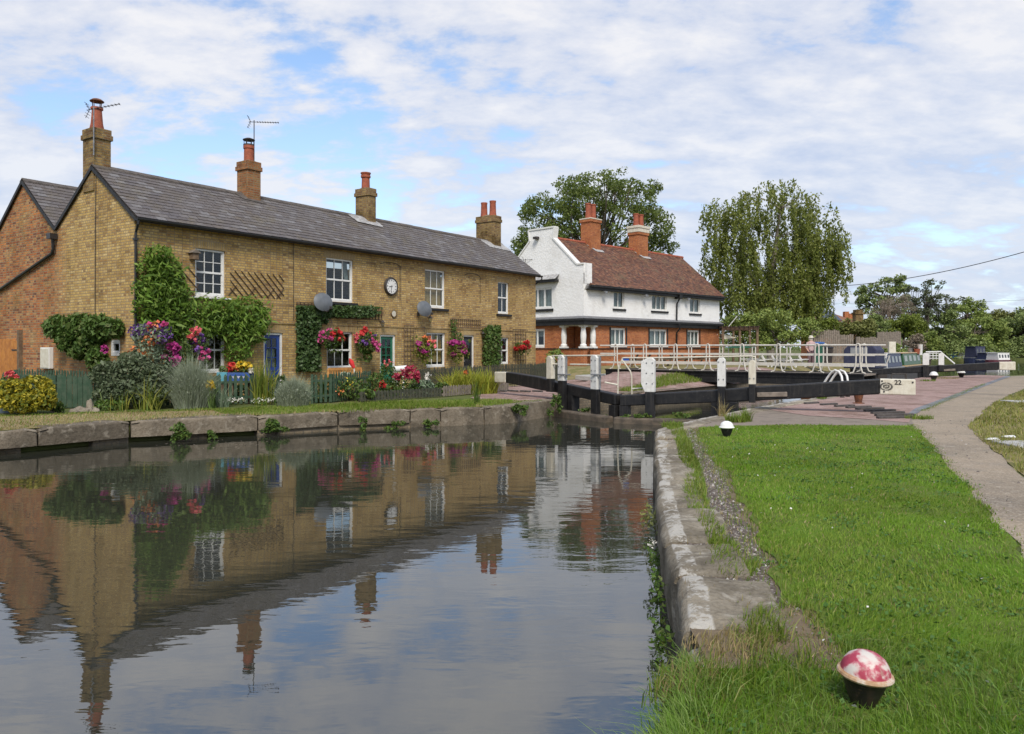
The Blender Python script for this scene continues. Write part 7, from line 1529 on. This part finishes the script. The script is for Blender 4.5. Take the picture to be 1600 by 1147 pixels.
# moored boats
m_navy = simple('navy hull paint', (.028, .038, .085), (.022, .03, .07), .45, 5); m_navyc = simple('navy canvas', (.028, .032, .065), (.04, .044, .08), .8, 5, .2); m_bgreen = simple('green boat paint', (.03, .09, .035), (.025, .07, .03), .4, 5); m_tan = simple('tan coach line', (.55, .40, .22), (.48, .33, .18), .5, 6)
m_maroon = simple('maroon hull', (.12, .025, .035), (.09, .02, .03), .5, 5); m_bblue = simple('bright blue cover', (.04, .13, .28), (.03, .10, .22), .7, 5); m_bgrey = simple('grey boat paint', (.22, .23, .24), (.30, .30, .29), .5, 5)
def boat(o, d, L, label, hull, cabin, panel, nwin, w=2.05, zg=.38, zr=1.22, c0=.0, c1=1.0, canvas=None, roof=None, wl=-.45, bow=1.6, trim=m_tan, glassm=None):
    """o = front right corner of the hull side that faces the lock, d = along the boat (away)"""
    o = Vector((o[0], o[1], 0)); d = Vector((d[0], d[1], 0)).normalized(); c = Vector((-d.y, d.x, 0)); Z = lambda z: Vector((0, 0, z)); e = empty('narrowboat', tuple(o + Z(wl)), label, 'boat', 'moored narrowboats')
    m = MB(); pl = [(0, 0), (L, 0), (L + bow * .5, .12 * w), (L + bow, w / 2), (L + bow * .5, .88 * w), (L, w), (0, w), (-bow * .6, .8 * w), (-bow * .8, w / 2), (-bow * .6, .2 * w)]
    m.prism([o + d * a + c * b + Z(-.7) for a, b in pl], Z(zg + .7)); m.build('hull', hull, e, bevel=.03)
    m = MB(); m.prism([o + d * a - c * (.02 if b < w / 2 else -.02) + c * b + Z(zg - .06) for a, b in pl], Z(.065)); m.build('gunwale', m_bgrey if trim is None else trim, e)
    a0, a1 = L * c0, L * c1; m = MB(); t = .12; q = [o + d * a0 + c * t, o + d * a1 + c * t, o + d * a1 + c * (w - t), o + d * a0 + c * (w - t)]; q2 = [o + d * a0 + c * (t + .12), o + d * a1 + c * (t + .12), o + d * a1 + c * (w - t - .12), o + d * a0 + c * (w - t - .12)]
    m.hexa([p + Z(zg) for p in q] + [p + Z(zr) for p in q2]); m.build('cabin', cabin, e, bevel=.04)
    m = MB(); m.bar(o + d * (a0 - .1) + c * w / 2 + Z(zr + .03), o + d * (a1 + .1) + c * w / 2 + Z(zr + .03), w - t * 2 - .2, .06); m.build('cabin_roof', roof or m_bgrey, e, bevel=.02)
    for i in range(nwin):
        x0 = a0 + (a1 - a0) * (i + .22) / nwin; x1 = a0 + (a1 - a0) * (i + .78) / nwin; f = lambda z: t - .015 + .12 * (z - zg) / (zr - zg); za, zb = zg + (zr - zg) * .35, zg + (zr - zg) * .82
        m = MB(); m.prism([o + d * x0 + c * f(za) + Z(za), o + d * x1 + c * f(za) + Z(za), o + d * x1 + c * f(zb) + Z(zb), o + d * x0 + c * f(zb) + Z(zb)], c * .012); m.build('window', panel, e)
    if canvas:
        x0, x1, zt, cm, win = canvas; m = MB(); pts = [(t, zg), (t + .02, zg + (zt - zg) * .8), (t + .25, zt), (w - t - .25, zt), (w - t - .02, zg + (zt - zg) * .8), (w - t, zg)]
        m.prism([o + d * x0 + c * a + Z(z) for a, z in pts], d * (x1 - x0)); ca = m.build('canvas_cover', cm, e, bevel=.05)
        if win: m = MB(); m.prism([o + d * (x0 - .012) + c * a + Z(z) for a, z in ((w * .3, zg + (zt - zg) * .55), (w * .75, zg + (zt - zg) * .55), (w * .75, zt - .12), (w * .3, zt - .12))], -d * .01); m.build('cover_window', m_bgrey, ca)
    return e, o, d, c
m_bwin = simple('boat window', (.06, .07, .075), (.12, .13, .13), .15, 3); m_sw = simple('pale window', (.30, .33, .30), (.2, .22, .2), .3, 3)
q0 = at(1386, 560, 45); BDn = (.605, .796)
e, o, d, c = boat((q0.x, 45), BDn, 5.2, 'navy blue narrowboat with a tall canvas cover nearest the bridge', m_irond, m_navy, m_bwin, 5, canvas=(-2.0, -.02, 1.72, m_navyc, True), zg=.40, zr=1.2, bow=.5, trim=m_bgrey)
m = MB(); Z = lambda z: Vector((0, 0, z)); m.tube([o + d * .0 + Z(.4), o + d * -.05 + Z(.75), o - d * .3 + Z(1.0), o - d * .25 + Z(1.15), o + d * .0 + Z(1.22)], .035, 6); m.build('cratch_rail', m_white, e)
o2 = Vector((q0.x, 45, 0)) + Vector((*BDn, 0)) * 5.9
boat(o2, BDn, 6.0, 'dark green narrowboat with tan window lines moored behind the navy one', m_irond, m_bgreen, m_sw, 4, zg=.42, zr=1.2, bow=.4, trim=m_tan, roof=m_tan)
def clutter(px, py, h, w, Y, label, mat, name='plant_pot', cat='pot'):
    p = at(px, py, Y); m = MB(); m.lathe([(w * .4, -h), (w * .5, -.05 * h), (w * .55, 0), (w * .3, 0)], p, 10); tag(m.build(name, mat, smooth=True), label, cat, 'things on the boat roofs')
clutter(1422, 544, .5, .3, 53, 'grey can on the roof of the green narrowboat', m_metal, 'chimney_can', 'can'); clutter(1433, 545, .35, .4, 54, 'terracotta pot on the roof of the green narrowboat', m_pot); clutter(1438, 538, .75, .32, 54, 'white topped stove pipe on the green narrowboat', m_white, 'stove_pipe', 'stove pipe')
bc = at(1394, 534, 49); m = MB(); m.box(bc.x - .24, bc.x + .2, 48.9, 49.1, bc.z - .8, bc.z); tag(m.build('cream_board', m_cream, bevel=.02), 'cream upright board standing behind the navy narrowboat', 'board')
fd = (1, .35)
e = boat(tuple(at(1478, 560, 112)[:2]), fd, 3.0, 'boat with a bright blue cover among the far moored boats, farthest left', m_irond, m_bblue, m_bwin, 0, zg=.0, zr=.9, bow=1, canvas=(0, 2.6, 1.0, m_bblue, False), trim=None)
boat(tuple(at(1500, 560, 113)[:2]), fd, 1.9, 'small grey boat right of the blue covered boat', m_irond, m_bgrey, m_bwin, 2, zg=.0, zr=.8, bow=.4, trim=None); boat(tuple(at(1514, 560, 108)[:2]), fd, 1.3, 'little pale cabin cruiser left of the dark wheelhouse boat', m_bgrey, m_white, m_bwin, 1, zg=.05, zr=.7, bow=.3, trim=None)
boat(tuple(at(1527, 560, 102)[:2]), fd, 1.7, 'dark boat with a tall navy wheelhouse among the far boats', m_navy, m_navyc, m_bwin, 3, zg=.25, zr=1.7, bow=.4, trim=None, roof=m_navyc); boat(tuple(at(1547, 562, 100)[:2]), fd, 1.2, 'small navy boat with a red and white stern between the far boats', m_navy, m_navy, m_bwin, 2, zg=.0, zr=.9, bow=.3, trim=m_coral if False else m_white)
boat(tuple(at(1562, 564, 98)[:2]), fd, 2.0, 'maroon boat with a white cabin, farthest right of the moored boats', m_maroon, m_white, m_bwin, 4, zg=-.02, zr=.85, bow=.8, trim=m_maroon, roof=m_white)
# wires
def wire(a, b, sag, label, r=.02):
    m = MB(); n = 24; m.tube([a.lerp(b, i / n) - Vector((0, 0, sag * 4 * (i / n) * (1 - i / n))) for i in range(n + 1)], r, 5); tag(m.build('overhead_wire', m_irond), label, 'wire', 'overhead wires')
wire(at(1240, 448, 95), at(1680, 370, 62), 1.2, 'thick overhead wire rising to the right edge of the picture', .035); wire(at(1240, 474, 100), at(1700, 463, 100), .4, 'thin level overhead wire above the far trees', .018)
# ------------------------------------------------------------------ grass (nobody could count it)
def grass(name, sets, mat, label, cat='grass'):
    """sets: (poly, density, height, width, y0, y1, lean, excl)"""
    Ps, H, Wd = [], [], []
    for poly, dens, h, w, y0, y1, excl in sets:
        P = scatter(poly, dens, y0, y1, excl)
        if poly is LB: P = P[worn(P)]
        if name in ('lawn_grass', 'long_grass') and len(P): P = P[~(inpoly(P[:, 0], P[:, 1], WORN) & (rng.uniform(0, 1, len(P)) < .82))]
        Ps.append(P); H.append(np.full(len(P), h)); Wd.append(np.full(len(P), w))
    P = cat_(*Ps); H = np.concatenate(H); Wd = np.concatenate(Wd)
    # clumpy height
    n1 = np.sin(P[:, 0] * 3.1 + 1.3 * np.sin(P[:, 1] * 2.3)) * np.sin(P[:, 1] * 2.7 + 1.1 * np.sin(P[:, 0] * 1.9)); H = H * (1 + .28 * n1)
    a = 1.5 * np.sin(P[:, 0] * 1.1 + P[:, 1] * .7) + 1.2 * np.sin(P[:, 1] * 1.7 - P[:, 0] * .4); dr = np.stack([np.cos(a), np.sin(a), np.zeros(len(P))], 1) * .55
    o = blades(name, P, H, Wd, mat, None, lean=.75, dirs=dr); return tag(o, label, cat, kind='stuff')
FORE = [(-2.4, 1.7), (.2, 2.3), (.56, 2.9), (.80, 3.5), (.9, 3.7), (1.15, 3.78), (1.42, 3.95), (1.65, 4.1), (1.9, 4.2), (2.3, 4.0), (3.0, 4.3), (3.1, 3.0), (1.4, 1.5), (-2.4, 1.5)]
BC = [(1.577 + .125 * math.cos(a * .5236), 3.42 + (.12 if math.sin(a * .5236) > 0 else .2) * math.sin(a * .5236)) for a in range(12)]
LB = wob(LAWN, .15, .15, seed=3)
def worn(P, lo=.42, hi=.52, sc=.75, keep=.45):
    v = np.array([.5 + .5 * noise.noise(Vector((x * sc, y * sc, 9.1))) + .22 * noise.noise(Vector((x * sc * 4, y * sc * 4, 2.1))) for x, y in P[:, :2]]); p = keep + (1 - keep) * np.clip((v - lo + .12) / (hi - lo), 0, 1); return rng.uniform(0, 1, len(P)) < p
grass('lawn_grass', [(LB, 6000, .042, .0045, 2.9, 4.6, (BC,)), (LB, 4600, .040, .006, 4.6, 6.5, ()), (LB, 2900, .038, .008, 6.5, 9.5, ()), (LB, 1700, .036, .011, 9.5, 13, ()), (LB, 1300, .036, .013, 13, 18, ())], g_lawn, 'short bright green lawn grass between the towpath and the canal')
grass('long_grass', [(FORE, 1700, .075, .0045, 2.4, 5, (BC,)), (BC, 6000, .045, .0045, None, None, ()), (wob(FORE, .3, .2, seed=21), 150, .15, .0035, 2.4, 3.6, (BC,)), ([(.2, 2.4), (.56, 2.9), (.80, 3.5), (.86, 3.7), (.98, 3.65), (.86, 3.4), (.6, 2.7)], 400, .10, .005, 2.2, 4.3, ())], g_long, 'long unmown grass in the foreground at the canal edge')
DRY1 = [(.80, 3.62), (.94, 4.25), (1.3, 4.3), (1.45, 4.15), (1.2, 3.75), (.95, 3.55)]; DRY2 = GP([(1195, 985), (1240, 950), (1290, 1000), (1310, 1040), (1250, 1040)]); DRY3 = GP([(1100, 1000), (1160, 985), (1215, 1010), (1200, 1035), (1110, 1030)]); GE = [(x, y) for x, y in GRAV]
BROWN = GP([(1028, 1062), (1085, 1046), (1120, 1062), (1105, 1090), (1060, 1110), (1018, 1098)])
grass('dry_grass', [(BROWN, 2600, .085, .0045, None, None, ()), (wob(WORN, .1, .16, seed=31), 350, .04, .005, None, None, ()), (LB, 420, .035, .005, 2.9, 6, (BC,)), (LB, 170, .035, .009, 6, 16, ()), (DRY1, 1300, .055, .005, None, None, ()), (WORN, 700, .045, .005, None, None, ()), (DRY3, 1300, .07, .005, None, None, ()), (wob(GRAV, .3, .25, seed=8), 110, .05, .006, None, None, ())], g_straw, 'patches of dry straw coloured grass beside the coping')
S1 = [GP(p) for p in ([(1040, 668), (1066, 672), (1080, 700), (1098, 745), (1085, 752), (1062, 720), (1055, 690)], [(1072, 745), (1100, 748), (1106, 780), (1108, 800), (1075, 802), (1070, 775)], [(1080, 798), (1108, 800), (1118, 825), (1145, 855), (1112, 858), (1095, 830)], [(1104, 848), (1150, 852), (1158, 880), (1118, 884)], [(1100, 888), (1130, 876), (1190, 885), (1178, 905), (1130, 905)], [(1160, 975), (1195, 962), (1215, 985), (1240, 1010), (1190, 1020), (1168, 1000)], [(1034, 668), (1050, 664), (1066, 668), (1050, 676)])]
grass('edge_grass', [(p, 3200 if i > 3 else 2400, .085, .007 if i > 3 else .009, None, None, ()) for i, p in enumerate(S1)] + [(GP([(1015, 1070), (1040, 1045), (1100, 1038), (1140, 1060), (1200, 1030), (1260, 1025), (1300, 1060), (1240, 1100), (1000, 1110)]), 1200, .10, .006, None, None, ())], g_mix, 'tufts of yellow green grass growing behind the coping stones')
VB = wob(VERGE, .4, .08, seed=5)
grass('bank_grass', [(VB, 800, .05, .016, 16.8, 30, (DRYV,)), (GP([(530, 634), (640, 630), (800, 627), (800, 633), (640, 640), (530, 645)]), 500, .10, .016, None, None, ()), (DRYV, 60, .06, .016, 12, 30, ())], g_mix, 'short green grass on the far bank in front of the low picket edging')
LG = [lk(al, pe)[:2] for al, pe in ((24.5, -13.3), (34, -13.3), (34, -14.4), (29, -14.2), (24.5, -13.9))]
Pg = scatter(LG, 500); Pg[:, 2] = [lift(x, y) for x, y in Pg[:, :2]]; tag(blades('lock_edge_grass', Pg, .13, .02, g_mix, None, lean=.6), 'strip of grass along the far lock edge under the swing bridge', 'grass', kind='stuff')
grass('bank_straw', [(DRYV, 260, .045, .016, 12, 30, ()), (wob([(-9.5, 14.95), (-8.2, 16.85), (-5.9, 18.2), (-2.6, 20.0), (-.6, 20.8), (-.8, 20.65), (-2.7, 19.85), (-6, 18.0), (-8.3, 16.6), (-9.7, 14.8)], .4, .1), 500, .07, .014, None, None, ())], g_straw, 'dry straw grass along the worn path of the far bank')
RG = wob(RIGHTG, .4, .1, seed=9)
grass('towpath_verge', [(RG, 500, .075, .012, 5, 15, ()), (RG, 260, .075, .02, 15, 34, ())], foliage('mixed verge blade', [(.18, .21, .03), (.30, .27, .08), (.13, .18, .02), (.36, .30, .12), (.20, .23, .04)], .25), 'dry yellowish grass right of the towpath')
def tuft(px, py, n, h, rx, label, mat=g_mix, z=0):
    p = gnd(px, py); a = rng.uniform(0, 6.28, n); q = rng.uniform(0, 1, n) ** .5; P = np.stack([p.x + rx * q * np.cos(a), p.y + rx * .7 * q * np.sin(a), np.zeros(n) + z], 1); o = blades('grass_tuft', P, h, .014, mat, None, lean=.6); tag(o, label, 'grass tuft', 'grass tufts by the lock')
tuft(1150, 660, 260, .16, .22, 'green grass tuft behind the white capped bollard'); tuft(1167, 659, 120, .24, .12, 'taller grass tuft beside the tuft behind the bollard'); tuft(1283, 624, 120, .2, .15, 'grass tuft at the lock edge below the balance beam'); tuft(1128, 652, 60, .35, .10, 'yellowed seeding grass stalks on the rounded corner coping', g_straw); tuft(1436, 655, 220, .09, .3, 'grass tuft where the paving edge meets the path'); tuft(1450, 596, 160, .10, .35, 'grass growing at the foot of the far bollards, left'); tuft(1480, 592, 260, .09, .6, 'yellow grass patch between the two far bollards', g_straw); tuft(1052, 669, 160, .10, .2, 'grass on the rounded corner of the right bank', z=.03)
# dropped leaves, daisies and clover scattered over the near turf
fr = []
for a, b in zip(GP([(1242, 945), (1222, 915), (1205, 872), (1190, 835), (1163, 790), (1143, 755), (1117, 720), (1100, 695)]), GP([(1222, 915), (1205, 872), (1190, 835), (1163, 790), (1143, 755), (1117, 720), (1100, 695), (1090, 672)])):
    L = math.dist(a, b); n = int(L * 300); t = rng.uniform(0, 1, n); o = rng.normal(0, .13, n); fr.append(np.stack([a[0] + (b[0] - a[0]) * t + o, a[1] + (b[1] - a[1]) * t + rng.normal(0, .05, n), np.zeros(n)], 1))
tag(blades('fringe_grass', cat_(*fr), .05, .007, g_mix, None, lean=.8), 'ragged yellow green fringe where the lawn meets the gravel', 'grass', kind='stuff')
er = []
for a, b in (((1600, 872), (1436, 676)), ((1436, 676), (1424, 664)), ((1440, 643), (1510, 612)), ((1510, 612), (1540, 600))):
    a, b = GP([a, b]); L = math.dist(a, b); n = int(L * 170); t = rng.uniform(0, 1, n); er.append(np.stack([a[0] + (b[0] - a[0]) * t + rng.normal(-.02, .08, n), a[1] + (b[1] - a[1]) * t, np.zeros(n)], 1))
tag(blades('path_fringe', cat_(*er), .03, .009, g_mix, None, lean=.9), 'thin grass creeping over the towpath edge', 'grass', kind='stuff')
bf = []
for a, b in zip(BANK[2:], BANK[3:]):
    L = math.dist(a, b); n = int(L * 1500); t = rng.uniform(0, 1, n); d = ((b[0] - a[0]) / L, (b[1] - a[1]) / L); o = rng.normal(-.03, .06, n); bf.append(np.stack([a[0] + (b[0] - a[0]) * t + d[1] * -o, a[1] + (b[1] - a[1]) * t + d[0] * o, np.where(o > 0, -.05, 0) - np.maximum(o, 0) * .3], 1))
Pb = cat_(*bf); tag(blades('bank_edge_grass', Pb, .085, .005, g_long, None, lean=1.0, dirs=np.tile(np.array([[-.7, .5, 0]]), (len(Pb), 1))), 'long grass hanging over the foreground water edge', 'grass', kind='stuff')
Pw = []
for a, b in zip(WORN, WORN[1:] + WORN[:1]):
    L = math.dist(a, b); n = int(L * 380); t = rng.uniform(0, 1, n); Pw.append(np.stack([a[0] + (b[0] - a[0]) * t + rng.normal(0, .05, n), a[1] + (b[1] - a[1]) * t + rng.normal(0, .05, n), np.zeros(n)], 1))
tag(blades('worn_fringe', cat_(*Pw), .055, .006, g_mix, None, lean=.8), 'thin grass round the bare earth by the end of the coping', 'grass', kind='stuff')
# broad leaved weeds and clover patches in the turf
cw = []
for _ in range(150):
    c = scatter(LAWN, .6, 3.0, 13)
    if len(c): c = c[rng.integers(len(c))]; k = int(rng.integers(14, 46)); cw.append(np.stack([c[0] + rng.normal(0, .10, k), c[1] + rng.normal(0, .10, k), rng.uniform(.02, .045, k)], 1))
tag(leaves('clover_patches', cat_(*cw), .026, foliage('clover leaf', [(.06, .14, .025), (.09, .18, .035), (.05, .11, .02)], .2), None, bias=(0, 0, 1.6), asp=.8), 'patches of clover and small broad leaved weeds in the lawn', 'weeds', kind='stuff')
P = scatter(LAWN, 1.2, 3, 15); P[:, 2] = .055; tag(leaves('clover_flowers', P, .022, p_white, None, bias=(0, 0, 1), asp=.9), 'tiny white clover flowers dotted over the lawn', 'flowers', kind='stuff')
# loose stones on the gravel strip
P = cat_(scatter(wob(GRAV, .2, .12, seed=2), 420), scatter(wob(GRAV, .3, .4, seed=12), 50), scatter(PATH, 14, 4, 18), scatter(WORN, 350)); n = len(P); s = (.006 + .016 * rng.uniform(0, 1, n) ** 2)[:, None]; d = norm(rng.normal(size=(n, 3))); V = []
tet = np.array([[1, 0, .1], [-.6, .8, 0], [-.5, -.85, .05], [.1, .1, .9]]); ang = rng.uniform(0, 6.28, n); ca, sa = np.cos(ang), np.sin(ang)
T = np.einsum('ij,nj->nij', np.ones((4, 1)), np.ones((n, 3))) * tet[None] * (1 + .3 * rng.normal(size=(n, 4, 3))); X = T[..., 0] * ca[:, None] - T[..., 1] * sa[:, None]; Yy = T[..., 0] * sa[:, None] + T[..., 1] * ca[:, None]
V = (np.stack([X, Yy, T[..., 2]], -1) * s[:, None, :] + P[:, None, :] + np.array([0, 0, .008])).reshape(-1, 3); i = np.arange(n)[:, None] * 4
Q = np.concatenate([i + np.array([[0, 1, 3]]), i + np.array([[1, 2, 3]]), i + np.array([[2, 0, 3]])], 1).reshape(-1, 3)
tag(fast_mesh('gravel_stones', V, Q, foliage('gravel stone', [(.30, .27, .23), (.10, .085, .075), (.20, .165, .14), (.50, .47, .42), (.07, .06, .055), (.16, .13, .11)], 0, .9)), 'loose crushed stones on the dark gravel strip', 'gravel', kind='stuff')
# dead leaves and scum floating by the far wall
P = cat_(*[np.stack([rng.uniform(a[0], b[0], k), rng.uniform(a[1], b[1], k), np.full(k, -.443)], 1) for a, b, k in (((-7.5, 15.5), (-5, 17.0), 40), ((-2, 13), (2, 19), 14), ((.2, 18.5), (1.6, 21), 24))]); tag(leaves('floating_leaves', P, .05, f_dead, None, bias=(0, 0, 9), asp=.6, fold=0), 'few small leaves floating on the canal', 'leaves', kind='stuff')
